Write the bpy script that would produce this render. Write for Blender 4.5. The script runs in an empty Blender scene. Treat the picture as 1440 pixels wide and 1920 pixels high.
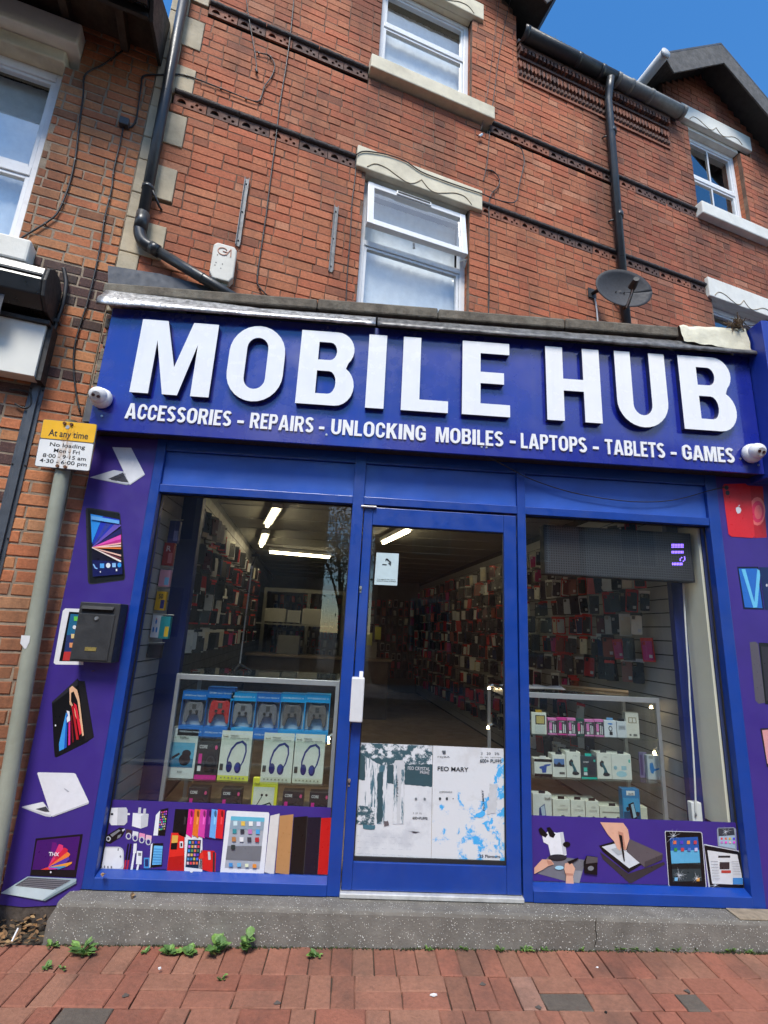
import bpy, bmesh, math, random
from mathutils import Vector, Matrix
random.seed(7)
sc = bpy.context.scene
COL = sc.collection

# ------------------------------------------------------------------ camera
F_PX, YAW, PITCH, ROLL, ALPHA = 913.137, -0.041896, -0.240242, 0.051121, 0.284228
CAM = Vector((0.0, -3.0, 1.533))
def _cam_rows():
    cy, sy, cp, sp, cr, sr = math.cos(YAW), math.sin(YAW), math.cos(PITCH), math.sin(PITCH), math.cos(ROLL), math.sin(ROLL)
    Ry = Matrix(((cy, 0, sy), (0, 1, 0), (-sy, 0, cy)))
    Rx = Matrix(((1, 0, 0), (0, cp, -sp), (0, sp, cp)))
    Rz = Matrix(((cr, -sr, 0), (sr, cr, 0), (0, 0, 1)))
    m = Rz @ Rx @ Ry
    return [Vector((m[i][0], m[i][2], -m[i][1])) for i in range(3)]
RIGHT, DOWN, FWD = _cam_rows()
cam_data = bpy.data.cameras.new('camera'); cam = bpy.data.objects.new('camera', cam_data); COL.objects.link(cam)
cam_data.sensor_fit = 'VERTICAL'; cam_data.sensor_height = 36.0; cam_data.sensor_width = 27.0
cam_data.lens = 36.0 * F_PX / 1920.0
cam_data.clip_start = 0.05; cam_data.clip_end = 3000
rm = Matrix((RIGHT, -DOWN, -FWD)).transposed()
cam.matrix_world = Matrix.Translation(CAM) @ rm.to_4x4()
sc.camera = cam
sc.render.resolution_x, sc.render.resolution_y = 768, 1024

# ------------------------------------------------------------------ sky, sun, exposure
SUN_EL, SUN_AZ = math.radians(56), math.radians(190)      # azimuth clockwise from +Y: high behind the camera
wd = bpy.data.worlds.new('World'); sc.world = wd; wd.use_nodes = True
nt = wd.node_tree; nt.nodes.clear()
def wn(t, **k):
    n = nt.nodes.new(t)
    for a, b in k.items(): setattr(n, a, b)
    return n
wo = wn('ShaderNodeOutputWorld'); bg = wn('ShaderNodeBackground'); sky = wn('ShaderNodeTexSky')
sky.sky_type = 'NISHITA'; sky.sun_disc = False; sky.sun_elevation = SUN_EL; sky.sun_rotation = SUN_AZ
sky.air_density = 1.0; sky.dust_density = 0.0; sky.ozone_density = 2.5
tc = wn('ShaderNodeTexCoord')
sx = wn('ShaderNodeSeparateXYZ'); nt.links.new(tc.outputs['Generated'], sx.inputs[0])
mz = wn('ShaderNodeMath', operation='MAXIMUM'); nt.links.new(sx.outputs[2], mz.inputs[0]); mz.inputs[1].default_value = 0.06
dx = wn('ShaderNodeMath', operation='DIVIDE'); nt.links.new(sx.outputs[0], dx.inputs[0]); nt.links.new(mz.outputs[0], dx.inputs[1])
dy = wn('ShaderNodeMath', operation='DIVIDE'); nt.links.new(sx.outputs[1], dy.inputs[0]); nt.links.new(mz.outputs[0], dy.inputs[1])
cb = wn('ShaderNodeCombineXYZ'); nt.links.new(dx.outputs[0], cb.inputs[0]); nt.links.new(dy.outputs[0], cb.inputs[1]); cb.inputs[2].default_value = 21.5
cn = wn('ShaderNodeTexNoise'); cn.inputs['Scale'].default_value = 0.55; cn.inputs['Detail'].default_value = 9; cn.inputs['Roughness'].default_value = 0.55
nt.links.new(cb.outputs[0], cn.inputs['Vector'])
CLOUD_RAMP = wn('ShaderNodeValToRGB'); CLOUD_RAMP.color_ramp.elements[0].position = 0.51; CLOUD_RAMP.color_ramp.elements[1].position = 0.66
nt.links.new(cn.outputs['Fac'], CLOUD_RAMP.inputs[0])
mx = wn('ShaderNodeMix', data_type='RGBA')
nt.links.new(CLOUD_RAMP.outputs[0], mx.inputs[0]); hs = wn('ShaderNodeHueSaturation'); hs.inputs['Saturation'].default_value = 1.28; nt.links.new(sky.outputs[0], hs.inputs['Color']); nt.links.new(hs.outputs[0], mx.inputs[6]); mx.inputs[7].default_value = (5.2, 5.4, 5.7, 1)
nt.links.new(mx.outputs[2], bg.inputs[0]); bg.inputs[1].default_value = 0.15
nt.links.new(bg.outputs[0], wo.inputs[0])
sun_d = bpy.data.lights.new('sun', 'SUN'); sun_d.energy = 2.7; sun_d.angle = math.radians(20); sun_d.color = (1.0, 0.95, 0.87)
sun = bpy.data.objects.new('sun', sun_d); COL.objects.link(sun)
to_sun = Vector((math.sin(SUN_AZ) * math.cos(SUN_EL), math.cos(SUN_AZ) * math.cos(SUN_EL), math.sin(SUN_EL)))
sun.rotation_euler = to_sun.to_track_quat('Z', 'Y').to_euler(); sun.location = (0, -6, 12)
sc.view_settings.view_transform = 'Standard'; sc.view_settings.look = 'None'; sc.view_settings.gamma = 1.0
sc.view_settings.use_curve_mapping = False
sc.view_settings.exposure = 0.82
sc.cycles.max_bounces = 6; sc.cycles.diffuse_bounces = 3; sc.cycles.glossy_bounces = 3; sc.cycles.transparent_max_bounces = 12
sc.cycles.use_denoising = True; sc.cycles.use_adaptive_sampling = True; sc.cycles.adaptive_threshold = 0.03; sc.cycles.caustics_reflective = False; sc.cycles.caustics_refractive = False

# ------------------------------------------------------------------ measuring: a photo pixel on a plane of the place
def ray(x, y): return RIGHT * ((x - 720) / F_PX) + DOWN * ((y - 960) / F_PX) + FWD
def at(x, y, Y=0.0):                       # on a plane parallel to the shopfront
    d = ray(x, y); return CAM + d * ((Y - CAM.y) / d.y)
def ground_at(x, y, Z=0.0):
    d = ray(x, y); return CAM + d * ((Z - CAM.z) / d.z)
CA, SA = math.cos(ALPHA), math.sin(ALPHA)
def wp(u, d, z):                           # terrace wall frame: u along the wall, d out towards the street, z up
    return Vector((-1.8 + u * CA + d * SA, u * SA - d * CA, z))
def uz(x, y, d=0.0):
    n = Vector((-SA, CA, 0)); p0 = wp(0, d, 0); r = ray(x, y)
    p = CAM + r * ((p0 - CAM).dot(n) / r.dot(n)); q = p - p0
    return q.x * CA + q.y * SA, p.z
def aw(x, y, d=0.0):
    u, z = uz(x, y, d); return wp(u, d, z)
def px(p):
    q = p - CAM; c = q.dot(FWD)
    return (720 + F_PX * q.dot(RIGHT) / c, 960 + F_PX * q.dot(DOWN) / c) if c > 0.05 else None
def ident(x, y, z): return Vector((x, y, z))
def ground_z(x): return 0.0112 * (x - 0.17)

# ------------------------------------------------------------------ materials
def lin(c):
    return tuple((v / 12.92 if v <= .04045 else ((v + .055) / 1.055) ** 2.4) for v in c)
def rgb(r, g, b): return lin((r / 255, g / 255, b / 255))
_M = {}
class NT:
    def __init__(s, name):
        s.m = bpy.data.materials.new(name); s.m.use_nodes = True; s.t = s.m.node_tree
        s.b = s.t.nodes['Principled BSDF']; s.out = s.t.nodes['Material Output']; s._pos = None
    def n(s, t, **k):
        q = s.t.nodes.new(t)
        for a, b in k.items(): setattr(q, a, b)
        return q
    def l(s, a, b): s.t.links.new(a, b)
    def pos(s):
        if s._pos is None: s._pos = s.n('ShaderNodeNewGeometry').outputs['Position']
        return s._pos
    def noise(s, scale, detail=4, rough=.6, stretch=None):
        q = s.n('ShaderNodeTexNoise'); q.inputs['Scale'].default_value = scale; q.inputs['Detail'].default_value = detail; q.inputs['Roughness'].default_value = rough
        v = s.pos()
        if stretch:
            mp = s.n('ShaderNodeMapping'); mp.inputs['Scale'].default_value = stretch; s.l(v, mp.inputs[0]); v = mp.outputs[0]
        s.l(v, q.inputs['Vector']); return q.outputs['Fac']
    def ramp(s, fac, p0, p1, c0=(0, 0, 0), c1=(1, 1, 1)):
        q = s.n('ShaderNodeValToRGB'); e = q.color_ramp.elements
        e[0].position, e[1].position = p0, p1; e[0].color, e[1].color = (*c0, 1), (*c1, 1)
        s.l(fac, q.inputs[0]); return q.outputs[0]
    def mix(s, fac, a, b, mode='MIX'):
        q = s.n('ShaderNodeMix', data_type='RGBA', blend_type=mode)
        for i, v in ((0, fac), (6, a), (7, b)):
            if isinstance(v, (int, float)): q.inputs[i].default_value = v
            elif isinstance(v, tuple): q.inputs[i].default_value = (*v, 1)
            else: s.l(v, q.inputs[i])
        return q.outputs[2]
    def bump(s, h, strength, dist=.01):
        q = s.n('ShaderNodeBump'); q.inputs['Strength'].default_value = strength; q.inputs['Distance'].default_value = dist
        s.l(h, q.inputs['Height']); s.l(q.outputs[0], s.b.inputs['Normal'])
def mat(name, col, rough=.5, var=.12, scale=9, bump=0.0, bscale=60, metal=0.0, dirt=0.0, dirtcol=(.03, .027, .022), coat=0.0, spec=.5, rvar=.12, streak=0.0, streakcol=(.05, .05, .06)):
    if name in _M: return _M[name]
    k = NT(name); b = k.b
    c = k.mix(k.ramp(k.noise(scale, 5), .3, .7), tuple(v * (1 - var) for v in col), tuple(min(1, v * (1 + var)) for v in col))
    if dirt > 0: c = k.mix(k.ramp(k.noise(2.3, 8, .7), .5, .72, (0, 0, 0), (dirt, dirt, dirt)), c, dirtcol)
    if streak: c = k.mix(k.ramp(k.noise(1.0, 6, .6, (26, 26, 1.1)), .52, .74, (0, 0, 0), (streak,) * 3), c, streakcol)
    k.l(c, b.inputs['Base Color'])
    r = k.ramp(k.noise(scale * 2.3, 4), .3, .7, (max(0, rough - rvar),) * 3, (min(1, rough + rvar),) * 3)
    k.l(r, b.inputs['Roughness']); b.inputs['Metallic'].default_value = metal
    b.inputs['Specular IOR Level'].default_value = spec
    if coat: b.inputs['Coat Weight'].default_value = coat; b.inputs['Coat Roughness'].default_value = .08
    if bump: k.bump(k.noise(bscale, 5), bump, .006)
    _M[name] = k.m; return k.m
def ink(col, rough=.32):                    # printed vinyl / card in one colour
    key = 'ink_%d_%d_%d' % tuple(int(v * 255) for v in col)
    if key in _M: return _M[key]
    return mat(key, tuple(v * .82 for v in col), rough, .05, 25, rvar=.06)
def emit(name, col, st):
    if name in _M: return _M[name]
    k = NT(name); k.b.inputs['Base Color'].default_value = (*col, 1); k.b.inputs['Emission Color'].default_value = (*col, 1); k.b.inputs['Emission Strength'].default_value = st
    _M[name] = k.m; return k.m
def glass(name, tint=(.93, .96, .95), k_f=1.6, rough=0.0, ior=1.5, dust=.0):
    if name in _M: return _M[name]
    k = NT(name); t = k.n('ShaderNodeBsdfTransparent'); t.inputs[0].default_value = (*tint, 1)
    g = k.n('ShaderNodeBsdfGlossy'); g.inputs['Roughness'].default_value = rough; g.inputs[0].default_value = (1, 1, 1, 1)
    geo = k.n('ShaderNodeNewGeometry'); dt = k.n('ShaderNodeVectorMath', operation='DOT_PRODUCT'); k.l(geo.outputs['Incoming'], dt.inputs[0]); k.l(geo.outputs['Normal'], dt.inputs[1])
    ab = k.n('ShaderNodeMath', operation='ABSOLUTE'); k.l(dt.outputs['Value'], ab.inputs[0])
    om = k.n('ShaderNodeMath', operation='SUBTRACT', use_clamp=True); om.inputs[0].default_value = 1.0; k.l(ab.outputs[0], om.inputs[1])
    pw = k.n('ShaderNodeMath', operation='POWER'); k.l(om.outputs[0], pw.inputs[0]); pw.inputs[1].default_value = 5.0
    f0 = ((ior - 1) / (ior + 1)) ** 2 * k_f       # both faces of the pane reflect
    fr2 = k.n('ShaderNodeMath', operation='MULTIPLY_ADD', use_clamp=True); k.l(pw.outputs[0], fr2.inputs[0]); fr2.inputs[1].default_value = 1 - f0; fr2.inputs[2].default_value = f0
    mxs = k.n('ShaderNodeMixShader'); k.l(fr2.outputs[0], mxs.inputs[0]); k.l(t.outputs[0], mxs.inputs[1]); k.l(g.outputs[0], mxs.inputs[2])
    o = mxs.outputs[0]
    if dust:
        df = k.n('ShaderNodeBsdfDiffuse'); df.inputs[0].default_value = (.55, .55, .52, 1)
        m2 = k.n('ShaderNodeMixShader'); k.l(k.ramp(k.noise(5, 7, .65), .45, .8, (dust * .25,) * 3, (dust,) * 3), m2.inputs[0]); k.l(o, m2.inputs[1]); k.l(df.outputs[0], m2.inputs[2]); o = m2.outputs[0]
    k.l(o, k.out.inputs[0]); _M[name] = k.m; return k.m

# ------------------------------------------------------------------ objects
_W = {}
def reg(o, parent, wloc):
    _W[o.name] = Vector(wloc); COL.objects.link(o)
    if parent is not None:
        o.parent = parent; o.location = Vector(wloc) - _W[parent.name]
    else: o.location = wloc
    return o
def tag(o, label=None, cat=None, group=None, kind=None):
    if label: o['label'] = label
    if cat: o['category'] = cat
    if group: o['group'] = group
    if kind: o['kind'] = kind
    return o
def empty(name, loc, label=None, cat=None, group=None, parent=None):
    o = bpy.data.objects.new(name, None); o.empty_display_size = .1
    reg(o, parent, loc); return tag(o, label, cat, group)
class MB:
    def __init__(s, T=ident): s.v, s.f, s.mi, s.T, s.mats, s.cols = [], [], [], T, [], None
    def mid(s, m):
        if m not in s.mats: s.mats.append(m)
        return s.mats.index(m)
    def quadmesh(s, vs, fs, m, T=None):
        T = T or s.T; o = len(s.v); s.v += [T(*p) for p in vs]; i = s.mid(m)
        for f in fs: s.f.append([o + q for q in f]); s.mi.append(i)
    def box(s, x0, x1, y0, y1, z0, z1, m, T=None):
        vs = [(x, y, z) for x in (x0, x1) for y in (y0, y1) for z in (z0, z1)]
        s.quadmesh(vs, [(0, 1, 3, 2), (4, 6, 7, 5), (0, 4, 5, 1), (2, 3, 7, 6), (0, 2, 6, 4), (1, 5, 7, 3)], m, T); return s
    def poly(s, pts, m):
        o = len(s.v); s.v += [Vector(p) for p in pts]; s.f.append(list(range(o, o + len(pts)))); s.mi.append(s.mid(m)); return s
    def prism(s, pts, ext, m):               # polygon (3-D points) pushed along ext
        o = len(s.v); n = len(pts); e = Vector(ext)
        s.v += [Vector(p) for p in pts] + [Vector(p) + e for p in pts]; i = s.mid(m)
        s.f.append(list(range(o, o + n))); s.f.append(list(range(o + 2 * n - 1, o + n - 1, -1)))
        for k in range(n): s.f.append([o + k, o + (k + 1) % n, o + n + (k + 1) % n, o + n + k])
        s.mi += [i] * (n + 2); return s
    def tube(s, pts, r, m, n=8, cap=True, r2=None):
        pts = [Vector(p) for p in pts]; o = len(s.v); i = s.mid(m); prev = None; L = len(pts)
        for k, p in enumerate(pts):
            t = (pts[min(k + 1, L - 1)] - pts[max(k - 1, 0)])
            t = t.normalized() if t.length > 1e-9 else Vector((0, 0, 1))
            if prev is None:
                a = Vector((0, 0, 1)) if abs(t.z) < .9 else Vector((1, 0, 0)); prev = t.cross(a).normalized()
            else:
                prev = (prev - t * prev.dot(t))
                prev = prev.normalized() if prev.length > 1e-6 else t.orthogonal().normalized()
            b = t.cross(prev); rr = r if r2 is None else r + (r2 - r) * k / max(1, L - 1)
            if isinstance(r, (list, tuple)): rr = r[k]
            for j in range(n):
                an = 2 * math.pi * j / n; s.v.append(p + (prev * math.cos(an) + b * math.sin(an)) * rr)
        for k in range(L - 1):
            for j in range(n):
                s.f.append([o + k * n + j, o + k * n + (j + 1) % n, o + (k + 1) * n + (j + 1) % n, o + (k + 1) * n + j]); s.mi.append(i)
        if cap:
            s.f.append([o + j for j in range(n - 1, -1, -1)]); s.f.append([o + (L - 1) * n + j for j in range(n)]); s.mi += [i, i]
        return s
    def sheet(s, grid, m):                   # rows of 3-D points
        o = len(s.v); R = len(grid); C = len(grid[0]); i = s.mid(m)
        for row in grid: s.v += [Vector(p) for p in row]
        for r in range(R - 1):
            for c in range(C - 1): s.f.append([o + r * C + c, o + r * C + c + 1, o + (r + 1) * C + c + 1, o + (r + 1) * C + c]); s.mi.append(i)
        return s
    def build(s, name, parent=None, label=None, cat=None, group=None, kind=None, bevel=0, smooth=False, recalc=True, keep=False, seg=2):
        me = bpy.data.meshes.new(name)
        if keep: c = Vector((0, 0, 0))
        else:
            lo = [min(p[i] for p in s.v) for i in range(3)]; hi = [max(p[i] for p in s.v) for i in range(3)]
            c = Vector(((lo[0] + hi[0]) / 2, (lo[1] + hi[1]) / 2, lo[2]))
        me.from_pydata([Vector(p) - c for p in s.v], [], s.f)
        for m in s.mats: me.materials.append(m)
        me.polygons.foreach_set('material_index', s.mi)
        if s.cols is not None:
            a = me.color_attributes.new('bcol', 'FLOAT_COLOR', 'CORNER'); buf = []
            for pi, p in enumerate(me.polygons): buf += list(s.cols[pi]) * p.loop_total
            a.data.foreach_set('color', buf)
        if recalc:
            bm = bmesh.new(); bm.from_mesh(me); bmesh.ops.recalc_face_normals(bm, faces=bm.faces); bm.to_mesh(me); bm.free()
        if smooth: me.polygons.foreach_set('use_smooth', [True] * len(me.polygons))
        o = bpy.data.objects.new(name, me); reg(o, parent, c)
        if bevel:
            b = o.modifiers.new('bevel', 'BEVEL'); b.width = bevel; b.segments = seg; b.limit_method = 'ANGLE'; b.angle_limit = math.radians(40)
        if smooth == 'auto' or (smooth and bevel):
            pass
        return tag(o, label, cat, group, kind)
def copy_tree(o, parent=None, loc=None, rz=None):
    c = o.copy(); COL.objects.link(c)
    if parent is not None: c.parent = parent
    if loc is not None: c.location = loc; _W[c.name] = Vector(loc)
    if rz is not None: c.rotation_euler = (0, 0, rz)
    for ch in [k for k in o.children]: copy_tree(ch, c)
    return c
def el(cx, cy, rx, ry, n=16, a0=0, a1=2 * math.pi):
    full = abs(a1 - a0 - 2 * math.pi) < 1e-6; k = n if full else n + 1
    return [(cx + rx * math.cos(a0 + (a1 - a0) * i / n), cy + ry * math.sin(a0 + (a1 - a0) * i / n)) for i in range(k)]
def rrect(x0, x1, y0, y1, r, n=5):
    p = []
    for cx, cy, a in ((x1 - r, y1 - r, 0), (x0 + r, y1 - r, 90), (x0 + r, y0 + r, 180), (x1 - r, y0 + r, 270)):
        for i in range(n + 1): t = math.radians(a + 90 * i / n); p.append((cx + r * math.cos(t), cy + r * math.sin(t)))
    return p
def bezier(pts, n=10):                       # smooth line through points (Catmull-Rom)
    P = [Vector(p) for p in pts]; out = []
    for i in range(len(P) - 1):
        a, b, c, d = P[max(i - 1, 0)], P[i], P[i + 1], P[min(i + 2, len(P) - 1)]
        for k in range(n):
            t = k / n; out.append(.5 * ((2 * b) + (c - a) * t + (2 * a - 5 * b + 4 * c - d) * t * t + (3 * b - a - 3 * c + d) * t ** 3))
    out.append(P[-1]); return out
def fill_holes(loops):                       # 2-D loops (outer first) -> verts, triangles
    bm = bmesh.new()
    for lp in loops:
        vs = [bm.verts.new((x, y, 0)) for x, y in lp]
        for i in range(len(vs)): bm.edges.new((vs[i], vs[(i + 1) % len(vs)]))
    bmesh.ops.triangle_fill(bm, edges=bm.edges[:], use_beauty=True)
    bm.verts.index_update(); v = [(p.co.x, p.co.y) for p in bm.verts]; f = [[q.index for q in fc.verts] for fc in bm.faces]; bm.free()
    return v, f
def plate(mb, loops, d0, d1, m, T, mside=None):   # plate with holes; T(a, d, b) maps to the place; d1 is the face towards the viewer
    v, f = fill_holes(loops); o = len(mb.v); i = mb.mid(m); j = mb.mid(mside or m)
    mb.v += [T(a, d1, b) for a, b in v] + [T(a, d0, b) for a, b in v]; n = len(v)
    for t in f: mb.f.append([o + q for q in t]); mb.mi.append(i); mb.f.append([o + n + q for q in reversed(t)]); mb.mi.append(j)
    k = o
    for lp in loops:
        L = len(lp)
        for q in range(L): mb.f.append([k + q, k + (q + 1) % L, n + k + (q + 1) % L, n + k + q]); mb.mi.append(j)
        k += L
# printed pictures: flat coloured shapes on a plane, each a fraction of a millimetre above the one below
def picture(name, parent, shapes, Y, conv=lambda x, y: (x, y), label=None, step=.0005, mapf=None):
    mb = MB()
    for i, (c, pts) in enumerate(shapes):
        m = c if not isinstance(c, tuple) else ink(rgb(*c))
        if mapf: mb.poly([mapf(*p, .0006 + i * step) for p in pts], m)
        else: mb.poly([at(*conv(*p), Y - .0006 - i * step) for p in pts], m)
    o = mb.build(name, parent, label=label, recalc=False)
    return o
_TX = {}
def text2d(body, bold=0.0, ext=0.0):
    key = (body, bold, ext)
    if key in _TX: return _TX[key]
    cu = bpy.data.curves.new('t', 'FONT'); cu.body = body; cu.size = 1; cu.offset = bold; cu.extrude = ext; cu.resolution_u = 4; cu.fill_mode = 'BOTH' if ext else 'FRONT'
    o = bpy.data.objects.new('t', cu); COL.objects.link(o)
    dg = bpy.context.evaluated_depsgraph_get(); me = bpy.data.meshes.new_from_object(o.evaluated_get(dg))
    v = [tuple(p.co) for p in me.vertices]; f = [list(p.vertices) for p in me.polygons]
    bpy.data.objects.remove(o); bpy.data.curves.remove(cu); bpy.data.meshes.remove(me)
    x0 = min(p[0] for p in v); x1 = max(p[0] for p in v)
    v = [((p[0] - x0) / (x1 - x0), p[1], p[2]) for p in v]
    _TX[key] = (v, f); return v, f
CAPH = .73
def text_on(mb, body, p0, p1, up, m, bold=0.0, off=(0, 0, 0), cap=CAPH):
    """flat lettering: p0-p1 baseline, up = vector of one capital height"""
    v, f = text2d(body, bold); p0, p1, up, off = Vector(p0), Vector(p1), Vector(up), Vector(off); o = len(mb.v); i = mb.mid(m)
    mb.v += [p0 + (p1 - p0) * x + up * (y / cap) + off for x, y, z in v]
    for t in f: mb.f.append([o + q for q in t]); mb.mi.append(i)
def text_px(mb, body, a, b, h, Y, m, bold=0.0):  # on a shopfront-parallel plane, from pixel a to pixel b, capitals h pixels tall
    p0, p1 = at(*a, Y), at(*b, Y); hh = (at(a[0], a[1] - h, Y) - p0).z
    text_on(mb, body, p0, p1, (0, 0, hh), m, bold)
# ------------------------------------------------------------------ brick, stone, ground materials
from mathutils import noise as mnoise
def attr_mat(name, rough=.85, bump=.5, bscale=70, soot=.6, sootcol=(.075, .042, .032), soots=(.9, .9, .35), fine=.35, speck=None):
    k = NT(name); a = k.n('ShaderNodeAttribute'); a.attribute_name = 'bcol'
    c = a.outputs['Color']
    fine_n = k.noise(55, 6, .7)
    c = k.mix(1.0, c, k.ramp(fine_n, .25, .75, (1 - fine,) * 3, (1 + fine * .6,) * 3), 'MULTIPLY')
    if speck: c = k.mix(k.ramp(k.noise(160, 3, .5), .62, .7, (0, 0, 0), (.6, .6, .6)), c, speck)
    c = k.mix(k.ramp(k.noise(17, 7, .75), .56, .72, (0, 0, 0), (.14, .14, .14)), c, (.36, .22, .14))
    c = k.mix(k.ramp(k.noise(26, 6, .7, (1, 1, .6)), .58, .70, (0, 0, 0), (.38, .38, .38)), c, (.10, .05, .035))
    if soot: c = k.mix(k.ramp(k.noise(1.6, 7, .65, soots), .47, .66, (0, 0, 0), (soot,) * 3), c, sootcol)
    k.l(c, k.b.inputs['Base Color']); k.b.inputs['Roughness'].default_value = rough; k.b.inputs['Specular IOR Level'].default_value = .25
    k.bump(k.noise(bscale, 6, .65), bump, .006); return k.m
BRICK = attr_mat('brick_clay', speck=(.36, .17, .10))
PAVER = attr_mat('paver_clay', rough=.88, bump=.7, bscale=90, soot=.5, sootcol=(.05, .04, .035), soots=(1.3, 1.3, 1.3), fine=.25)
MORTAR = mat('mortar_dark', (.15, .082, .053), .95, .45, 7, .6, 90, dirt=.55, dirtcol=(.34, .26, .18))
MORTAR_L = mat('mortar_light', (.27, .21, .15), .95, .3, 14, .6, 90)
CREAM = mat('stone_cream_paint', (.68, .61, .45), .75, .12, 6, .25, 50, dirt=.28, dirtcol=(.16, .12, .07))
WHITE_STONE = mat('stone_white_paint', (.74, .72, .65), .7, .08, 6, .25, 50, dirt=.2, dirtcol=(.25, .19, .1))
QUOIN = mat('quoin_stone', (.46, .385, .265), .85, .2, 5, .45, 60, dirt=.45, dirtcol=(.10, .09, .075))
TERRA = mat('terracotta_dark', (.105, .05, .036), .8, .35, 12, .5, 60, dirt=.6)
TERRA_R = mat('terracotta_red', (.24, .085, .045), .8, .35, 12, .5, 60, dirt=.5)
SOOT = mat('roll_mould_soot', (.045, .033, .03), .8, .3, 30, .9, 140)
HOLE = mat('recess_dark', (.008, .007, .006), .9, .1)
UPVC = mat('upvc_white', (.78, .785, .79), .35, .05, 8, dirt=.10, dirtcol=(.35, .33, .3))
PVC_BLACK = mat('pvc_pipe_black', (.030, .033, .037), .38, .25, 7, .05, dirt=.15, dirtcol=(.12, .11, .1))
IRON_GREY = mat('gutter_grey_paint', (.20, .20, .19), .6, .2, 8, .3, 40, dirt=.4, dirtcol=(.08, .08, .06))
BLACK_WOOD = mat('timber_black', (.022, .020, .019), .6, .3, 10, .4, 40)
BARGE = mat('timber_bargeboard', (.10, .092, .085), .8, .35, 12, .5, 30, dirt=.4)
SLATE = mat('roof_slate', (.06, .062, .07), .6, .25, 6, .4, 30)
CABLE = mat('cable_black', (.020, .018, .018), .5, .2)
CURTAIN = mat('net_curtain', (.84, .87, .86), .9, .08, 14)
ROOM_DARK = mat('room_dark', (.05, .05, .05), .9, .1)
WINGLASS = glass('window_glass', (.94, .97, .98), 6.0)
MOSS = mat('moss', (.11, .14, .03), .95, .5, 40, .8, 120)
LEAD = mat('lead_flashing', (.15, .147, .143), .45, .6, 22, 1.0, 30, metal=.35, dirt=.8, dirtcol=(.035, .03, .028))
LEAD_S = mat('lead_crumpled', (.46, .46, .46), .36, .5, 30, 1.0, 40, metal=.6, dirt=.5, dirtcol=(.08, .075, .07))
COPING = mat('coping_stone', (.12, .10, .075), .92, .45, 14, .8, 60, dirt=.5, dirtcol=(.30, .28, .22))

def vec4(c): return (c[0], c[1], c[2], 1.0)
def clay(base, rnd, dark_p=.10, pale_p=.03, spread=.10):
    r = rnd.random()
    if r < dark_p: f_ = rnd.uniform(.55, .8); c = (base[0] * f_, base[1] * (f_ + .08), base[2] * (f_ + .18))
    elif r < dark_p + pale_p: c = (base[0] * 1.12, base[1] * 1.45, base[2] * 1.6)
    else:
        s = 1 + rnd.uniform(-spread, spread); h = rnd.uniform(-.12, .16)
        c = (base[0] * s, base[1] * s * (1 + h), base[2] * s * (1 + h))
    return vec4(c)
def brick_geo(mb, T, a0, a1, b0, b1, d_out, rnd, chamf=.004, back=.02):
    """one brick: face a0..a1 x b0..b1, front at d_out, slightly uneven corners"""
    j = lambda s=.0024: rnd.uniform(-s, s)
    tilt = rnd.uniform(-.0012, .0012)
    A = [(a0 + j(), b0 + j()), (a1 + j(), b0 + j()), (a1 + j(), b1 + j()), (a0 + j(), b1 + j())]
    c = chamf; I = [(a0 + c + j(), b0 + c + j()), (a1 - c + j(), b0 + c + j()), (a1 - c + j(), b1 - c + j()), (a0 + c + j(), b1 - c + j())]
    vs = [(p[0], d_out - back, p[1]) for p in A] + [(p[0], d_out - c, p[1]) for p in A] + [(p[0], d_out + tilt * (1 if k < 2 else -1), p[1]) for k, p in enumerate(I)]
    fs = []
    for k in range(4): n = (k + 1) % 4; fs += [(k, n, 4 + n, 4 + k), (4 + k, 4 + n, 8 + n, 8 + k)]
    fs.append((8, 9, 10, 11)); return vs, fs
def seen_area(T, a0, a1, b0, b1, d):
    q = [px(T(a0, d, b0)), px(T(a1, d, b0)), px(T(a1, d, b1)), px(T(a0, d, b1))]
    if any(p is None for p in q): return 0
    cx = sum(p[0] for p in q) / 4; cy = sum(p[1] for p in q) / 4
    if not (-10 < cx < 1450 and -10 < cy < 1930): return 0
    return abs(sum(q[i][0] * q[(i + 1) % 4][1] - q[(i + 1) % 4][0] * q[i][1] for i in range(4))) / 2
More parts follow.
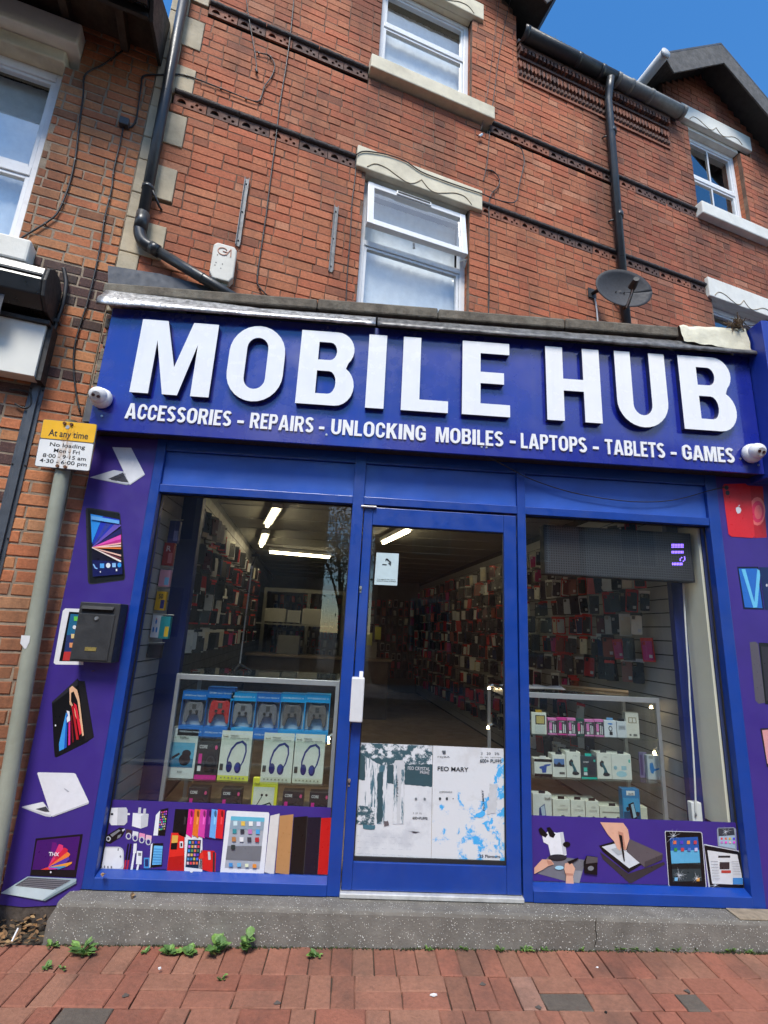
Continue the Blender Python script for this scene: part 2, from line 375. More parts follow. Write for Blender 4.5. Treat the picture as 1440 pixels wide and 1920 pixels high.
def lay_bricks(wall, T, u0, u1, z0, z1, course, openings, base, seed, name='brick', keep=None, hidden=None, joint=.0062, dark_p=.1, tint=None, mortar=MORTAR, m=BRICK, limit=300, stretch=.222, head=.106, phase=0.0):
    rnd = random.Random(seed); items = []; mort = MB(T); n = int((z1 - z0) / course + .5)
    for r in range(n):
        b0, b1 = z0 + r * course, z0 + (r + 1) * course; bm_ = (b0 + b1) / 2
        spans = [(u0, u1)]
        for (oa, ob, oc, od) in openings:
            if oc < bm_ < od:
                ns = []
                for s in spans:
                    if ob <= s[0] or oa >= s[1]: ns.append(s); continue
                    if oa > s[0]: ns.append((s[0], oa))
                    if ob < s[1]: ns.append((ob, s[1]))
                spans = ns
        for s0, s1 in spans:
            if keep:
                lo, hi = keep(bm_); s0, s1 = max(s0, lo), min(s1, hi)
                if s1 - s0 < .03: continue
            mort.box(s0, s1, -.05, -.0048, b0, b1, mortar)
            a = u0 - phase - (r % 2) * .116 - rnd.uniform(0, .03); k = r
            while a < s1:
                w = stretch if (rnd.random() < .52) else head
                e0, e1 = max(a, s0 + joint * .4), min(a + w, s1 - joint * .4); a += w + joint; k += 1
                if e1 - e0 < .025: continue
                z_j = rnd.uniform(-.0012, .0012)
                items.append((e0, e1, b0 + joint / 2 + z_j, b1 - joint / 2 + z_j, rnd.uniform(-.003, .0025)))
    mort.build('mortar_bed', wall, recalc=True)
    vis = []
    for it in items:
        ar = seen_area(T, *it[:4], it[4])
        if hidden and hidden((it[0] + it[1]) / 2, (it[2] + it[3]) / 2): ar = 0
        vis.append(ar)
    order = sorted(range(len(items)), key=lambda i: -vis[i]); single = set(i for i in order[:limit] if vis[i] > 60)
    rest = MB(T); rest.cols = []
    for i, it in enumerate(items):
        bc = tint(clay(base, rnd, dark_p), (it[0] + it[1]) / 2, (it[2] + it[3]) / 2, rnd) if tint else clay(base, rnd, dark_p)
        vs, fs = brick_geo(None, T, *it, rnd)
        if i in single:
            mb = MB(T); mb.cols = [bc] * len(fs); mb.quadmesh(vs, fs, m); mb.build(name, wall)
        else:
            rest.quadmesh(vs, fs, m); rest.cols += [bc] * len(fs)
    if rest.v: rest.build('smaller_' + name + 's', wall, kind='stuff')
def window_unit(house, T, u0, u1, z0, z1, d, splits, label=None, fw=.055, bars=0, curtain=True, vent=False, sash=True):
    """white framed window in an opening: outer frame, transom, panes; d = front of the frame behind the wall face"""
    w = empty('window', T((u0 + u1) / 2, d, z0), parent=house)
    if label: w['label'] = label
    mb = MB(T)
    mb.box(u0, u0 + fw, d - .07, d, z0, z1, UPVC).box(u1 - fw, u1, d - .07, d, z0, z1, UPVC)
    mb.box(u0 + fw, u1 - fw, d - .07, d - .0015, z1 - fw, z1, UPVC).box(u0 + fw, u1 - fw, d - .07, d - .0015, z0, z0 + fw, UPVC)
    for zz in splits: mb.box(u0 + fw, u1 - fw, d - .07, d - .002, zz - fw / 2, zz + fw / 2, UPVC)
    mb.build('frame', w, bevel=.004)
    zs = [z0 + fw] + [q for s in splits for q in (s - fw / 2, s + fw / 2)] + [z1 - fw]
    for i in range(0, len(zs), 2):
        a, b = zs[i], zs[i + 1]
        if vent and i == len(zs) - 2:
            pass
        else:
            s = .028
            q = MB(T); q.box(u0 + fw + .002, u0 + fw + s, d - .05, d - .012, a + .002, b - .002, UPVC).box(u1 - fw - s, u1 - fw - .002, d - .05, d - .012, a + .002, b - .002, UPVC)
            q.box(u0 + fw + s, u1 - fw - s, d - .05, d - .013, a + .002, a + s, UPVC).box(u0 + fw + s, u1 - fw - s, d - .05, d - .013, b - s, b - .002, UPVC)
            q.build('sash', w, bevel=.003)
            g = MB(T); g.poly([T(u0 + fw + s - .004, d - .03, a + s - .004), T(u1 - fw - s + .004, d - .03, a + s - .004), T(u1 - fw - s + .004, d - .03, b - s + .004), T(u0 + fw + s - .004, d - .03, b - s + .004)], WINGLASS)
            g.build('pane', w, recalc=False)
            if bars:
                mid = (u0 + u1) / 2; MB(T).box(mid - .009, mid + .009, d - .026, d - .016, a + s - .002, b - s + .002, UPVC).build('glazing_bar', w)
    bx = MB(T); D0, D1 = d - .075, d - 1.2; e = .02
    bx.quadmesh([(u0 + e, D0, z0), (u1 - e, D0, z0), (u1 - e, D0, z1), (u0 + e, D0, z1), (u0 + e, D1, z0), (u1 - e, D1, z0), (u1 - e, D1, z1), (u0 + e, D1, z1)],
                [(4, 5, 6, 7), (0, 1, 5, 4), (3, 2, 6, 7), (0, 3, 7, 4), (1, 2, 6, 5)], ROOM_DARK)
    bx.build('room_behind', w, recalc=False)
    if curtain:
        N = 60; g = []
        for zz in (z0 + .06, (z0 + z1) / 2, z1 - .06):
            g.append([T(u0 + .05 + (u1 - u0 - .1) * i / N, d - .12 + .0022 * math.sin(i * .9 + 2 * math.sin(i * .23)) + .0012 * math.sin(i * 2.3 + 1), zz) for i in range(N + 1)])
        MB(T).sheet(g, CURTAIN).build('curtain', w, smooth=True, recalc=False)
    return w
def jambs(house, T, u0, u1, z0, z1, base, seed, course=.0775):
    r = random.Random(seed); J = empty('jamb', T(u0, -.1, z0), parent=house); n = int((z1 - z0) / course)
    for a, b in ((u0 - .09, u0 - .0008), (u1 + .0008, u1 + .09)):
        MB(T).box(a + .004, b - .004, -.26, -.0215, z0, z1, MORTAR).build('mortar_bed', J)
        for i in range(n):
            mb = MB(T); mb.box(a, b, -.24, -.0205 - r.uniform(0, .002), z0 + i * course + .004, z0 + (i + 1) * course - .004, BRICK); mb.cols = [clay(base, r, .05)] * 6; mb.build('jamb_brick', J)
def lintel(house, T, u0, u1, z0, z1, proud, m, o0, o1, wave=True, back=-.14, zline=.02):
    L = empty('lintel', T(u0, 0, z0), parent=house)
    mb = MB(T); mb.box(u0, u1, -.03, proud, z0, z1, m).box(o0 + .002, o1 - .002, back, -.0305, z0 + .003, z1 - .01, m); mb.build('lintel_block', L, bevel=.008)
    if wave:
        pts = []; W_ = o1 - o0; c = (o0 + o1) / 2
        half = [(0, 0), (.07, .062), (.17, .062), (.27, .02), (.36, -.012), (.43, .005), (.5, .075)]
        hb = bezier([(a, b, 0) for a, b in half], 8); full = [(p.x, p.y) for p in hb] + [(1 - p.x, p.y) for p in reversed(hb[:-1])]
        pts = [T(o0 + W_ * a, proud + .001, z0 + zline + b) for a, b in full]
        MB().tube(pts, .0050, mat('lintel_groove', (.33, .26, .17), .9, .3), 6).build('groove_line', L, smooth=True)
    return L
def band_tile_mesh(w, h, m):
    mb = MB(); outer = [(0, 0), (w, 0), (w, h), (0, h)]
    semi = el(w * .24, h * .36, w * .135, h * .42, 10, 0, math.pi)
    blobs = [el(w * .70 + dx_ * w, h * (.30 + dz_), w * .052, h * .15, 7) for dx_, dz_ in ((-.125, .0), (.125, .0), (0, .30))]
    plate(mb, [outer, semi] + blobs, -.012, 0.0, m, lambda a, d, b: Vector((a, -d, b)))
    return mb
def string_course(house, T, u0, u1, z0, z1, pitch=.232, red_p=.25, seed=1):
    rnd = random.Random(seed); B = empty('string_course', T(u0, 0, z0), parent=house)
    back = MB(T); back.box(u0, u1, -.05, -.016, z0, z1, HOLE); back.build('recess', B)
    zt = z1 - .048; n = max(1, int((u1 - u0) / pitch + .5)); p = (u1 - u0) / n
    outer = lambda m: m
    for i in range(n):
        m = TERRA_R if rnd.random() < red_p else TERRA
        mb = MB(); w = p - .006; h = zt - z0 - .004; a0 = u0 + i * p + .003
        semi = el(w * .24, h * .30, w * .14, h * .46, 10, 0, math.pi)
        blobs = [el(w * .70 + q * w, h * (.32 + s), w * .055, h * .15, 7) for q, s in ((-.13, .0), (.13, .0), (0, .32))]
        plate(mb, [[(0, 0), (w, 0), (w, h), (0, h)], semi] + blobs, -.014, .002 + rnd.uniform(-.002, .002), m, lambda a, d, b: T(a0 + a, d, z0 + .002 + b))
        mb.build('terracotta_tile', B)
    k = 0; a = u0
    while a < u1 - .01:
        e = min(a + p * 2, u1); N = 14; pts = []; rr = []
        for i in range(N + 1):
            t = i / N; pts.append(T(a + .003 + (e - a - .006) * t, .004, zt + .025)); rr.append(.024 + .0022 * math.sin(t * 60))
        MB().tube(pts, rr, SOOT, 10).build('roll_moulding', B, smooth=True); a = e
# ------------------------------------------------------------------ ground: pavement, road
ground = MB(); ground.sheet([[(-220, -220, -.16), (220, -220, -.16)], [(-220, 220, -.16), (220, 220, -.16)]], mat('earth', (.09, .085, .07), .95, .3, 1)); ground.build('ground', kind='structure', recalc=False)
ASPH = mat('asphalt', (.055, .055, .057), .9, .25, 30, .7, 120)
mbr = MB(); mbr.sheet([[(-40, -9.2, -.13), (40, -9.2, -.13)], [(-40, -2.9, -.13), (40, -2.9, -.13)]], ASPH); mbr.build('road', kind='structure', recalc=False)
pav = empty('pavement', (0, -1.5, 0)); tag(pav, kind='structure')
bed = MB(); gx = lambda x, y, z: Vector((x, y, z + ground_z(x)))
bed.sheet([[gx(-12, -2.9, -.012), gx(12, -2.9, -.012)], [gx(-12, .6, -.012), gx(12, .6, -.012)]], mat('joint_sand', (.055, .045, .032), .98, .4, 60, .6, 150)); bed.build('joint_sand', pav, recalc=False)
kerb = MB(); kerb.box(-12, 12, -3.03, -2.9, -.128, .004, mat('kerb_stone', (.3, .29, .27), .85, .15, 12, .5, 60)); kerb.build('kerb', pav, bevel=.012)
# pavers: a header course along the step, then running courses of stretchers and headers
rp = random.Random(11); pv = []
PB = (.285, .120, .079)
y = -.128; xh = -3.0
while xh < 4.2: pv.append((xh + .0015, xh + .101, y - .2, y - .003)); xh += .1025
yy = y - .2; row = 0
while yy > -2.9:
    # basket-like courses: pairs of stretchers next to single headers, as the photo shows
    x = -3.1 + (row % 2) * .155 + rp.uniform(0, .02)
    while x < 4.3:
        if rp.random() < .5:
            pv += [(x + .0015, x + .203, yy - .101, yy - .0015)]; pv += [(x + .0015, x + .203, yy - .2035, yy - .104)] if rp.random() < .75 else [(x + .0015, x + .101, yy - .2035, yy - .104), (x + .1035, x + .203, yy - .2035, yy - .104)]; x += .205
        else:
            pv += [(x + .0015, x + .1005, yy - .2035, yy - .0015)]; x += .1025
    yy -= .205; row += 1
Tg = lambda a, d, b: Vector((a, b, d + ground_z(a)))
areas = [seen_area(Tg, *q, 0) for q in pv]; order = sorted(range(len(pv)), key=lambda i: -areas[i]); single = set(i for i in order[:300] if areas[i] > 40)
rest = MB(Tg); rest.cols = []
for i, q in enumerate(pv):
    r = rp.random()
    c = vec4((.12, .10, .082)) if r < .025 else clay(PB, rp, .0, .02, .13)
    vs, fs = brick_geo(None, Tg, *q, rp.uniform(-.0025, .0025), rp, .004, .03)
    if i in single:
        mb = MB(Tg); mb.cols = [c] * len(fs); mb.quadmesh(vs, fs, PAVER); mb.build('paver', pav)
    else: rest.quadmesh(vs, fs, PAVER); rest.cols += [c] * len(fs)
rest.build('smaller_pavers', pav, kind='stuff')
far = MB(); far.box(-40, 40, -12.4, -9.2, -.13, -.01, mat('far_paving', (.26, .24, .22), .9, .15, 3, .3, 30)); far.build('far_pavement', kind='structure')

# ------------------------------------------------------------------ houses of the terrace (all on the angled wall line)
def soot_tint(c, u, z, r):
    n = mnoise.noise(Vector((u * .8, z * .55, 1.3))); k = 1.0 - max(0, n) * .60 - max(0, mnoise.noise(Vector((u * 2.2, z * 1.4, 7)))) * .22
    if abs(u - (5.0 + (z - 5) * .02)) < .28 and z < 6.4: k *= .68
    return (c[0] * k, c[1] * k * .98, c[2] * (k * .9 + .1), 1)
WB = (.47, .158, .078)
WIN1, WIN2 = (1.70, 2.735, 3.60, 5.455), (1.745, 2.745, 6.70, 7.95)
BANDZ = ((5.455, 5.60), (6.505, 6.65))
SPLIT = 4.62
# --- middle house
mid = empty('terraced_house', wp(2.2, 0, 0), 'orange brick terraced house rising above the shop, two white windows in line', 'house')
mwall = MB(wp); mwall.box(-.03, .10, -.30, -.101, 3.6, 8.3, MORTAR); mwall = mwall.build('wall', mid)
EAVE_M = 7.86
def keep_mid(z):
    if z > 8.3: return (.10, 3.30 - (z - 8.3) * 1.3)
    if z > EAVE_M: return (.10, 3.30)
    return (.10, SPLIT)
ops = [WIN1, WIN2, (1.60, 2.855, 5.455, 5.70), (1.655, 2.965, 6.565, 6.735), (1.63, 2.87, 7.95, 8.18), (3.30, 5.5, 7.385, 7.86)]
teeth = [(4.04, 4.33), (4.55, 4.85), (5.06, 5.365), (5.55, 5.855), (6.06, 6.375), (6.57, 6.88), (7.08, 7.39)]
ops += [(.0, .24, a, b) for a, b in teeth]
for (a, b) in BANDZ: ops += [(.245 if a > 6 else .115, 1.66, a, b), (2.85, SPLIT, a, b)]
lay_bricks(mwall, wp, .10, SPLIT, 3.60, 8.95, .0775, ops, WB, 3, keep=keep_mid, tint=soot_tint, dark_p=.05, hidden=lambda u, z: z < 3.62 + u * .16)
for (a, b), s in zip(BANDZ, (3, 4)):
    string_course(mwall, wp, .245 if a > 6 else .115, 1.60 if a < 6 else 1.655, a, b, seed=s)
    string_course(mwall, wp, 2.852 if a < 6 else 2.967, SPLIT, a, b, seed=s + 5)
qz = 3.55; rq = random.Random(5); edges = [3.55]
for a, b in teeth: edges += [a, b]
edges += [7.6, 7.9]
for i in range(len(edges) - 1):
    a, b = edges[i], edges[i + 1]; tooth = any(abs(a - t[0]) < 1e-6 for t in teeth)
    mb = MB(wp); mb.box(-.03, .238 if tooth else .098, -.1, .006 + rq.uniform(-.003, .004), a + .003, b - .003, QUOIN); mb.build('quoin_stone', mwall, bevel=.006)
lintel(mid, wp, 1.605, 2.852, 5.462, 5.69, .035, CREAM, 1.70, 2.735)
lintel(mid, wp, 1.635, 2.865, 7.952, 8.18, .035, CREAM, 1.745, 2.745)
MB(wp).box(1.655, 2.965, -.12, .085, 6.57, 6.73, CREAM).build('sill', mid, bevel=.01)
jambs(mid, wp, 1.70, 2.735, 3.62, 5.455, WB, 31); jambs(mid, wp, 1.745, 2.745, 6.735, 7.95, WB, 32)
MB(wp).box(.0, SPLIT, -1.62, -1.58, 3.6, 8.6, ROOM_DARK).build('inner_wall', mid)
w1 = window_unit(mid, wp, 1.70, 2.735, 3.62, 5.455, -.085, [4.82], vent=True, label='first floor window with its top light tilted open')
w2 = window_unit(mid, wp, 1.745, 2.745, 6.735, 7.95, -.085, [7.45])
# the open top light: hung at the head, pushed outwards at the foot
u0, u1, zt_, zb_ = 1.735, 2.70, 5.395, 4.90; ang = math.radians(7)
def Tv(a, d, b):                            # b: distance down from the hinge
    return wp(a, -.075 + math.sin(ang) * b + d * math.cos(ang), zt_ - math.cos(ang) * b + d * math.sin(ang))
v = empty('open_top_light', wp((u0 + u1) / 2, 0, zb_), parent=w1); Hh = (zt_ - zb_)
mb = MB(Tv); fw = .058
mb.box(u0, u0 + fw, 0, .055, 0, Hh, UPVC).box(u1 - fw, u1, 0, .055, 0, Hh, UPVC).box(u0 + fw, u1 - fw, 0, .0535, 0, fw, UPVC).box(u0 + fw, u1 - fw, 0, .0535, Hh - fw, Hh, UPVC)
v_ = mb.build('vent_sash', w1, bevel=.004); COL.objects.unlink(v); bpy.data.objects.remove(v)
MB(Tv).poly([Tv(u0 + fw - .004, .03, fw - .004), Tv(u1 - fw + .004, .03, fw - .004), Tv(u1 - fw + .004, .03, Hh - fw + .004), Tv(u0 + fw - .004, .03, Hh - fw + .004)], WINGLASS).build('vent_pane', w1, recalc=False)
for a, b in ((2.0, 2.34),):
    MB(Tv).box(a, b, .056, .068, .006, .05, UPVC).build('trickle_vent_cover', w1, bevel=.003); MB(Tv).box(a + .012, b - .012, .0685, .070, .016, .038, mat('vent_slot', (.02, .02, .02), .6)).build('trickle_vent_slot', w1)
MB().tube([wp(2.69, -.08, 4.93), wp(2.69, .03, 4.86), wp(2.69, -.02, 4.80)], .008, mat('steel_stay', (.5, .5, .5), .35, metal=.9)).build('window_stay', w1)
MB().tube([Tv(2.2, -.03, Hh - .03), Tv(2.2, -.03, Hh + .03)], .012, UPVC).build('window_handle', w1)
# cornice under the eaves between the two gables
co = empty('cornice', wp(4.4, 0, 7.385), parent=mid); a0, a1 = 3.303, 5.46
mb = MB(wp); mb.box(a0, a1, -.1, -.008, 7.385, 7.86, TERRA_R); mb.build('cornice_bed', co)
n = 44; st = (a1 - a0) / n; rc = random.Random(3)
den, leaf, egg = MB(wp), MB(wp), MB()
for i in range(n):
    c = a0 + (i + .5) * st; m = TERRA if rc.random() < .55 else TERRA_R
    den.box(c - st * .30, c + st * .30, -.008, .055, 7.735, 7.80, m)
    for sgn in (-1, 1):
        leaf.prism([wp(c + sgn * .0, -.006, 7.545), wp(c + sgn * .021, -.006, 7.585), wp(c + sgn * .014, -.006, 7.65), wp(c, -.006, 7.625)], wp(0, .03, 0) - wp(0, 0, 0), TERRA_R if rc.random() < .7 else TERRA)
    egg.tube([wp(c, .0, 7.43), wp(c, .016, 7.455), wp(c, .016, 7.485), wp(c, .0, 7.505)], [.008, .02, .02, .008], TERRA, 6)
den.box(a0, a1, -.008, .05, 7.80, 7.855, TERRA); leaf.box(a0, a1, -.008, .018, 7.69, 7.725, TERRA); egg.box(a0, a1, -.008, .016, 7.39, 7.42, TERRA_R, T=wp)
den.build('dentil_row', co); leaf.build('leaf_row', co); egg.build('egg_row', co)
# roofs
def gable_roof(house, uL, uR, zE, uA, zA, over=.30, back=-4.0, th=.09, zER=None):
    r = empty('roof', wp(uA, 0, zE), parent=house)
    for (a, za, b, zb) in ((uL, zE, uA, zA), (uR, zER or zE, uA, zA)):
        n_ = Vector((zb - za, 0, -(b - a))); n_.normalize()
        if n_.z < 0: n_ = -n_
        q = lambda uu, d, zz, k: wp(uu + n_.x * k, d, zz + n_.z * k) if uu != uA else wp(uA + (.0008 if a > uA else -.0008), d, zA + k / n_.z)
        mb = MB(); mb.prism([q(a, over, za, th), q(b, over, zb, th), q(b, over, zb, th + .025), q(a, over, za, th + .025)], wp(0, back - over, 0) - wp(0, 0, 0), SLATE); mb.build('slate_slope', r)
        mb = MB(); mb.prism([q(a, over - .02, za, .012), q(b, over - .02, zb, .012), q(b, over - .02, zb, th - .003), q(a, over - .02, za, th - .003)], wp(0, -(over - .02) - 1.5, 0) - wp(0, 0, 0), BLACK_WOOD); mb.build('soffit', r)
        mb = MB(); mb.prism([q(a, over, za, -.17), q(b, over, zb, -.17), q(b, over, zb, th - .002), q(a, over, za, th - .002)], wp(0, -.018, 0) - wp(0, 0, 0), BARGE); mb.build('bargeboard', r, bevel=.004)
    return r
gable_roof(mid, .86, 3.58, 8.30, 2.22, 9.28)
mb = MB(); mb.prism([wp(3.3, -.30, 7.9), wp(5.6, -.30, 7.9), wp(5.6, -.30, 8.2), wp(3.3, -.30, 8.2)], wp(0, -.05, 0) - wp(0, 0, 0), BLACK_WOOD); mb.build('eaves_board', mid)
mb = MB(); mb.prism([wp(3.3, .03, 7.89), wp(3.3, -3.0, 9.6), wp(3.3, -3.0, 9.65), wp(3.3, .03, 7.94)], wp(2.3, 0, 0) - wp(0, 0, 0), SLATE); mb.build('eaves_roof_slope', mid)
mb = MB(wp); mb.box(3.02, 3.298, -3.5, -.06, 7.86, 9.0, MORTAR); mb.build('gable_side_wall', mid)
# --- right house with its own gable
rh = empty('gabled_house', wp(6.4, 0, 0), 'brick house to the right with dark bargeboards, painted lintels and barred sash windows', 'house')
rwall = MB(wp); rwall.box(SPLIT + .002, 5.46, -.30, -.1005, 7.386, 7.86, MORTAR); rwall = rwall.build('wall', rh)
RW2, RW1 = (5.83, 6.76, 6.70, 7.95), (5.87, 6.82, 3.9, 5.42)
gA = (6.20, 9.00); gslope = .72
def keep_r(z):
    if z > EAVE_M:
        h = max(0.0, (8.99 - z) / gslope); return (max(5.45, gA[0] - h), min(10.4, gA[0] + h))
    return (SPLIT, 10.4)
ops = [RW2, RW1, (5.715, 6.955, 7.95, 8.245), (5.785, 6.99, 6.52, 6.70), (5.79, 7.06, 5.42, 5.68), (3.30, 5.46, 7.385, 7.86)]
for (a, b) in BANDZ: ops += [(SPLIT, 5.785, a, b)]
lay_bricks(rwall, wp, SPLIT, 10.4, 3.515, 9.05, .0775, ops, (WB[0] * .93, WB[1] * .93, WB[2]), 8, keep=keep_r, tint=soot_tint, dark_p=.07, hidden=lambda u, z: z < 4.95)
for (a, b), s in zip(BANDZ, (13, 14)): string_course(rwall, wp, SPLIT, 5.783, a, b, seed=s)
lintel(rh, wp, 5.72, 6.95, 8.0, 8.242, .035, WHITE_STONE, 5.83, 6.76)
MB(wp).box(5.83, 6.76, -.14, -.03, 7.952, 8.0, WHITE_STONE).build('lintel_soffit', rh)
lintel(rh, wp, 5.795, 7.055, 5.425, 5.678, .035, WHITE_STONE, 5.87, 6.82)
MB(wp).box(5.785, 6.99, -.12, .085, 6.522, 6.698, WHITE_STONE).build('sill', rh, bevel=.012)
jambs(rh, wp, 5.83, 6.76, 6.70, 7.95, WB, 33); jambs(rh, wp, 5.87, 6.82, 3.9, 5.42, WB, 34)
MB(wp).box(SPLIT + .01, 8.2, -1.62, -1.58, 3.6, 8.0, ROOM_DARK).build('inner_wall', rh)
window_unit(rh, wp, 5.83, 6.76, 6.70, 7.95, -.10, [7.32], bars=1, curtain=False, label='second floor sash window with a glazing bar in each sash')
window_unit(rh, wp, 5.87, 6.82, 3.9, 5.42, -.10, [4.5], bars=1, curtain=False)
gable_roof(rh, 5.18, 7.7, 8.27, gA[0], 9.0, zER=7.92)
# --- left house
lh = empty('eaved_house', wp(-1.0, 0, 0), 'orange brick house at the left edge under a low black eave and gutter', 'house')
lwall = MB(wp); lwall.box(-3.6, -.032, -.30, -.145, 5.78, 5.86, MORTAR); lwall = lwall.build('wall', lh)
LW = (-1.70, -.615, 3.885, 5.45)
def tint_left(c, u, z, r):
    if 3.62 < z < 3.86 or (3.0 < z < 3.62 and u > -.42 and r.random() < .55) or (z < 2.9 and u < -.36 and r.random() < .6): return (.065 + r.random() * .03, .05, .045, 1)
    if z > 3.9 and c[0] < .25: c = (.40, .15, .07, 1)
    k = 1 - .25 * max(0, mnoise.noise(Vector((u * 3, z * 1.2, 4)))); return (c[0] * k, c[1] * k, c[2] * k, 1)
lay_bricks(lwall, wp, -3.6, -.034, -.06, 5.87, .0765, [LW, (-1.9, -.535, 5.45, 5.76), (-1.9, -.50, 3.71, 3.885), (-3.6, -1.05, .35, 2.7)], (.50, .19, .085), 21, tint=tint_left, dark_p=.10, joint=.012, mortar=MORTAR_L)
lay_bricks(lwall, wp, -.030, .30, -.06, 3.54, .0765, [], (.42, .16, .085), 22, tint=tint_left, dark_p=.15, joint=.012, mortar=MORTAR_L, hidden=lambda u, z: u > .1, limit=60)
jambs(lh, wp, -1.70, -.617, 3.887, 5.45, (.50, .19, .085), 35)
window_unit(lh, wp, -1.70, -.617, 3.887, 5.45, -.09, [4.55], fw=.07)
lt = MB(wp); lt.box(-1.9, -.537, -.14, .10, 5.56, 5.757, WHITE_STONE).box(-1.9, -.62, -.14, .02, 5.452, 5.559, CREAM); lt.build('lintel', lh, bevel=.012)
MB(wp).box(-1.9, -.503, -.12, .09, 3.715, 3.883, WHITE_STONE).build('sill', lh, bevel=.015)
ev = empty('eave', wp(-1, 0, 5.8), parent=lh)
SOFT = mat('soffit_brown', (.055, .040, .030), .85, .4, 8, .5, 40)
mb = MB(wp); mb.box(-3.6, -.035, -.05, .40, 5.872, 5.90, SOFT); mb.build('soffit_board', ev)
for i in range(6): MB(wp).box(-.30 - i * .38, -.245 - i * .38, .0, .36, 5.78, 5.871, SOFT).build('bracket', ev, bevel=.004)
MB(wp).box(-3.6, -.04, .401, .425, 5.62, 5.90, BLACK_WOOD).build('fascia_board', ev)
mb = MB(); prof = [(.43, 5.74), (.445, 5.66), (.50, 5.62), (.56, 5.65), (.575, 5.74)]
mb.prism([wp(-3.6, a, b) for a, b in prof], wp(3.56, 0, 0) - wp(0, 0, 0), mat('gutter_black_gloss', (.016, .018, .02), .25, .2)); mb.build('gutter', ev, bevel=.006)
mb = MB(); mb.prism([wp(-3.6, .58, 5.72), wp(-3.6, -3.5, 8.6), wp(-3.6, -3.5, 8.66), wp(-3.6, .58, 5.79)], wp(3.57, 0, 0) - wp(0, 0, 0), BLACK_WOOD); mb.build('roof_slope', ev)
mb = MB(); mb.prism([wp(-.034, .40, 5.62), wp(-.034, .58, 5.80), wp(-.034, -.3, 6.45), wp(-.034, -.3, 5.87)], wp(.024, 0, 0) - wp(0, 0, 0), BLACK_WOOD); mb.build('verge_board', ev)

dw = empty('shop_window', wp(-2.3, 0, .35), parent=lh)
MB(wp).box(-3.6, -1.052, -.16, -.12, .352, 2.698, BLACK_WOOD).build('window_backing', dw)
for a in (-3.6, -2.36, -1.12): MB(wp).box(a, a + .066, -.118, -.02, .352, 2.698, PVC_BLACK).build('window_post', dw)
MB(wp).poly([wp(-3.53, -.07, .42), wp(-1.12, -.07, .42), wp(-1.12, -.07, 2.65), wp(-3.53, -.07, 2.65)], WINGLASS).build('pane', dw, recalc=False)
# ------------------------------------------------------------------ shopfront
BLUE = mat('frame_blue_paint', (.002, .040, .265), .42, .10, 5, .06, 40, dirt=.22, dirtcol=(.06, .09, .22), coat=.25, streak=.15, streakcol=(.02, .05, .2))
BLUE_D = mat('panel_blue_paint', (.030, .105, .46), .40, .16, 3, .05, 30, dirt=.12, dirtcol=(.08, .10, .2), coat=.2)
SIGN_BLUE = mat('sign_blue_gloss', (.009, .019, .26), .26, .10, 2.0, .02, 12, coat=1.0, spec=.6, streak=.22, streakcol=(.06, .07, .22), dirt=.10, dirtcol=(.07, .08, .2))
PURPLE = mat('vinyl_purple', (.042, .021, .20), .42, .10, 3, dirt=.06)
SHOPGLASS = glass('shop_glass', (.92, .95, .945), 1.75, dust=.004)
shop = empty('shopfront', (.5, 0, .155), 'blue painted shopfront frame with two large windows and a glazed door', 'shopfront')
def part(name, x0, x1, y0, y1, z0, z1, m, parent=None, bevel=.003, **k):
    return MB().box(x0, x1, y0, y1, z0, z1, m).build(name, parent if parent is not None else shop, bevel=bevel, **k)
ZB, ZT = .157, 2.66
XL0, XL1, XM0, XM1, XD0, XD1, XR0, XR1 = -1.345, -1.288, -.076, -.006, .984, 1.038, 2.262, 2.338
for a, b in ((XL0, XL1), (XM0, XM1), (XD0, XD1), (XR0, XR1)): part('post', a, b, -.004, .095, ZB, ZT, BLUE)
for a, b in ((XL1, XM0), (XM1, XD0), (XD1, XR0)):
    part('transom_rail', a, b, 0.0, .09, 2.311, 2.362, BLUE)
    part('top_panel', a, b, .022, .05, 2.3635, 2.585, BLUE_D, bevel=.002)
    part('head_rail', a, b, .002, .09, 2.586, 2.66, BLUE)
    if a != XM1:
        sl = MB(); sl.prism([(a, -.008, ZB), (a, .09, ZB), (a, .09, .232), (a, .045, .232), (a, -.008, .212)], (b - a, 0, 0), BLUE); sl.build('bottom_rail', shop, bevel=.003)
def pane(name, x0, x1, z0, z1, Y, m, parent):
    return MB().poly([(x0, Y, z0), (x1, Y, z0), (x1, Y, z1), (x0, Y, z1)], m).build(name, parent, recalc=False)
pane('window_pane', XL1, XM0, .232, 2.311, .058, SHOPGLASS, shop); pane('window_pane', XD1, XR0, .232, 2.311, .058, SHOPGLASS, shop)
GASK = mat('gasket_black', (.012, .012, .014), .6)
for a, b in ((XL1, XM0), (XD1, XR0)):
    g = MB(); g.box(a, a + .007, .046, .056, .234, 2.309, GASK).box(b - .007, b, .046, .056, .234, 2.309, GASK).box(a + .007, b - .007, .046, .056, 2.302, 2.309, GASK); g.build('glazing_gasket', shop)
part('soffit_board', -1.722, 2.578, -.104, .095, 2.6605, 2.667, BLACK_WOOD, bevel=0)
for a, b in ((-1.735, -1.347), (2.342, 2.575)): part('pilaster_backing', a, b, .0125, .045 if a < 0 else .2, .13, 2.66, BLACK_WOOD, bevel=0)
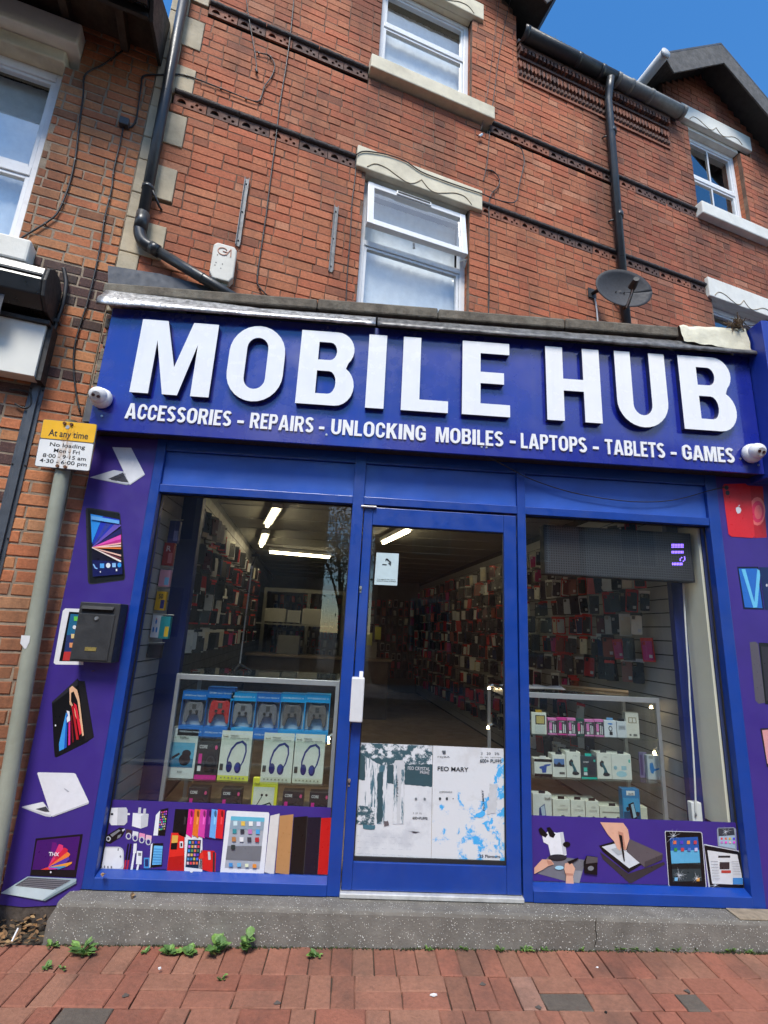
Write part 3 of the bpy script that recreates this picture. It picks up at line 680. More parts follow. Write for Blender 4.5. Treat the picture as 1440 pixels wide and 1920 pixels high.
# door
door = empty('door', (.49, .02, .18), parent=shop)
D0, D1 = XM1 + .006, XD1 and XD0 - .006
dz0, dz1 = .183, 2.298; gx0, gx1, gz0, gz1 = .056, .897, .318, 2.182
for nm, bx in (('stile', (D0, gx0, dz0, dz1)), ('stile', (gx1, D1, dz0, dz1)), ('rail', (gx0, gx1, dz0, gz0)), ('rail', (gx0, gx1, gz1, dz1))):
    part(nm, bx[0], bx[1], .006 if nm == 'stile' else .0075, .052, bx[2], bx[3], BLUE, door, .004)
pane('pane', gx0, gx1, gz0, gz1, .032, SHOPGLASS, door)
g = MB(); g.box(gx0, gx0 + .006, .018, .030, gz0, gz1, GASK).box(gx1 - .006, gx1, .018, .030, gz0, gz1, GASK).box(gx0 + .006, gx1 - .006, .018, .030, gz0, gz0 + .02, GASK).box(gx0 + .006, gx1 - .006, .018, .030, gz1 - .006, gz1, GASK); g.build('glazing_gasket', door)
STEEL = mat('steel_brushed', (.55, .54, .52), .35, .1, 40, metal=.9)
for (x, y) in ((676, 1105), (654.5, 1467)):
    p = at(x, y, .006); mb = MB(); mb.tube([p + Vector((0, .003, .012)), p + Vector((0, -.006, .012))], .009, STEEL, 12); mb.tube([p + Vector((0, .003, -.006)), p + Vector((0, -.005, -.006))], .0065, STEEL, 10); mb.box(p.x - .0055, p.x + .0055, p.y - .005, p.y + .003, p.z - .02, p.z + .01, STEEL); mb.build('lock_cylinder', door)
p0, p1 = at(677, 948, -.002), at(706, 951, -.002); MB().box(p0.x, p1.x, -.016, .0055, p1.z - .006, p0.z, mat('closer_arm', (.6, .58, .55), .4, metal=.6)).build('door_pivot', door, bevel=.002)
a, b = at(662, 1268, -.05), at(690, 1338, -.05)
hb = MB(); hb.box(-.012, .062, -.062, .004, 1.03, 1.268, mat('handle_white_box', (.62, .63, .64), .45, .06, dirt=.12)); hb.build('handle_box', door, bevel=.006)
MB().box(.030, .052, .004, .0058, 1.268, 1.30, UPVC).build('handle_plate', door)
part('threshold', XM1, XD0, -.02, .10, .157, .180, mat('threshold_aluminium', (.62, .62, .60), .45, .15, 20, metal=.4, dirt=.25), bevel=.004)
# the dust of the threshold and the moulded sill line on the concrete
# ------------------------------------------------------------------ printed panels on the glass (stall panels)
def stall(nm, x0, x1, z0, z1, Y, label):
    return MB().box(x0, x1, Y, Y + .003, z0, z1, PURPLE).build(nm, shop, label=label)
st_l = stall('stall_panel', XL1 + .002, XM0 - .002, .236, .562, .050, 'purple printed panel of chargers, phone cases and a white tablet')
st_r = stall('stall_panel', XD1 + .002, XR0 - .002, .236, .560, .050, 'purple printed panel of repair pictures, microscope and cracked tablets')
SY = .0495
z2 = lambda x, y: (150 + x / 2.824, 1480 + y / 2.825)
def q4(x0, y0, x1, y1): return [(x0, y0), (x1, y0), (x1, y1), (x0, y1)]
WHT, OFF, GRY, DRK, BLK = (238, 240, 244), (205, 208, 214), (130, 132, 138), (45, 45, 52), (14, 14, 18)
picture('charger_plug_picture', st_l, [(WHT, [(165, 98), (245, 96), (252, 110), (250, 175), (235, 190), (165, 190), (155, 175), (158, 110)]), (WHT, q4(250, 126, 264, 136)), (OFF, [(200, 98), (245, 96), (252, 110), (250, 175), (235, 190), (196, 190)]), (BLK, q4(163, 126, 176, 136))], SY, z2)
picture('usb_plug_picture', st_l, [(WHT, [(280, 125), (364, 130), (358, 195), (322, 208), (275, 195)]), (OFF, [(322, 140), (364, 130), (358, 195), (322, 208)]), (OFF, [(310, 96), (324, 96), (322, 130), (306, 130)]), (OFF, [(336, 102), (350, 102), (347, 134), (333, 132)])], SY, z2)
picture('black_phone_picture', st_l, [(WHT, [(402, 136), (430, 106), (425, 245), (388, 244)]), (BLK, [(425, 108), (468, 99), (450, 246), (412, 244)])] + [((random.choice([90, 200, 230]), random.choice([90, 150, 210]), random.choice([110, 180, 220])), q4(428 + c * 9 - r * 1.6, 118 + r * 13 - c * 1.5, 434 + c * 9 - r * 1.6, 126 + r * 13 - c * 1.5)) for r in range(8) for c in range(4)], SY, z2)
picture('car_charger_picture', st_l, [(BLK, [(132, 262), (140, 245), (210, 202), (235, 206), (238, 222), (222, 250), (160, 288), (142, 284)]), (GRY, [(160, 240), (205, 212), (215, 218), (170, 252)]), (OFF, el(150, 262, 13, 14)), (DRK, el(150, 262, 7, 8)), (OFF, [(222, 214), (238, 208), (238, 214), (226, 224)]), (GRY, [(200, 245), (220, 236), (212, 254), (196, 262)])], SY, z2)
for i, c in enumerate(((70, 50, 60), (228, 230, 235), (235, 150, 190), (240, 190, 205))):
    x = 245 + i * 35; y = 210 + i * 10
    picture('ring_holder_picture', st_l, [(c, [(x, y), (x + 30, y + 6), (x + 27, y + 36), (x - 4, y + 28)]), (OFF, el(x + 12, y + 38, 15, 18)), ((60, 40, 130), el(x + 12, y + 38, 9, 12))], SY, z2)
picture('earphone_case_picture', st_l, [(OFF, rrect(103, 232, 304, 436, 30)), (WHT, rrect(112, 226, 312, 420, 26)), (GRY, [(200, 312), (206, 312), (204, 326), (199, 326)]), (GRY, el(214, 356, 4, 6)), (GRY, el(130, 410, 4, 7)), (GRY, el(148, 412, 4, 7)), (GRY, el(166, 412, 4, 7))], SY, z2)
picture('cable_picture', st_l, [(BLK, [(252, 288), (260, 287), (248, 375), (238, 375)]), (BLK, [(266, 288), (274, 287), (262, 375), (252, 375)]), ((190, 40, 60), [(238, 375), (246, 375), (237, 440), (228, 440)]), ((190, 40, 60), [(253, 375), (261, 375), (251, 440), (242, 440)]), (WHT, [(284, 288), (301, 286), (298, 338), (280, 338)]), (WHT, [(282, 338), (292, 338), (276, 442), (264, 442)]), (WHT, [(302, 326), (330, 328), (326, 398), (296, 396)]), (GRY, q4(308, 336, 324, 352)), (WHT, [(303, 398), (314, 398), (304, 442), (294, 442)])], SY, z2)
picture('blue_phone_picture', st_l, [(WHT, [(375, 290), (392, 284), (384, 416), (366, 414)]), (BLK, [(385, 286), (441, 285), (434, 408), (372, 416)]), ((110, 195, 245), [(392, 298), (438, 300), (431, 398), (382, 400)]), ((70, 150, 215), q4(338, 362, 368, 418)), ((30, 50, 110), q4(344, 370, 362, 408))] + [((60, 140, 210), [(390 - r * 1.6, 314 + r * 14), (436 - r, 316 + r * 14), (436 - r, 319 + r * 14), (390 - r * 1.6, 317 + r * 14)]) for r in range(6)], SY, z2)
case_cols = ((18, 14, 16), (226, 30, 140), (236, 120, 40), (222, 70, 170), (110, 20, 120), (110, 175, 240), (225, 35, 45))
case_x = ((500, 574), (572, 606), (604, 640), (634, 674), (668, 704), (694, 732), (726, 768))
sh = []
for c, (a, b) in zip(case_cols, case_x): sh += [(c, [(a + 4, 104), (b, 106 + (a - 500) * .02), (b - 14, 256 + (a - 500) * .03), (a - 10, 228 + (a - 500) * .13)]), (tuple(min(255, v + 40) for v in c), [(b - 20, 128), (b - 10, 128), (b - 16, 186), (b - 25, 186)]), (tuple(int(v * .6) for v in c), el(b - 15, 130, 6, 18))]
picture('flip_case_row_picture', st_l, sh, SY, z2)
picture('red_wallet_case_picture', st_l, [((232, 45, 35), [(484, 230), (560, 232), (550, 436), (458, 446)]), ((190, 25, 22), [(470, 360), (553, 350), (550, 436), (458, 446)]), ((230, 180, 80), [(488, 244), (520, 244), (516, 284), (484, 284)]), (BLK, [(482, 286), (516, 282), (512, 318), (480, 318)]), (WHT, q4(528, 276, 546, 310)), (BLK, q4(532, 284, 541, 303))], SY, z2)
icons = lambda x0, y0, dx, dy, nx, ny, w, h, sk=0: [((random.choice([60, 90, 200, 230, 240]), random.choice([70, 150, 190, 120]), random.choice([80, 200, 230, 90])), q4(x0 + c * dx - r * sk, y0 + r * dy, x0 + c * dx + w - r * sk, y0 + r * dy + h)) for r in range(ny) for c in range(nx)]
picture('white_phone_picture', st_l, [(WHT, rrect(552, 648, 234, 448, 16)), ((30, 60, 90), [(572, 266), (641, 268), (628, 420), (558, 412)])] + icons(576, 274, 16, 22, 4, 6, 11, 14, 2.2) + [(GRY, q4(596, 248, 614, 252)), (WHT, el(590, 432, 9, 9))], SY, z2)
picture('red_flip_case_picture', st_l, [((222, 35, 32), [(640, 322), (710, 326), (720, 340), (716, 445), (630, 420)]), ((235, 60, 45), [(624, 345), (650, 330), (656, 362), (630, 372)]), (DRK, [(704, 332), (714, 334), (713, 440), (703, 436)]), (OFF, [(676, 330), (690, 330), (692, 372), (680, 374)])], SY, z2)
tb = [(WHT, [(782, 112), (998, 122), (1003, 130), (974, 448), (966, 454), (748, 448), (742, 440), (776, 118)]), ((175, 180, 190), [(800, 142), (978, 150), (950, 424), (766, 416)]), ((105, 190, 215), [(800, 142), (978, 150), (976, 172), (797, 164)]), ((150, 170, 185), [(797, 164), (976, 172), (971, 218), (792, 210)]), ((120, 122, 128), [(781, 300), (963, 300), (955, 380), (771, 372)])]
for r in range(4):
    for c in range(4):
        if r == 3 and c > 0: continue
        x, y = 812 + c * 41 - r * 4, 168 + r * 42 + c * 1; tb.append((((210, 235, 240), (240, 200, 90), (245, 245, 240), (230, 230, 250), (60, 150, 160), (60, 60, 70), (200, 130, 190), (80, 170, 230), (190, 130, 80), (240, 240, 240), (70, 70, 80), (190, 50, 60), (50, 60, 60))[(r * 4 + c) % 13], q4(x, y, x + 21, y + 24)))
tb += [((70, 150, 220), q4(788, 390, 808, 410)), ((120, 190, 230), q4(832, 390, 852, 410)), ((235, 240, 200), q4(874, 394, 892, 412)), ((240, 150, 60), q4(914, 396, 934, 416))]
picture('white_tablet_picture', st_l, tb, SY, z2)
cv = []
for c, pts in (((225, 222, 218), [(1008, 140), (1055, 128), (1025, 452), (976, 438)]), ((190, 140, 90), [(1058, 140), (1128, 132), (1104, 452), (1034, 442)]), ((22, 18, 18), [(1132, 148), (1204, 142), (1182, 450), (1110, 444)]), ((26, 22, 40), [(1206, 148), (1276, 148), (1256, 450), (1186, 446)]), ((205, 28, 28), [(1278, 152), (1328, 150), (1310, 452), (1258, 450)])):
    cv += [(c, pts), (tuple(min(255, int(v * .6 + 50)) for v in c), [pts[1], (pts[1][0] + 3, pts[1][1]), (pts[2][0] + 3, pts[2][1]), pts[2]])]
picture('tablet_cover_picture', st_l, cv, SY, z2)
# right stall panel
z7 = lambda x, y: (980 + x / 3.13, 1520 + y / 3.13)
SKIN, SKIN_D = (228, 176, 150), (196, 140, 118)
picture('microscope_picture', st_r, [((120, 120, 128), [(85, 335), (160, 262), (370, 290), (360, 330), (330, 435), (90, 370)]), ((150, 152, 158), [(300, 350), (350, 355), (332, 425), (296, 420)]), (DRK, el(205, 275, 55, 22)), (WHT, [(115, 150), (150, 120), (200, 130), (235, 125), (250, 200), (258, 260), (215, 275), (165, 268), (150, 200), (122, 185)]), (OFF, [(218, 130), (238, 126), (258, 250), (238, 268)]), (BLK, [(92, 110), (108, 96), (148, 140), (134, 158), (104, 140)]), (BLK, [(140, 100), (160, 96), (192, 140), (180, 160), (158, 150)]), (BLK, el(258, 198, 22, 16)), (DRK, el(205, 272, 52, 16)), ((170, 220, 240), el(215, 335, 26, 12)), (SKIN, [(68, 335), (115, 285), (165, 288), (185, 315), (150, 325), (120, 345), (68, 372)]), (SKIN_D, [(140, 290), (170, 298), (180, 315), (150, 318)]), (SKIN, [(248, 310), (285, 300), (308, 340), (296, 385), (303, 460), (252, 458), (255, 380), (244, 345)]), (SKIN_D, [(252, 365), (296, 370), (296, 382), (254, 380)]), (BLK, [(262, 300), (322, 276), (330, 284), (275, 316)]), (BLK, [(376, 264), (440, 272), (438, 378), (362, 368), (358, 300)]), ((90, 85, 88), [(378, 266), (440, 274), (440, 304), (370, 312)]), (GRY, el(400, 338, 18, 14))], SY, z7)
picture('console_repair_picture', st_r, [((58, 52, 56), [(452, 240), (620, 370), (830, 300), (836, 315), (640, 425), (625, 425), (470, 285)]), ((22, 20, 22), [(448, 205), (540, 180), (625, 200), (710, 310), (620, 365), (470, 240)]), ((218, 222, 226), [(465, 212), (545, 192), (590, 215), (690, 305), (625, 338)]), ((96, 88, 92), [(628, 166), (822, 252), (820, 285), (716, 332), (610, 240)]), ((70, 64, 68), [(716, 300), (822, 256), (820, 288), (716, 334)]), ((180, 186, 190), [(520, 225), (560, 215), (600, 250), (560, 262)]), (SKIN, [(455, 68), (590, 72), (618, 110), (627, 165), (606, 232), (592, 228), (588, 170), (572, 236), (556, 222), (536, 180), (500, 140)]), (SKIN_D, [(560, 120), (590, 130), (606, 232), (596, 230), (584, 170), (574, 232)]), (BLK, [(564, 140), (584, 146), (600, 295), (594, 298), (580, 220)])], SY, z7)
crack = lambda cx, cy, n, r, sd: [((225, 232, 238), [(cx, cy), (cx + r * random.Random(sd + i).uniform(.4, 1) * math.cos(i * 2 * math.pi / n + .3), cy + r * random.Random(sd + i).uniform(.4, 1) * math.sin(i * 2 * math.pi / n + .3)), (cx + 3 * math.cos(i), cy + 3 * math.sin(i))]) for i in range(n)]
picture('cracked_tablet_picture', st_r, [(OFF, [(838, 118), (1046, 124), (1054, 134), (1080, 446), (1072, 454), (864, 446), (856, 438), (834, 126)]), (BLK, [(842, 122), (1044, 128), (1050, 136), (1075, 444), (1068, 450), (866, 442), (860, 436), (838, 130)]), ((40, 90, 170), [(864, 160), (1028, 154), (1036, 230), (868, 235)]), ((95, 175, 215), [(868, 235), (1036, 230), (1042, 305), (874, 310)]), ((50, 62, 66), [(874, 310), (1042, 305), (1052, 412), (882, 418)]), ((24, 28, 30), [(874, 318), (940, 308), (1042, 316), (1044, 340), (876, 342)])] + icons(884, 176, 40, 42, 4, 2, 18, 20, -5) + [((120, 190, 230), q4(892, 392, 910, 412)), ((240, 170, 70), q4(1020, 394, 1038, 414))] + crack(920, 380, 15, 60, 5) + crack(1020, 400, 9, 46, 9) + crack(885, 150, 9, 70, 3), SY, z7)
picture('cracked_reader_picture', st_r, [(OFF, [(1062, 198), (1068, 196), (1270, 236), (1318, 455), (1312, 460), (1098, 452), (1090, 446)]), (BLK, [(1065, 202), (1268, 240), (1314, 455), (1100, 448)]), ((222, 224, 226), [(1084, 232), (1260, 258), (1298, 436), (1112, 428)]), ((50, 50, 55), q4(1148, 264, 1218, 276)), ((60, 50, 52), q4(1156, 302, 1214, 344)), ((190, 70, 60), q4(1166, 350, 1222, 366)), ((70, 140, 205), q4(1234, 394, 1292, 432))] + [((175, 178, 182), q4(1104 + r * 2, 296 + r * 17, 1146 + r * 2, 299 + r * 17)) for r in range(7)] + [((175, 178, 182), q4(1226 + r * 2, 296 + r * 15, 1268 + r * 3, 299 + r * 15)) for r in range(6)] + crack(1130, 440, 9, 40, 2), SY, z7)
picture('cracked_phone_picture', st_r, [((150, 158, 172), [(1146, 100), (1240, 98), (1252, 108), (1256, 232), (1146, 208), (1140, 112)]), ((60, 64, 74), [(1148, 104), (1238, 102), (1244, 142), (1150, 150)]), ((165, 190, 210), [(1152, 150), (1244, 146), (1248, 224), (1154, 206)])] + icons(1162, 158, 24, 22, 4, 2, 12, 12, -1) + crack(1195, 124, 11, 44, 13), SY, z7)
# ------------------------------------------------------------------ side pilasters with pictures
pil_l = MB(); pil_l.prism([(-1.728, 0, 2.655), (-1.3465, 0, 2.655), (-1.3465, 0, .16), (-1.375, 0, .12), (-1.42, 0, .085), (-1.62, 0, .07), (-1.745, 0, .078)], (0, .012, 0), PURPLE)
pil_l = pil_l.build('printed_panel', label='tall purple vinyl panel of laptops and tablets left of the window', cat='panel')
pil_r = MB(); pil_r.box(2.3395, 2.78, 0, .012, .12, 2.655, PURPLE); pil_r = pil_r.build('printed_panel', label='tall purple vinyl panel with a red phone at the right edge', cat='panel')
z6 = lambda x, y: (x / 3.8406, 800 + y / 3.84)
z6b = lambda x, y: (x / 3.7656, 1230 + y / 3.7647)
picture('silver_laptop_picture', pil_l, [((200, 205, 215), [(645, 365), (820, 312), (905, 325), (945, 412), (915, 420)]), ((150, 155, 165), [(645, 368), (915, 412), (945, 412), (912, 421)]), ((70, 70, 78), [(780, 375), (885, 330), (925, 400), (870, 395)]), (WHT, [(808, 147), (945, 152), (1044, 345), (935, 418)]), (OFF, [(1040, 340), (1044, 346), (935, 420), (932, 412)]), ((250, 250, 252), el(955, 258, 9, 16))] + [((40, 40, 46), [(800 + r * 22, 378 - r * 10 + 1), (842 + r * 16, 388 - r * 12), (840 + r * 16, 391 - r * 12), (798 + r * 22, 382 - r * 10)]) for r in range(5)], 0, z6)
beams = []
for i, (c, t) in enumerate((((60, 70, 160), -60), ((110, 90, 190), -46), ((40, 40, 100), -34), ((240, 90, 190), -24), ((200, 50, 140), -16), ((255, 190, 180), -10), ((250, 220, 210), -5), ((240, 130, 60), 0), ((250, 200, 180), 14), ((120, 60, 70), 20), ((255, 240, 230), 24))):
    t0, t1 = math.radians(t), math.radians(t + (9 if t < -15 else 3.2)); ox, oy, R_ = 662, 870, 200
    def cl(a): 
        x = 872; y = oy + (x - ox) * math.tan(a)
        return (x, y) if y > 680 else (ox + (680 - oy) / math.tan(a), 680)
    beams.append((c, [(ox, oy - 2), cl(t0), cl(t1), (ox, oy + 3)]))
picture('black_tablet_picture', pil_l, [((52, 50, 54), [(622, 586), (640, 583), (855, 616), (866, 628), (902, 1080), (894, 1106), (660, 1136), (640, 1132), (632, 1112), (616, 604)]), ((26, 25, 30), [(632, 594), (850, 622), (860, 634), (896, 1080), (888, 1100), (660, 1128), (645, 1122)]), ((20, 18, 40), [(652, 628), (860, 668), (882, 1062), (668, 1080)]), ((50, 150, 235), [(652, 628), (740, 645), (662, 840)]), ((40, 60, 190), [(740, 645), (860, 668), (862, 700), (662, 850)])] + beams + [((24, 30, 90), [(664, 960), (880, 975), (882, 1062), (668, 1080)]), ((110, 180, 240), [(655, 640), (858, 676), (859, 700), (657, 668)]), ((140, 190, 245), [(668, 990), (676, 988), (690, 1015), (703, 1018), (700, 1026), (682, 1020)]), ((90, 170, 240), q4(720, 985, 750, 1018)), (WHT, el(779, 999, 16, 18)), ((150, 200, 245), q4(808, 982, 834, 1012)), ((60, 160, 235), el(860, 996, 14, 17)), (WHT, [(716, 1045), (726, 1038), (726, 1052)]), (WHT, q4(834, 1024, 844, 1040))], 0, z6)
picture('white_framed_tablet_picture', pil_l, [(WHT, [(470, 1308), (600, 1312), (600, 1715), (400, 1712), (386, 1700), (452, 1325)]), (BLK, [(498, 1332), (600, 1338), (600, 1690), (426, 1688)]), ((40, 110, 150), [(508, 1348), (600, 1354), (600, 1500), (480, 1500)]), ((45, 60, 110), [(480, 1500), (600, 1500), (600, 1620), (462, 1620)]), ((200, 60, 60), [(462, 1620), (600, 1620), (600, 1684), (450, 1684)]), ((110, 210, 90), q4(532, 1366, 560, 1398)), (WHT, el(536, 1444, 13, 14)), ((235, 210, 150), q4(512, 1492, 540, 1524)), ((235, 160, 110), q4(500, 1556, 528, 1590))], 0, z6)
picture('folded_tablet_picture', pil_l, [((16, 15, 18), [(548, 158), (566, 190), (598, 176), (664, 572), (610, 612), (400, 716), (386, 712), (380, 640), (366, 325)]), ((30, 28, 32), [(556, 176), (598, 178), (662, 570), (600, 600)]), ((46, 44, 50), [(366, 325), (548, 160), (552, 200), (375, 335)])] + [(c, [(a, 320 + i * 14), (a + w, 322 + i * 16), (b + w2, 560 + 8 * i - (b - 420) * .45), (b, 575 + 8 * i - (b - 420) * .4)]) for i, (c, a, w, b, w2) in enumerate((((240, 200, 160), 488, 14, 570, 16),))] + [((66, 160, 235), [(466, 400), (474, 402), (462, 650), (418, 672), (416, 620)]), ((30, 90, 190), [(470, 402), (478, 405), (470, 645), (452, 655)]), ((220, 50, 140), [(484, 440), (496, 440), (496, 625), (482, 632)]), ((190, 30, 40), [(504, 350), (520, 350), (556, 588), (540, 592)]), ((120, 20, 30), [(500, 420), (508, 420), (522, 606), (510, 612)]), ((230, 40, 60), [(520, 330), (540, 345), (580, 540), (562, 560)]), ((238, 190, 150), [(490, 230), (510, 210), (545, 240), (560, 300), (592, 560), (580, 566), (548, 320), (520, 250), (502, 260), (500, 350), (492, 340)]), (WHT, [(470, 385), (490, 390), (496, 455), (474, 470), (470, 440), (480, 420)]), (WHT, el(392, 490, 5, 7))], 0, z6b)
picture('white_laptop_picture', pil_l, [((205, 208, 214), [(150, 1068), (305, 1030), (372, 1120), (360, 1136), (320, 1132)]), ((236, 238, 242), [(152, 1064), (300, 1030), (362, 1110), (350, 1122)]), ((70, 72, 80), [(250, 1080), (325, 1062), (350, 1100), (318, 1100)]), ((236, 237, 242), [(262, 826), (272, 821), (520, 826), (534, 832), (628, 1030), (620, 1044), (372, 1132), (360, 1128)]), ((196, 198, 206), [(628, 1030), (624, 1044), (372, 1136), (366, 1128)]), ((180, 182, 190), [(450, 936), (458, 934), (490, 956), (478, 962)])], 0, z6b)
fl = []
for i, c in enumerate(((110, 20, 120), (235, 60, 120), (225, 40, 70), (245, 130, 60), (90, 60, 170), (240, 160, 60), (70, 150, 200), (200, 60, 170), (235, 70, 60))):
    a = -1.2 + i * .36; fl.append((c, [(340, 1490), (340 + 150 * math.cos(a - .16) * (1.25 if i > 4 else .95), 1420 + 110 * math.sin(a - .16) * .9 - 10), (340 + 175 * math.cos(a) * (1.15 if i > 4 else .9), 1410 + 110 * math.sin(a) * .9), (340 + 150 * math.cos(a + .2) * (1.2 if i > 4 else .9), 1425 + 105 * math.sin(a + .2) * .85)]))
fl = [(c, [(min(max(x, 232 + (1510 - y) * .14), 528 + (1510 - y) * .14), min(max(y, 1290), 1508)) for x, y in pts]) for c, pts in fl]
picture('silver_open_laptop_picture', pil_l, [((18, 16, 24), [(252, 1288), (584, 1256), (584, 1270), (535, 1565), (212, 1550)]), ((70, 20, 110), [(262, 1302), (566, 1272), (526, 1510), (226, 1508)])] + fl + [(WHT, q4(345, 1384, 368, 1390)), ((170, 190, 198), [(3, 1674), (195, 1556), (540, 1572), (535, 1600), (310, 1728)]), ((205, 222, 228), [(3, 1674), (110, 1610), (400, 1650), (300, 1722)]), ((95, 95, 102), [(105, 1622), (200, 1562), (500, 1582), (375, 1650)]), ((120, 140, 148), [(535, 1590), (540, 1604), (316, 1730), (300, 1724)]), (WHT, el(358, 1526, 6, 7))] + [((150, 150, 158), [(125 + r * 18, 1618 - r * 11), (395 + r * 24, 1640 - r * 13), (394 + r * 24, 1644 - r * 13), (124 + r * 18, 1622 - r * 11)]) for r in range(5)], 0, z6b)
for body, a, b, h, cnv in (('THX', (343, 1410), (415, 1412), 26, z6b),):
    mb = MB(); text_px(mb, body, cnv(*a), cnv(*b), h / 3.76, -.011, ink(rgb(*WHT)), .02); mb.build('screen_lettering', pil_l, recalc=False)
z8 = lambda x, y: (1280 + x / 2.231, 860 + y / 2.2326)
picture('red_phone_picture', pil_r, [((196, 24, 36), [(268, 112), (335, 116), (352, 330), (300, 332)]), ((250, 120, 110), el(312, 220, 34, 60)), ((240, 40, 90), el(314, 222, 26, 46)), ((250, 110, 110), el(316, 224, 16, 30)), ((222, 38, 48), [(172, 106), (262, 104), (282, 118), (302, 322), (294, 332), (204, 326), (192, 316), (166, 120)]), (DRK, el(184, 121, 9, 10)), (DRK, el(188, 143, 9, 10)), (WHT, [(222, 206), (232, 201), (242, 206), (246, 216), (240, 228), (230, 230), (224, 220)]), (WHT, [(232, 200), (236, 193), (240, 194), (237, 200)])], 0, z8)
picture('blue_phone_picture', pil_r, [((14, 22, 60), [(228, 452), (316, 452), (340, 632), (254, 630)]), ((40, 110, 200), [(234, 460), (312, 460), (334, 626), (260, 622)]), ((110, 200, 240), [(246, 462), (262, 462), (300, 600), (312, 462), (326, 470), (312, 622), (296, 624)]), ((20, 40, 90), [(320, 454), (380, 456), (380, 634), (344, 632)]), (OFF, el(352, 530, 4, 6))], 0, z8)
picture('grey_phone_picture', pil_r, [((92, 88, 98), [(280, 768), (304, 766), (316, 776), (346, 1022), (318, 1026), (304, 1012)]), ((26, 26, 30), [(318, 770), (400, 774), (400, 1030), (346, 1028)]), ((52, 50, 58), [(328, 786), (400, 790), (400, 1016), (350, 1014)])], 0, z8)
picture('pink_phone_picture', pil_r, [((40, 36, 40), [(324, 1130), (400, 1124), (400, 1310), (352, 1290)]), ((225, 160, 160), [(332, 1136), (400, 1132), (400, 1300), (354, 1276)])], 0, z8)
# ------------------------------------------------------------------ concrete step
def step_mat():
    k = NT('granolithic_step'); v = k.n('ShaderNodeTexVoronoi'); v.inputs['Scale'].default_value = 105; k.l(k.pos(), v.inputs['Vector'])
    chip = k.ramp(v.outputs['Distance'], .19, .27, (1, 1, 1), (0, 0, 0)); pick = k.n('ShaderNodeSeparateColor'); k.l(v.outputs['Color'], pick.inputs[0])
    sel = k.ramp(pick.outputs[0], .42, .46); both = k.mix(1.0, chip, sel, 'MULTIPLY')
    v2 = k.n('ShaderNodeTexVoronoi'); v2.inputs['Scale'].default_value = 46; k.l(k.pos(), v2.inputs['Vector']); p2_ = k.n('ShaderNodeSeparateColor'); k.l(v2.outputs['Color'], p2_.inputs[0])
    both = k.mix(1.0, both, k.mix(1.0, k.ramp(v2.outputs['Distance'], .13, .19, (1, 1, 1), (0, 0, 0)), k.ramp(p2_.outputs[1], .66, .7), 'MULTIPLY'), 'ADD')
    base = k.mix(k.ramp(k.noise(7, 8, .7), .3, .7), (.105, .096, .083), (.20, .185, .16))
    base = k.mix(k.ramp(k.noise(1.3, 6, .6), .52, .7, (0, 0, 0), (.6, .6, .6)), base, (.10, .09, .076))
    c = k.mix(k.mix(k.ramp(k.noise(20, 4), .3, .65), (.4, .4, .4), (1, 1, 1)), base, k.mix(both, base, (.68, .66, .60))); k.l(c, k.b.inputs['Base Color']); k.b.inputs['Roughness'].default_value = .85
    k.bump(k.mix(.5, k.noise(90, 5), both), .8, .006); return k.m
STEP = step_mat()
mb = MB(); rs = random.Random(2); xs = [-1.40 + i * (4.2 / 60) for i in range(61)]; prof = [(.1, .152), (0.0, .153), (-.105, .155), (-.121, .151), (-.1265, .138), (-.129, .08), (-.133, .0), (-.134, -.06)]
rows = []
for i, x in enumerate(xs):
    sh_ = .03 if i == 0 else 0
    rows.append([(x + (0 if i else (.0 if b > .1 else -.03)), a + rs.uniform(-.0012, .0012) + (.012 if i == 0 and a < 0 else 0), b + rs.uniform(-.001, .001) - (.006 if i == 0 else 0)) for a, b in prof])
mb.sheet(rows, STEP); mb.poly([p for p in rows[0]] + [(-1.40, .1, -.06)], STEP)
step = mb.build('concrete_step', smooth=False, label='speckled grey concrete step running along the foot of the shopfront', cat='step', recalc=True)
cr = bezier([at(1118, 1722, -.129), at(1116, 1740, -.1305), at(1119, 1755, -.132), at(1115, 1775, -.1345)], 5); MB().tube(cr, .0016, HOLE, 5).build('crack', step)
MB().box(2.10, 2.42, -.115, -.01, .1545, .162, mat('air_brick', (.25, .2, .14), .9, .3, 30)).build('loose_trim', step, bevel=.003)
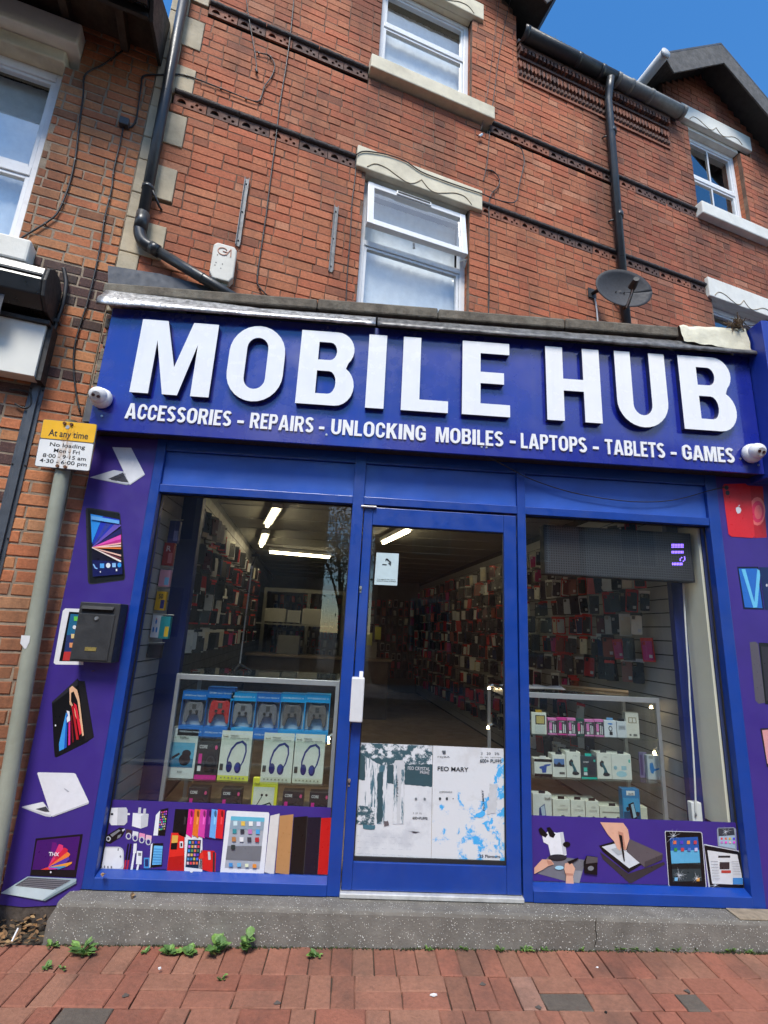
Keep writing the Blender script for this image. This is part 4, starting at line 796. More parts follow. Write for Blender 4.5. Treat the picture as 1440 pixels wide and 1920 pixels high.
# ------------------------------------------------------------------ fascia sign
YF = -.125
sign = empty('fascia_sign', (.43, YF, 2.645), 'long blue shop sign MOBILE HUB with raised white letters', 'sign')
MB().box(-1.722, 2.578, YF, -.105, 2.645, 3.50, SIGN_BLUE).build('sign_board', sign, bevel=.003)
MB().box(-1.70, 2.56, -.1045, -.0065, 2.668, 3.5, SIGN_BLUE).build('sign_box', sign)
LW_ = mat('letter_acrylic_white', (.82, .815, .80), .22, .03, 6, coat=1.0, streak=.10, streakcol=(.5, .5, .48)); LS_ = mat('letter_side_blue', (.010, .012, .075), .5, .1)
def arc(cx, cy, rx, ry, a0, a1, n=10): return [(cx + rx * math.cos(math.radians(a0 + (a1 - a0) * i / n)), cy + ry * math.sin(math.radians(a0 + (a1 - a0) * i / n))) for i in range(n + 1)]
GLY = {
 'M': [[(0, 0), (.0, 1), (.335, 1), (.505, .37), (.67, 1), (1, 1), (1, 0), (.765, 0), (.765, .70), (.60, 0), (.41, 0), (.235, .72), (.235, 0)]],
 'I': [[(0, 0), (1, 0), (1, 1), (0, 1)]],
 'L': [[(0, 0), (1, 0), (1, .155), (.385, .155), (.385, 1), (0, 1)]],
 'E': [[(0, 0), (1, 0), (1, .158), (.385, .158), (.385, .43), (.88, .43), (.88, .585), (.385, .585), (.385, .842), (1, .842), (1, 1), (0, 1)]],
 'H': [[(0, 0), (.315, 0), (.315, .405), (.685, .405), (.685, 0), (1, 0), (1, 1), (.685, 1), (.685, .565), (.315, .565), (.315, 1), (0, 1)]],
 'O': [arc(.5, .64, .5, .36, 0, 180, 14) + arc(.5, .36, .5, .36, 180, 360, 14), arc(.5, .70, .19, .14, 0, 180, 10) + arc(.5, .30, .19, .14, 180, 360, 10)],
 'U': [[(0, 1), (0, .34)] + arc(.5, .34, .5, .34, 180, 360, 16)[1:] + [(1, 1), (.685, 1), (.685, .30)] + arc(.5, .30, .185, .145, 360, 180, 12)[1:] + [(.315, 1)]],
 'B': [[(0, 0)] + arc(.68, .27, .32, .27, -90, 60, 10) + arc(.66, .755, .31, .245, -45, 90, 10) + [(0, 1)],
       [(.33, .61), (.33, .85)] + arc(.54, .755, .125, .095, 90, -90, 8) + [], [(.33, .155), (.33, .45)] + arc(.55, .30, .13, .145, 90, -90, 8)],
}
GLY['B'][1] = [(.33, .605), (.33, .85)] + arc(.54, .728, .12, .122, 90, -90, 8); GLY['B'][2] = [(.33, .15), (.33, .455)] + arc(.55, .3025, .125, .1525, 90, -90, 8)
YL = -.164
for ch, (xa, ya), (xb, yb) in (('M', (243, 731), (391, 744)), ('O', (422, 718), (535.5, 655)), ('B', (553, 756), (663.5, 718)), ('I', (684, 767), (718.7, 769)), ('L', (751, 772), (839.6, 778)), ('E', (865.8, 780), (956.6, 786)), ('H', (1026.8, 796), (1130.9, 802)), ('U', (1151.6, 670), (1253.9, 766)), ('B', (1284.6, 809), (1382.3, 780))):
    X0, X1 = at(xa, ya, YL).x, at(xb, yb, YL).x; zb = 2.893 + .004 * (X0 + 1.5); zt = 3.408 + .010 * (X0 + 1.5)
    ov = .008 if ch in 'OU' else 0; mb = MB()
    T_ = lambda a, d, b: Vector((X0 + (X1 - X0) * a, -d, zb - ov + (zt - zb + (2 * ov if ch == 'O' else ov)) * b))
    plate(mb, GLY[ch], .1590, .164, LW_, T_, LS_); L_ = mb.build('letter', sign, bevel=0)
    mb = MB(); shr = lambda lp: lp; plate(mb, GLY[ch], .1255, .1585, LS_, lambda a, d, b: T_(.5 + (a - .5) * .985, d, .5 + (b - .5) * .985), LS_); mb.build('letter_return', L_)
LT = mat('tagline_acrylic_white', (.80, .80, .79), .3, .03, 8)
def by(x): return 784 + (x - 233) * (868 - 784) / (1378.6 - 233) + 1.5 * math.sin((x - 233) / 1145 * math.pi)
def stroke_s(n=14, t=.082):                  # the S as a thick line in units of the capital height
    w = .50; c = []
    for k in range(n + 1): a = math.radians(25 + 245 * k / n); c.append((w / 2 + (w / 2 - t) * math.cos(a), .735 + (.265 - t) * math.sin(a)))
    for k in range(1, n + 1): a = math.radians(90 - 245 * k / n); c.append((w / 2 + (w / 2 - t) * math.cos(a), .265 + (.265 - t) * math.sin(a)))
    L, R = [], []
    for k in range(len(c)):
        p, q = c[max(0, k - 1)], c[min(len(c) - 1, k + 1)]; d = math.hypot(q[0] - p[0], q[1] - p[1]) or 1; nx, ny = -(q[1] - p[1]) / d * t, (q[0] - p[0]) / d * t
        L.append((c[k][0] + nx, c[k][1] + ny)); R.append((c[k][0] - nx, c[k][1] - ny))
    return [[(x / w, y) for x, y in L + R[::-1]]]
GL2 = dict(GLY)
GL2.update({'A': [[(0, 0), (.29, 0), (.345, .20), (.655, .20), (.71, 0), (1, 0), (.67, 1), (.33, 1)], [(.39, .35), (.61, .35), (.5, .76)]],
 'C': [[(1, .64)] + arc(.5, .66, .5, .34, 0, 180, 12) + arc(.5, .34, .5, .34, 180, 360, 12) + [(.69, .36), (.69, .30)] + arc(.5, .29, .19, .13, 360, 180, 8)[1:] + arc(.5, .71, .19, .13, 180, 0, 8) + [(.69, .64)]],
 'G': [[(1, .66)] + arc(.5, .66, .5, .34, 0, 180, 12)[1:] + arc(.5, .34, .5, .34, 180, 300, 9) + [(1, .10), (1, .54), (.54, .54), (.54, .39), (.70, .39), (.70, .24)] + arc(.5, .29, .19, .13, 320, 180, 7)[1:] + arc(.5, .71, .19, .13, 180, 0, 8) + [(.69, .66)]],
 'P': [[(0, 0), (.33, 0), (.33, .40)] + arc(.66, .70, .34, .30, -90, 90, 10) + [(0, 1)], [(.33, .555), (.33, .845)] + arc(.55, .70, .13, .145, 90, -90, 8)],
 'R': [[(0, 0), (.31, 0), (.31, .40), (.42, .40), (.67, 0), (1, 0), (.74, .42)] + arc(.64, .71, .32, .29, -65, 90, 10) + [(0, 1)], [(.31, .555), (.31, .845)] + arc(.54, .70, .13, .145, 90, -90, 8)],
 'T': [[(.345, 0), (.655, 0), (.655, .83), (1, .83), (1, 1), (0, 1), (0, .83), (.345, .83)]],
 'N': [[(0, 0), (.27, 0), (.27, .56), (.70, 0), (1, 0), (1, 1), (.73, 1), (.73, .46), (.30, 1), (0, 1)]],
 'K': [[(0, 0), (.31, 0), (.31, .34), (.40, .44), (.66, 0), (1, 0), (.60, .60), (.98, 1), (.62, 1), (.31, .64), (.31, 1), (0, 1)]],
 'S': stroke_s()})
WID = dict(A=.62, C=.50, E=.43, S=.50, O=.58, R=.55, I=.19, P=.50, U=.53, N=.56, L=.41, K=.58, G=.56, M=.74, B=.53, T=.50)
for word, x0, x1 in (('ACCESSORIES', 233, 432), ('REPAIRS', 467.5, 586.7), ('UNLOCKING', 620, 798), ('MOBILES', 816.7, 944), ('LAPTOPS', 977, 1101), ('TABLETS', 1135.5, 1248), ('GAMES', 1281, 1378.6)):
    p0, p1 = at(x0, by(x0), -.134), at(x1, by(x1), -.134); gap = .075; tot = sum(WID[c] for c in word) + gap * (len(word) - 1); k_ = (p1.x - p0.x) / tot; a_ = 0; hc = .103
    for ch in word:
        w = WID[ch]; X0 = p0.x + a_ * k_; zb = p0.z + (p1.z - p0.z) * (a_ / tot); mb = MB()
        plate(mb, GL2[ch], .1258, .134, LT, lambda a, d, b: Vector((X0 + w * k_ * a, -d, zb + hc * b)), LT); mb.build('letter', sign); a_ += w + gap
for xa, xb in ((445, 457), (598, 608), (956, 967), (1112, 1123), (1258, 1269)):
    p0, p1 = at(xa, by(xa) - 11, -.134), at(xb, by(xb) - 8, -.134); MB().box(p0.x, p1.x, -.134, -.1257, p0.z - .012, p0.z + .006, LT).build('dash', sign)
for x, y in ((191, 780), (612, 815), (903, 838), (912, 839), (1422, 872), (1388, 860), (380, 640)):
    p = at(x, y, -.127); MB().tube([p + Vector((0, .003, 0)), p - Vector((0, .003, 0))], .007, STEEL, 10).build('screw_cap', sign)
# lead flashing and coping stones over the sign
rl = random.Random(4)
def flash(x0, x1, z, nm, label, lift=0):
    N = int((x1 - x0) / .045); g = []
    for k in range(7):
        r = []
        for i in range(N + 1):
            t = i / N; x = x0 + (x1 - x0) * t; cr_k = 1 + (2.2 * max(0, min(1, (-.35 - x) * 1.2)) if k < 4 else 0); w = (mnoise.noise(Vector((x * 7, k * .7, 2))) * .006 + mnoise.noise(Vector((x * 22, k, 5))) * .005) * cr_k
            prof = [(-.11, .100), (-.128, .080), (-.150, .045), (-.180, .020), (-.193, .008), (-.196, -.010), (-.188, -.013)][k]
            left = max(0, 1 - (x + 1.75) / 1.0) * .03 if lift else 0
            r.append((x, prof[0] + w * .8, z + prof[1] * (1 + left * 8 * (k < 3)) + w + left * (k < 4)))
        g.append(r)
    o = MB().sheet(g, LEAD_S if lift else LEAD).build(nm, smooth=True, recalc=False, label=label, cat='flashing'); s = o.modifiers.new('thick', 'SOLIDIFY'); s.thickness = .004; return o
flash(-1.79, .0, 3.488, 'lead_flashing', 'crumpled silvery lead strip above the letters MOB', 1)
flash(.012, 2.62, 3.487, 'lead_flashing', 'straighter lead strip above the letters ILE HUB', 0)
cop = empty('coping', (.2, -.05, 3.6), 'weathered stone coping along the flat roof edge above the sign', 'coping')
xs = [-1.815, -.40, .42, 1.30, 2.105]
for i in range(4):
    N = 12; mb = MB(); a, b = xs[i] + .002, xs[i + 1] - .002
    mb.box(a, b, -.122 + rl.uniform(-.004, .004), .28, 3.612, 3.69 + .004 * (i % 2), COPING); mb.build('coping_stone', cop, bevel=.012)
mb = MB(); N = 20; g = []
for k in range(6):
    g.append([(2.108 + .46 * i / N, -.128 - .006 * k + mnoise.noise(Vector((i * .45, k * .6, 9))) * .012 - (.02 * i / N), 3.70 - .028 * k - .06 * (i / N) * (k / 5) + mnoise.noise(Vector((i * .3, k * .4, 3))) * .010) for i in range(N + 1)])
g.insert(0, [(2.108 + .46 * i / N, .2, 3.70) for i in range(N + 1)])
mb.sheet(g, mat('cream_felt', (.60, .57, .44), .8, .15, 10, .6, 40, dirt=.4, dirtcol=(.2, .17, .1))).build('patched_covering', cop, smooth=True, recalc=False)
debris = MB()
for i in range(40):
    p = Vector((2.50 + rl.gauss(0, .03), -.14 + rl.gauss(0, .02), 3.70 + abs(rl.gauss(0, .03)))); d = Vector((rl.gauss(0, 1), rl.gauss(0, 1), rl.gauss(0, .6))).normalized() * .05
    debris.tube([p - d, p + d * .3, p + d + Vector((0, 0, .01))], .003, mat('dry_twig', (.12, .08, .045), .9, .4), 4)
debris.build('twig_debris', label='clump of dry twigs caught at the right end of the coping', cat='debris', kind='stuff')
# flat roof of the shop and the upstand behind the coping
roof = MB(); roof.prism([(-1.80, .0, 3.55), (2.75, .0, 3.55), (2.75, 1.32, 3.55), (-1.80, .03, 3.55)], (0, 0, .06), mat('roof_felt', (.05, .05, .052), .9, .2, 10)); roof.build('flat_roof', shop)
rb = MB(); A_, B_ = aw(206, 500, .01), aw(432, 545, .01)
rb.prism([aw(203, 500, .012), aw(300, 515, .012), aw(440, 552, .012), aw(330, 575, .012), aw(203, 545, .012)], wp(0, .012, 0) - wp(0, 0, 0), mat('felt_upstand', (.045, .055, .075), .6, .2, 10, dirt=.2)); rb.build('roof_upstand', shop)
MB().prism([(-1.80, -.06, 3.57), (-1.80, .04, 3.57), (-1.80, .04, 3.70), (-1.80, -.06, 3.70)], (.5, 0, .0), mat('mortar_pale', (.35, .33, .28), .9, .25, 20, .6)).build('mortar_fillet', shop)
# rough mortar edge and board where the sign box meets the wall
mb = MB(); rm_ = random.Random(6); zz = 2.66
while zz < 3.42:
    h = rm_.uniform(.05, .10); mb.box(-1.765 + rm_.uniform(-.012, .006), -1.724, -.085 + rm_.uniform(-.01, .01), -.02, zz, zz + h - .004, mat('rough_mortar', (.21, .175, .13), .95, .35, 30, .9, 60)); zz += h
mb.build('rough_mortar_edge', shop, bevel=.006)
MB().box(-1.768, -1.726, -.115, -.088, 2.70, 2.86, mat('slate_spacer', (.09, .09, .095), .8, .2)).build('slate_spacer', shop)
# blue return of the next shop's sign at the right edge
nb = empty('neighbour_sign', (2.85, -.1, 2.6), 'plain blue end of the next shop\'s sign at the right edge', 'sign')
MB().box(2.582, 6.6, -.262, .25, 2.62, 3.69, mat('neighbour_blue', (.010, .035, .30), .4, .1, 3, coat=.2)).build('sign_box', nb, bevel=.004)
nf = empty('neighbour_shopfront', (4.6, 0, .1), 'blue framed next shopfront beyond the right purple panel', 'shopfront')
for a in (2.785, 3.9, 5.1, 6.45): MB().box(a, a + .08, -.004, .1, .05, 2.62, BLUE).build('post', nf, bevel=.003)
MB().box(2.866, 6.45, .0, .09, .05, .62, BLUE_D).build('stall_riser', nf, bevel=.003); MB().box(2.866, 6.45, .001, .09, 2.5, 2.618, BLUE).build('head_rail', nf)
MB().box(2.79, 6.5, 1.2, 1.25, .05, 2.6, ROOM_DARK).build('window_back', nf); MB().box(2.79, 6.5, .1, 1.2, .3, .33, COPING).build('window_bed', nf); MB().box(6.5, 6.55, .1, 1.2, .05, 2.6, ROOM_DARK).build('window_side', nf)
MB().poly([(2.866, .05, .62), (6.45, .05, .62), (6.45, .05, 2.5), (2.866, .05, 2.5)], SHOPGLASS).build('window_pane', nf, recalc=False)
MB().prism([(2.79, .25, 3.55), (6.6, .25, 3.55), (6.6, 2.4, 3.55), (2.79, 1.3, 3.55)], (0, 0, .05), SLATE).build('flat_roof', nf)
MB().box(2.785, 6.55, -.10, .0, -.05, .14, STEP).build('step', nf, bevel=.008)
# ------------------------------------------------------------------ things fixed to the sign and panels
def camera_unit(c, aim, label):
    r = empty('dome_camera', c + Vector((0, .06, 0)), label, 'camera', 'white dome cameras on the sign')
    Wm = mat('camera_white', (.74, .74, .74), .4, .04); c = Vector(c)
    MB().tube([c + Vector((0, .055, 0)), c + Vector((0, .04, 0)), c + Vector((0, .02, 0)), c + Vector((0, .008, 0))], [.062, .064, .060, .05], Wm, 24).build('base_ring', r, smooth=True)
    a = Vector(aim).normalized(); pts = []; rr = []
    for i in range(9):
        t = -1 + 2 * i / 8 * .93; pts.append(c + a * (.046 * t)); rr.append(max(.002, .052 * math.sqrt(max(0, 1 - (t * .98) ** 2))))
    MB().tube(pts, rr, Wm, 24).build('eyeball', r, smooth=True)
    up = Vector((0, 0, 1)); s = a.cross(up).normalized(); u2 = s.cross(a).normalized()
    f0 = c + a * .0405
    MB().tube([f0, f0 + a * .004], .027, mat('camera_face', (.55, .54, .53), .4), 20).build('face_plate', r)
    for k in (-1, 1): MB().tube([f0 + s * .0135 * k + u2 * .003 * k, f0 + s * .0135 * k + u2 * .003 * k + a * .0075], .0095, mat('camera_lens', (.06, .02, .02), .15), 14).build('lens', r)
camera_unit(at(184, 741, -.19), (.25, -1, -.55), 'white dome camera at the left end of the sign')
camera_unit(at(1419, 846, -.19), (-.1, -1, -.45), 'white dome camera at the right end of the sign')
# letterbox
lb = empty('letterbox', (-1.46, -.05, 1.285), 'black metal letterbox mounted on the purple panel over a tablet picture', 'letterbox')
LBM = mat('letterbox_black', (.026, .026, .027), .48, .2, 10, .12, 90, dirt=.1, dirtcol=(.1, .1, .1))
MB().box(-1.578, -1.352, -.098, -.001, 1.287, 1.612, LBM).build('box_body', lb, bevel=.004)
MB().box(-1.572, -1.372, -.103, -.0985, 1.298, 1.548, LBM).build('front_door', lb, bevel=.003)
MB().box(-1.560, -1.386, -.0995, -.0983, 1.556, 1.574, HOLE).build('slot', lb)
mb = MB(); mb.prism([(-1.562, -.0985, 1.592), (-1.562, -.118, 1.574), (-1.562, -.115, 1.572), (-1.562, -.0985, 1.586)], (.178, 0, 0), LBM); mb.build('slot_flap', lb)
mb = MB(); c = Vector((-1.468, -.103, 1.524)); mb.tube([c, c - Vector((0, .007, 0))], .0105, STEEL, 14); mb.build('lock', lb)
MB().box(-1.502, -1.440, -.1055, -.1032, 1.347, 1.367, mat('brass_plate', (.50, .38, .12), .35, .1, 40, metal=.7)).build('brass_plate', lb)
# ------------------------------------------------------------------ parking sign on its pole
POLE = mat('pole_grey_green', (.27, .285, .225), .6, .14, 5, .15, 60, dirt=.3, dirtcol=(.12, .12, .07))
pole = MB(); pole.tube([(-1.735, -.10, -.06), (-1.745, -.10, .3), (-1.80, -.10, 1.5), (-1.838, -.10, 2.62), (-1.839, -.10, 2.645)], .040, POLE, 20)
pole = pole.build('sign_pole', smooth=True, label='grey steel pole carrying the parking plate against the brick wall', cat='pole')
p_ = at(44, 1205, -.141); mb = MB(); mb.poly([at(40, 1191, -.1415), at(57, 1192, -.1415), at(55, 1204, -.1415), at(49, 1216, -.1415), at(46, 1217, -.1415), at(38, 1206, -.1415)], ink((.72, .72, .72), .7)); mb.build('torn_sticker', pole, recalc=False)
ps = empty('parking_sign', (-1.81, -.15, 2.37), 'yellow and white parking restriction plate At any time, rust stained', 'sign')
q = [at(x, y, -.155) for x, y in ((81, 785), (183, 795), (168, 884), (64, 874))]
def pq(s, t, d=0): a = q[0].lerp(q[1], s); b = q[3].lerp(q[2], s); r = a.lerp(b, t); return Vector((r.x, r.y - d, r.z))
SGY = mat('sign_yellow', (.80, .43, .012), .4, .06, 12, dirt=.06); SGW = mat('sign_white', (.72, .72, .70), .4, .05, 12, dirt=.05, dirtcol=(.4, .3, .2)); SGK = ink((.02, .02, .02), .45)
RUST = mat('rust_brown', (.13, .05, .02), .9, .4, 60, .5)
mb = MB()
def rq_(s0, s1, t0, t1, r=.03, asp=.8): return rrect(s0, s1, t0, t1, r, 4)
mb.prism([pq(a, b, -.001) for a, b in rq_(0, 1, 0, 1, .05)], (0, .003, 0), mat('sign_edge', (.10, .10, .11), .5)); mb.build('back_plate', ps)
mb = MB(); mb.poly([pq(a, b, .0006) for a, b in rrect(.012, .988, .012, .405, .03, 3)], SGY); mb.build('yellow_field', ps, recalc=False)
mb = MB(); mb.poly([pq(a, b, .0006) for a, b in rrect(.012, .988, .428, .988, .03, 3)], SGW); mb.build('white_field', ps, recalc=False)
stn = NT('rust_stain'); d_ = stn.n('ShaderNodeBsdfDiffuse'); d_.inputs[0].default_value = (.45, .22, .07, 1); t_ = stn.n('ShaderNodeBsdfTransparent'); m_ = stn.n('ShaderNodeMixShader'); stn.l(stn.ramp(stn.noise(42, 6, .7, (1, 1, .3)), .42, .75, (0, 0, 0), (.75, .75, .75)), m_.inputs[0]); stn.l(t_.outputs[0], m_.inputs[1]); stn.l(d_.outputs[0], m_.inputs[2]); stn.l(m_.outputs[0], stn.out.inputs[0])
mb = MB(); mb.poly([pq(.40, .03, .0011), pq(.62, .03, .0011), pq(.60, .97, .0011), pq(.38, .97, .0011)], stn.m); mb.build('rust_stain', ps, recalc=False)
for body, s0, s1, t, h in (('At any time', .15, .87, .345, .145), ('No loading', .21, .85, .555, .082), ('Mon - Fri', .30, .77, .675, .082), ('8·00 - 9·15 am', .12, .90, .795, .082), ('4·30 - 6·00 pm', .08, .93, .905, .082)):
    mb = MB(); a, b = pq(s0, t, .0015), pq(s1, t, .0015); text_on(mb, body, a, b, (pq(s0, t - h, .0015) - a), SGK, .012); mb.build('lettering', ps, recalc=False)

for s, t in ((.41, .06), (.54, .07), (.42, .955), (.56, .96)):
    c = pq(s, t); MB().tube([c + Vector((0, .006, 0)), c - Vector((0, .010, 0))], .0095, RUST, 8).build('bolt', ps)
c = pq(.47, .13); MB().tube([c, c - Vector((0, .0025, 0))], .012, mat('galv', (.45, .45, .45), .5, metal=.6), 12).build('washer', ps)
MB().tube([(-1.839, -.10, 2.646), (-1.839, -.10, 2.70)], [.036, .034], mat('pole_cap', (.20, .17, .09), .9, .4, 30, .6), 14).build('pole_cap', ps)
for z in (2.645, 2.40): MB().box(-1.90, -1.775, -.152, -.06, z - .012, z + .012, mat('clip_steel', (.12, .11, .1), .6, metal=.5)).build('mounting_clip', ps)
# ------------------------------------------------------------------ pipes and gutters
def pipe(pts, r, m, name, parent=None, n=16, **k): return MB().tube(pts, r, m, n).build(name, parent, smooth=True, **k)
dl = empty('downpipe', wp(.085, .07, 3.7), 'black plastic downpipe bending over the flat roof, left of the alarm box', 'downpipe', 'downpipes')
pipe([wp(.045, .062, 8.2), wp(.072, .062, 5.5), wp(.085, .062, 4.26)], .037, PVC_BLACK, 'pipe', dl)
e0 = wp(.085, .062, 4.26); e2 = aw(430, 552, .07); dv = (e2 - wp(.085, .062, 4.12)).normalized(); e1 = wp(.085, .062, 4.12)
pipe(bezier([e0, wp(.085, .062, 4.18), e1 + dv * .04, e1 + dv * .12], 5), .041, PVC_BLACK, 'elbow', dl)
pipe([e1 + dv * .10, e2 + dv * .35], .037, PVC_BLACK, 'sloping_pipe', dl)
pipe([wp(.085, .062, 4.34), wp(.085, .062, 4.20)], .0445, PVC_BLACK, 'socket', dl); pipe([e1 + dv * .09, e1 + dv * .15], .0445, PVC_BLACK, 'socket', dl); pipe([e1 + dv * .48, e1 + dv * .485], .040, PVC_BLACK, 'joint_ring', dl)
pipe([wp(.083, .062, 4.575), wp(.083, .062, 4.545)], .043, PVC_BLACK, 'clip', dl); pipe([wp(.11, .08, 4.55), wp(.17, .02, 4.47), wp(.18, 0, 4.47)], .009, PVC_BLACK, 'clip_arm', dl, 8)
dr = empty('downpipe', wp(4.5, .07, 4.0), 'black downpipe dropping from the gutter behind the satellite dish', 'downpipe', 'downpipes')
pipe([wp(4.46, .14, 7.84), wp(4.47, .10, 7.72), wp(4.48, .065, 7.6), wp(4.50, .065, 3.7)], .042, PVC_BLACK, 'pipe', dr)
for z in (7.15, 6.0, 4.98): pipe([wp(4.50, .065, z + .03), wp(4.50, .065, z - .03)], .048, PVC_BLACK, 'collar', dr); pipe([wp(4.50, .06, z - .04), wp(4.43, .02, z - .05), wp(4.42, 0, z - .05)], .009, PVC_BLACK, 'bracket', dr, 8)
def half_gutter(u0, u1, z, m, name, parent, r=.066, d=.10):
    g = []
    for uu in (u0, u1):
        g.append([wp(uu, d + r * math.cos(t), z + r * math.sin(t)) for t in [math.pi + math.pi * i / 10 for i in range(11)]])
    o = MB().sheet(g, m).build(name, parent, smooth=True, recalc=False); s = o.modifiers.new('s', 'SOLIDIFY'); s.thickness = .005; return o
gu = empty('eaves_gutter', wp(4.4, .1, 7.8), 'half round gutter, black then bare grey, mossy, between the gables', 'gutter')
half_gutter(3.30, 4.56, 7.93, mat('gutter_black', (.022, .022, .024), .5, .3, 9, .2), 'black_gutter', gu, .075); half_gutter(4.562, 5.60, 7.93, IRON_GREY, 'grey_gutter', gu, .073)
for uu in (3.31, 4.0, 4.33, 4.56, 4.75, 5.05, 5.57):
    o = half_gutter(uu, uu + .05, 7.93, IRON_GREY if uu > 4.5 else PVC_BLACK, 'union_bracket', gu, .079)
MB().prism([wp(5.601, .1 + .073 * math.cos(t), 7.93 + .073 * math.sin(t)) for t in [math.pi + math.pi * i / 10 for i in range(11)]], wp(.004, 0, 0) - wp(0, 0, 0), IRON_GREY).build('end_cap', gu)
ms = MB(); rmz = random.Random(9)
for (a, b, n_, hh) in ((3.55, 3.95, 420, .07), (5.0, 5.58, 330, .045)):
    for i in range(n_):
        uu = rmz.uniform(a, b); k = math.sin((uu - a) / (b - a) * math.pi) ** .7; p = wp(uu, .10 + rmz.uniform(-.05, .06), 7.925); h = hh * k * rmz.uniform(.4, 1.3)
        t = wp(0, rmz.gauss(0, .25), 0) - wp(0, 0, 0); q1 = p + Vector((rmz.gauss(0, .01), rmz.gauss(0, .01), h)); s_ = Vector((.006, .002, 0))
        ms.poly([p - s_, p + s_, q1], MOSS)
ms.build('moss', gu, recalc=False, kind='stuff')
sg = empty('side_gutter', wp(5.12, -.4, 8.2), 'pale grey gutter running back along the right gable eave', 'gutter')
pipe([wp(5.12, .33, 8.30), wp(5.12, -1.6, 8.30)], .062, mat('gutter_pale', (.50, .51, .52), .5, .1, 6, dirt=.2), 'gutter_run', sg)
pipe([wp(5.12, .345, 8.30), wp(5.12, .331, 8.30)], .066, mat('gutter_pale', (.5, .5, .5)), 'end_cap', sg)
# ------------------------------------------------------------------ alarm box, brackets, dish, wires
al = empty('alarm_box', wp(.655, .05, 3.92), 'weathered white alarm box with a faded emblem above the sign', 'alarm box')
ALW = mat('alarm_white', (.62, .60, .53), .5, .07, 14, dirt=.18, dirtcol=(.3, .27, .2))
mb = MB(); pts = [(.575, 4.235), (.60, 4.262), (.72, 4.262), (.742, 4.235), (.742, 4.0), (.715, 3.955), (.60, 3.955), (.575, 4.0)]
mb.prism([wp(a, .085, b) for a, b in pts], wp(0, -.08, 0) - wp(0, 0, 0), ALW); mb.build('cover', al, bevel=.01, seg=3)
mb = MB(); mb.prism([wp(a * .9 + .066, .06, b) for a, b in ((.585, 3.999), (.735, 3.999), (.71, 3.93), (.61, 3.93))], wp(0, -.055, 0) - wp(0, 0, 0), mat('alarm_strobe', (.30, .29, .20), .3)); mb.build('strobe_lens', al, bevel=.006)
EMB = mat('faded_emblem_red', (.58, .31, .22), .6)
mb = MB(); pts = [wp(.645 + .034 * math.cos(t), .0865, 4.195 + .03 * math.sin(t)) for t in [math.radians(40 + 290 * i / 18) for i in range(19)]]; mb.tube(pts, .004, EMB, 5)
for a, b in (((.645, 4.195), (.682, 4.195)), ((.682, 4.195), (.70, 4.228)), ((.70, 4.228), (.704, 4.165)), ((.67, 4.168), (.682, 4.195))): mb.tube([wp(a[0], .0865, a[1]), wp(b[0], .0865, b[1])], .004, EMB, 5)
mb.build('emblem', al)
for x, y in ((408, 478), (405, 492), (417, 495), (403, 497), (414, 503)):
    p = aw(x, y, .0858); MB().tube([p, p + (wp(0, .001, 0) - wp(0, 0, 0))], .004, HOLE, 6).build('sound_hole', al)
GALV = mat('galvanised_channel', (.24, .245, .25), .6, .2, 20, .3, 60, metal=.2, dirt=.4)
for (xa, ya), (xb, yb), lbl in (((465, 338), (443, 462), 'steel channel fixed upright to the brick above the alarm box'), ((632, 390), (617, 510), 'steel channel fixed upright to the brick left of the window')):
    (ua, za), (ub, zb) = uz(xa, ya), uz(xb, yb); um = (ua + ub) / 2; r = empty('steel_channel', wp(um, .02, zb), lbl, 'bracket', 'steel channels on the brick wall')
    mb = MB(wp); mb.box(um - .018, um + .018, .004, .008, zb, za, GALV).box(um - .018, um - .014, .008, .026, zb, za, GALV).box(um + .014, um + .018, .008, .026, zb, za, GALV); mb.build('channel', r)
    for z in (za - .05, (za + zb) / 2, zb + .05): MB().tube([wp(um, .006, z), wp(um, .012, z)], .006, HOLE, 8).build('bolt', r)
# dish
ds = empty('satellite_dish', wp(4.05, .1, 4.7), 'grey mesh satellite dish on an arm beside the black downpipe', 'satellite dish')
dc = aw(1170, 540, .45); DISH = mat('dish_grey', (.036, .036, .040), .7, .12, 20, .1, 200)
nrm = Vector((.06, -.97, .05)).normalized(); sx_ = nrm.cross(Vector((0, 0, 1))).normalized() * -1; sy_ = sx_.cross(nrm).normalized()
if sy_.z < 0: sy_ = -sy_
RX, RY = .275, .205
g = []
for i in range(9):
    r = i / 8; g.append([dc + sx_ * (RX * r * math.cos(t)) + sy_ * (RY * r * math.sin(t)) - nrm * (.06 * (1 - r * r)) for t in [2 * math.pi * k / 36 for k in range(37)]])
o = MB().sheet(g, DISH).build('reflector', ds, smooth=True, recalc=False); o.modifiers.new('s', 'SOLIDIFY').thickness = .006
foot = dc - sy_ * RY * .98; head = dc + nrm * .30 + sx_ * .10 + sy_ * .03
head = aw(1190, 532, .45 + .22)
pipe([foot - nrm * .03, foot + nrm * .03, head], .014, BLACK_WOOD, 'feed_arm', ds, 8)
ax = (head - foot).normalized(); mb = MB(); mb.tube([head - ax * .06, head - ax * .03, head + ax * .05], [.018, .026, .026], BLACK_WOOD, 14); side = ax.cross(nrm).normalized(); mb.tube([head + ax * .03, head + ax * .03 - nrm * .08], [.028, .022], BLACK_WOOD, 14); mb.build('feed_head', ds, smooth=False, bevel=.003)
for k in (-.02, .025): pipe(bezier([head - ax * .03 + side * k, head - ax * .10 + side * k - nrm * -.02, head - ax * .20 + side * k * 2 + Vector((0, 0, -.02))], 6), .005, mat('coax_white', (.6, .6, .58), .5), 'feed_cable', ds, 6)
mnt = aw(1110, 548, .0); mo = wp(0, 1, 0) - wp(0, 0, 0)
mu, mz_ = uz(1112, 548, .02)
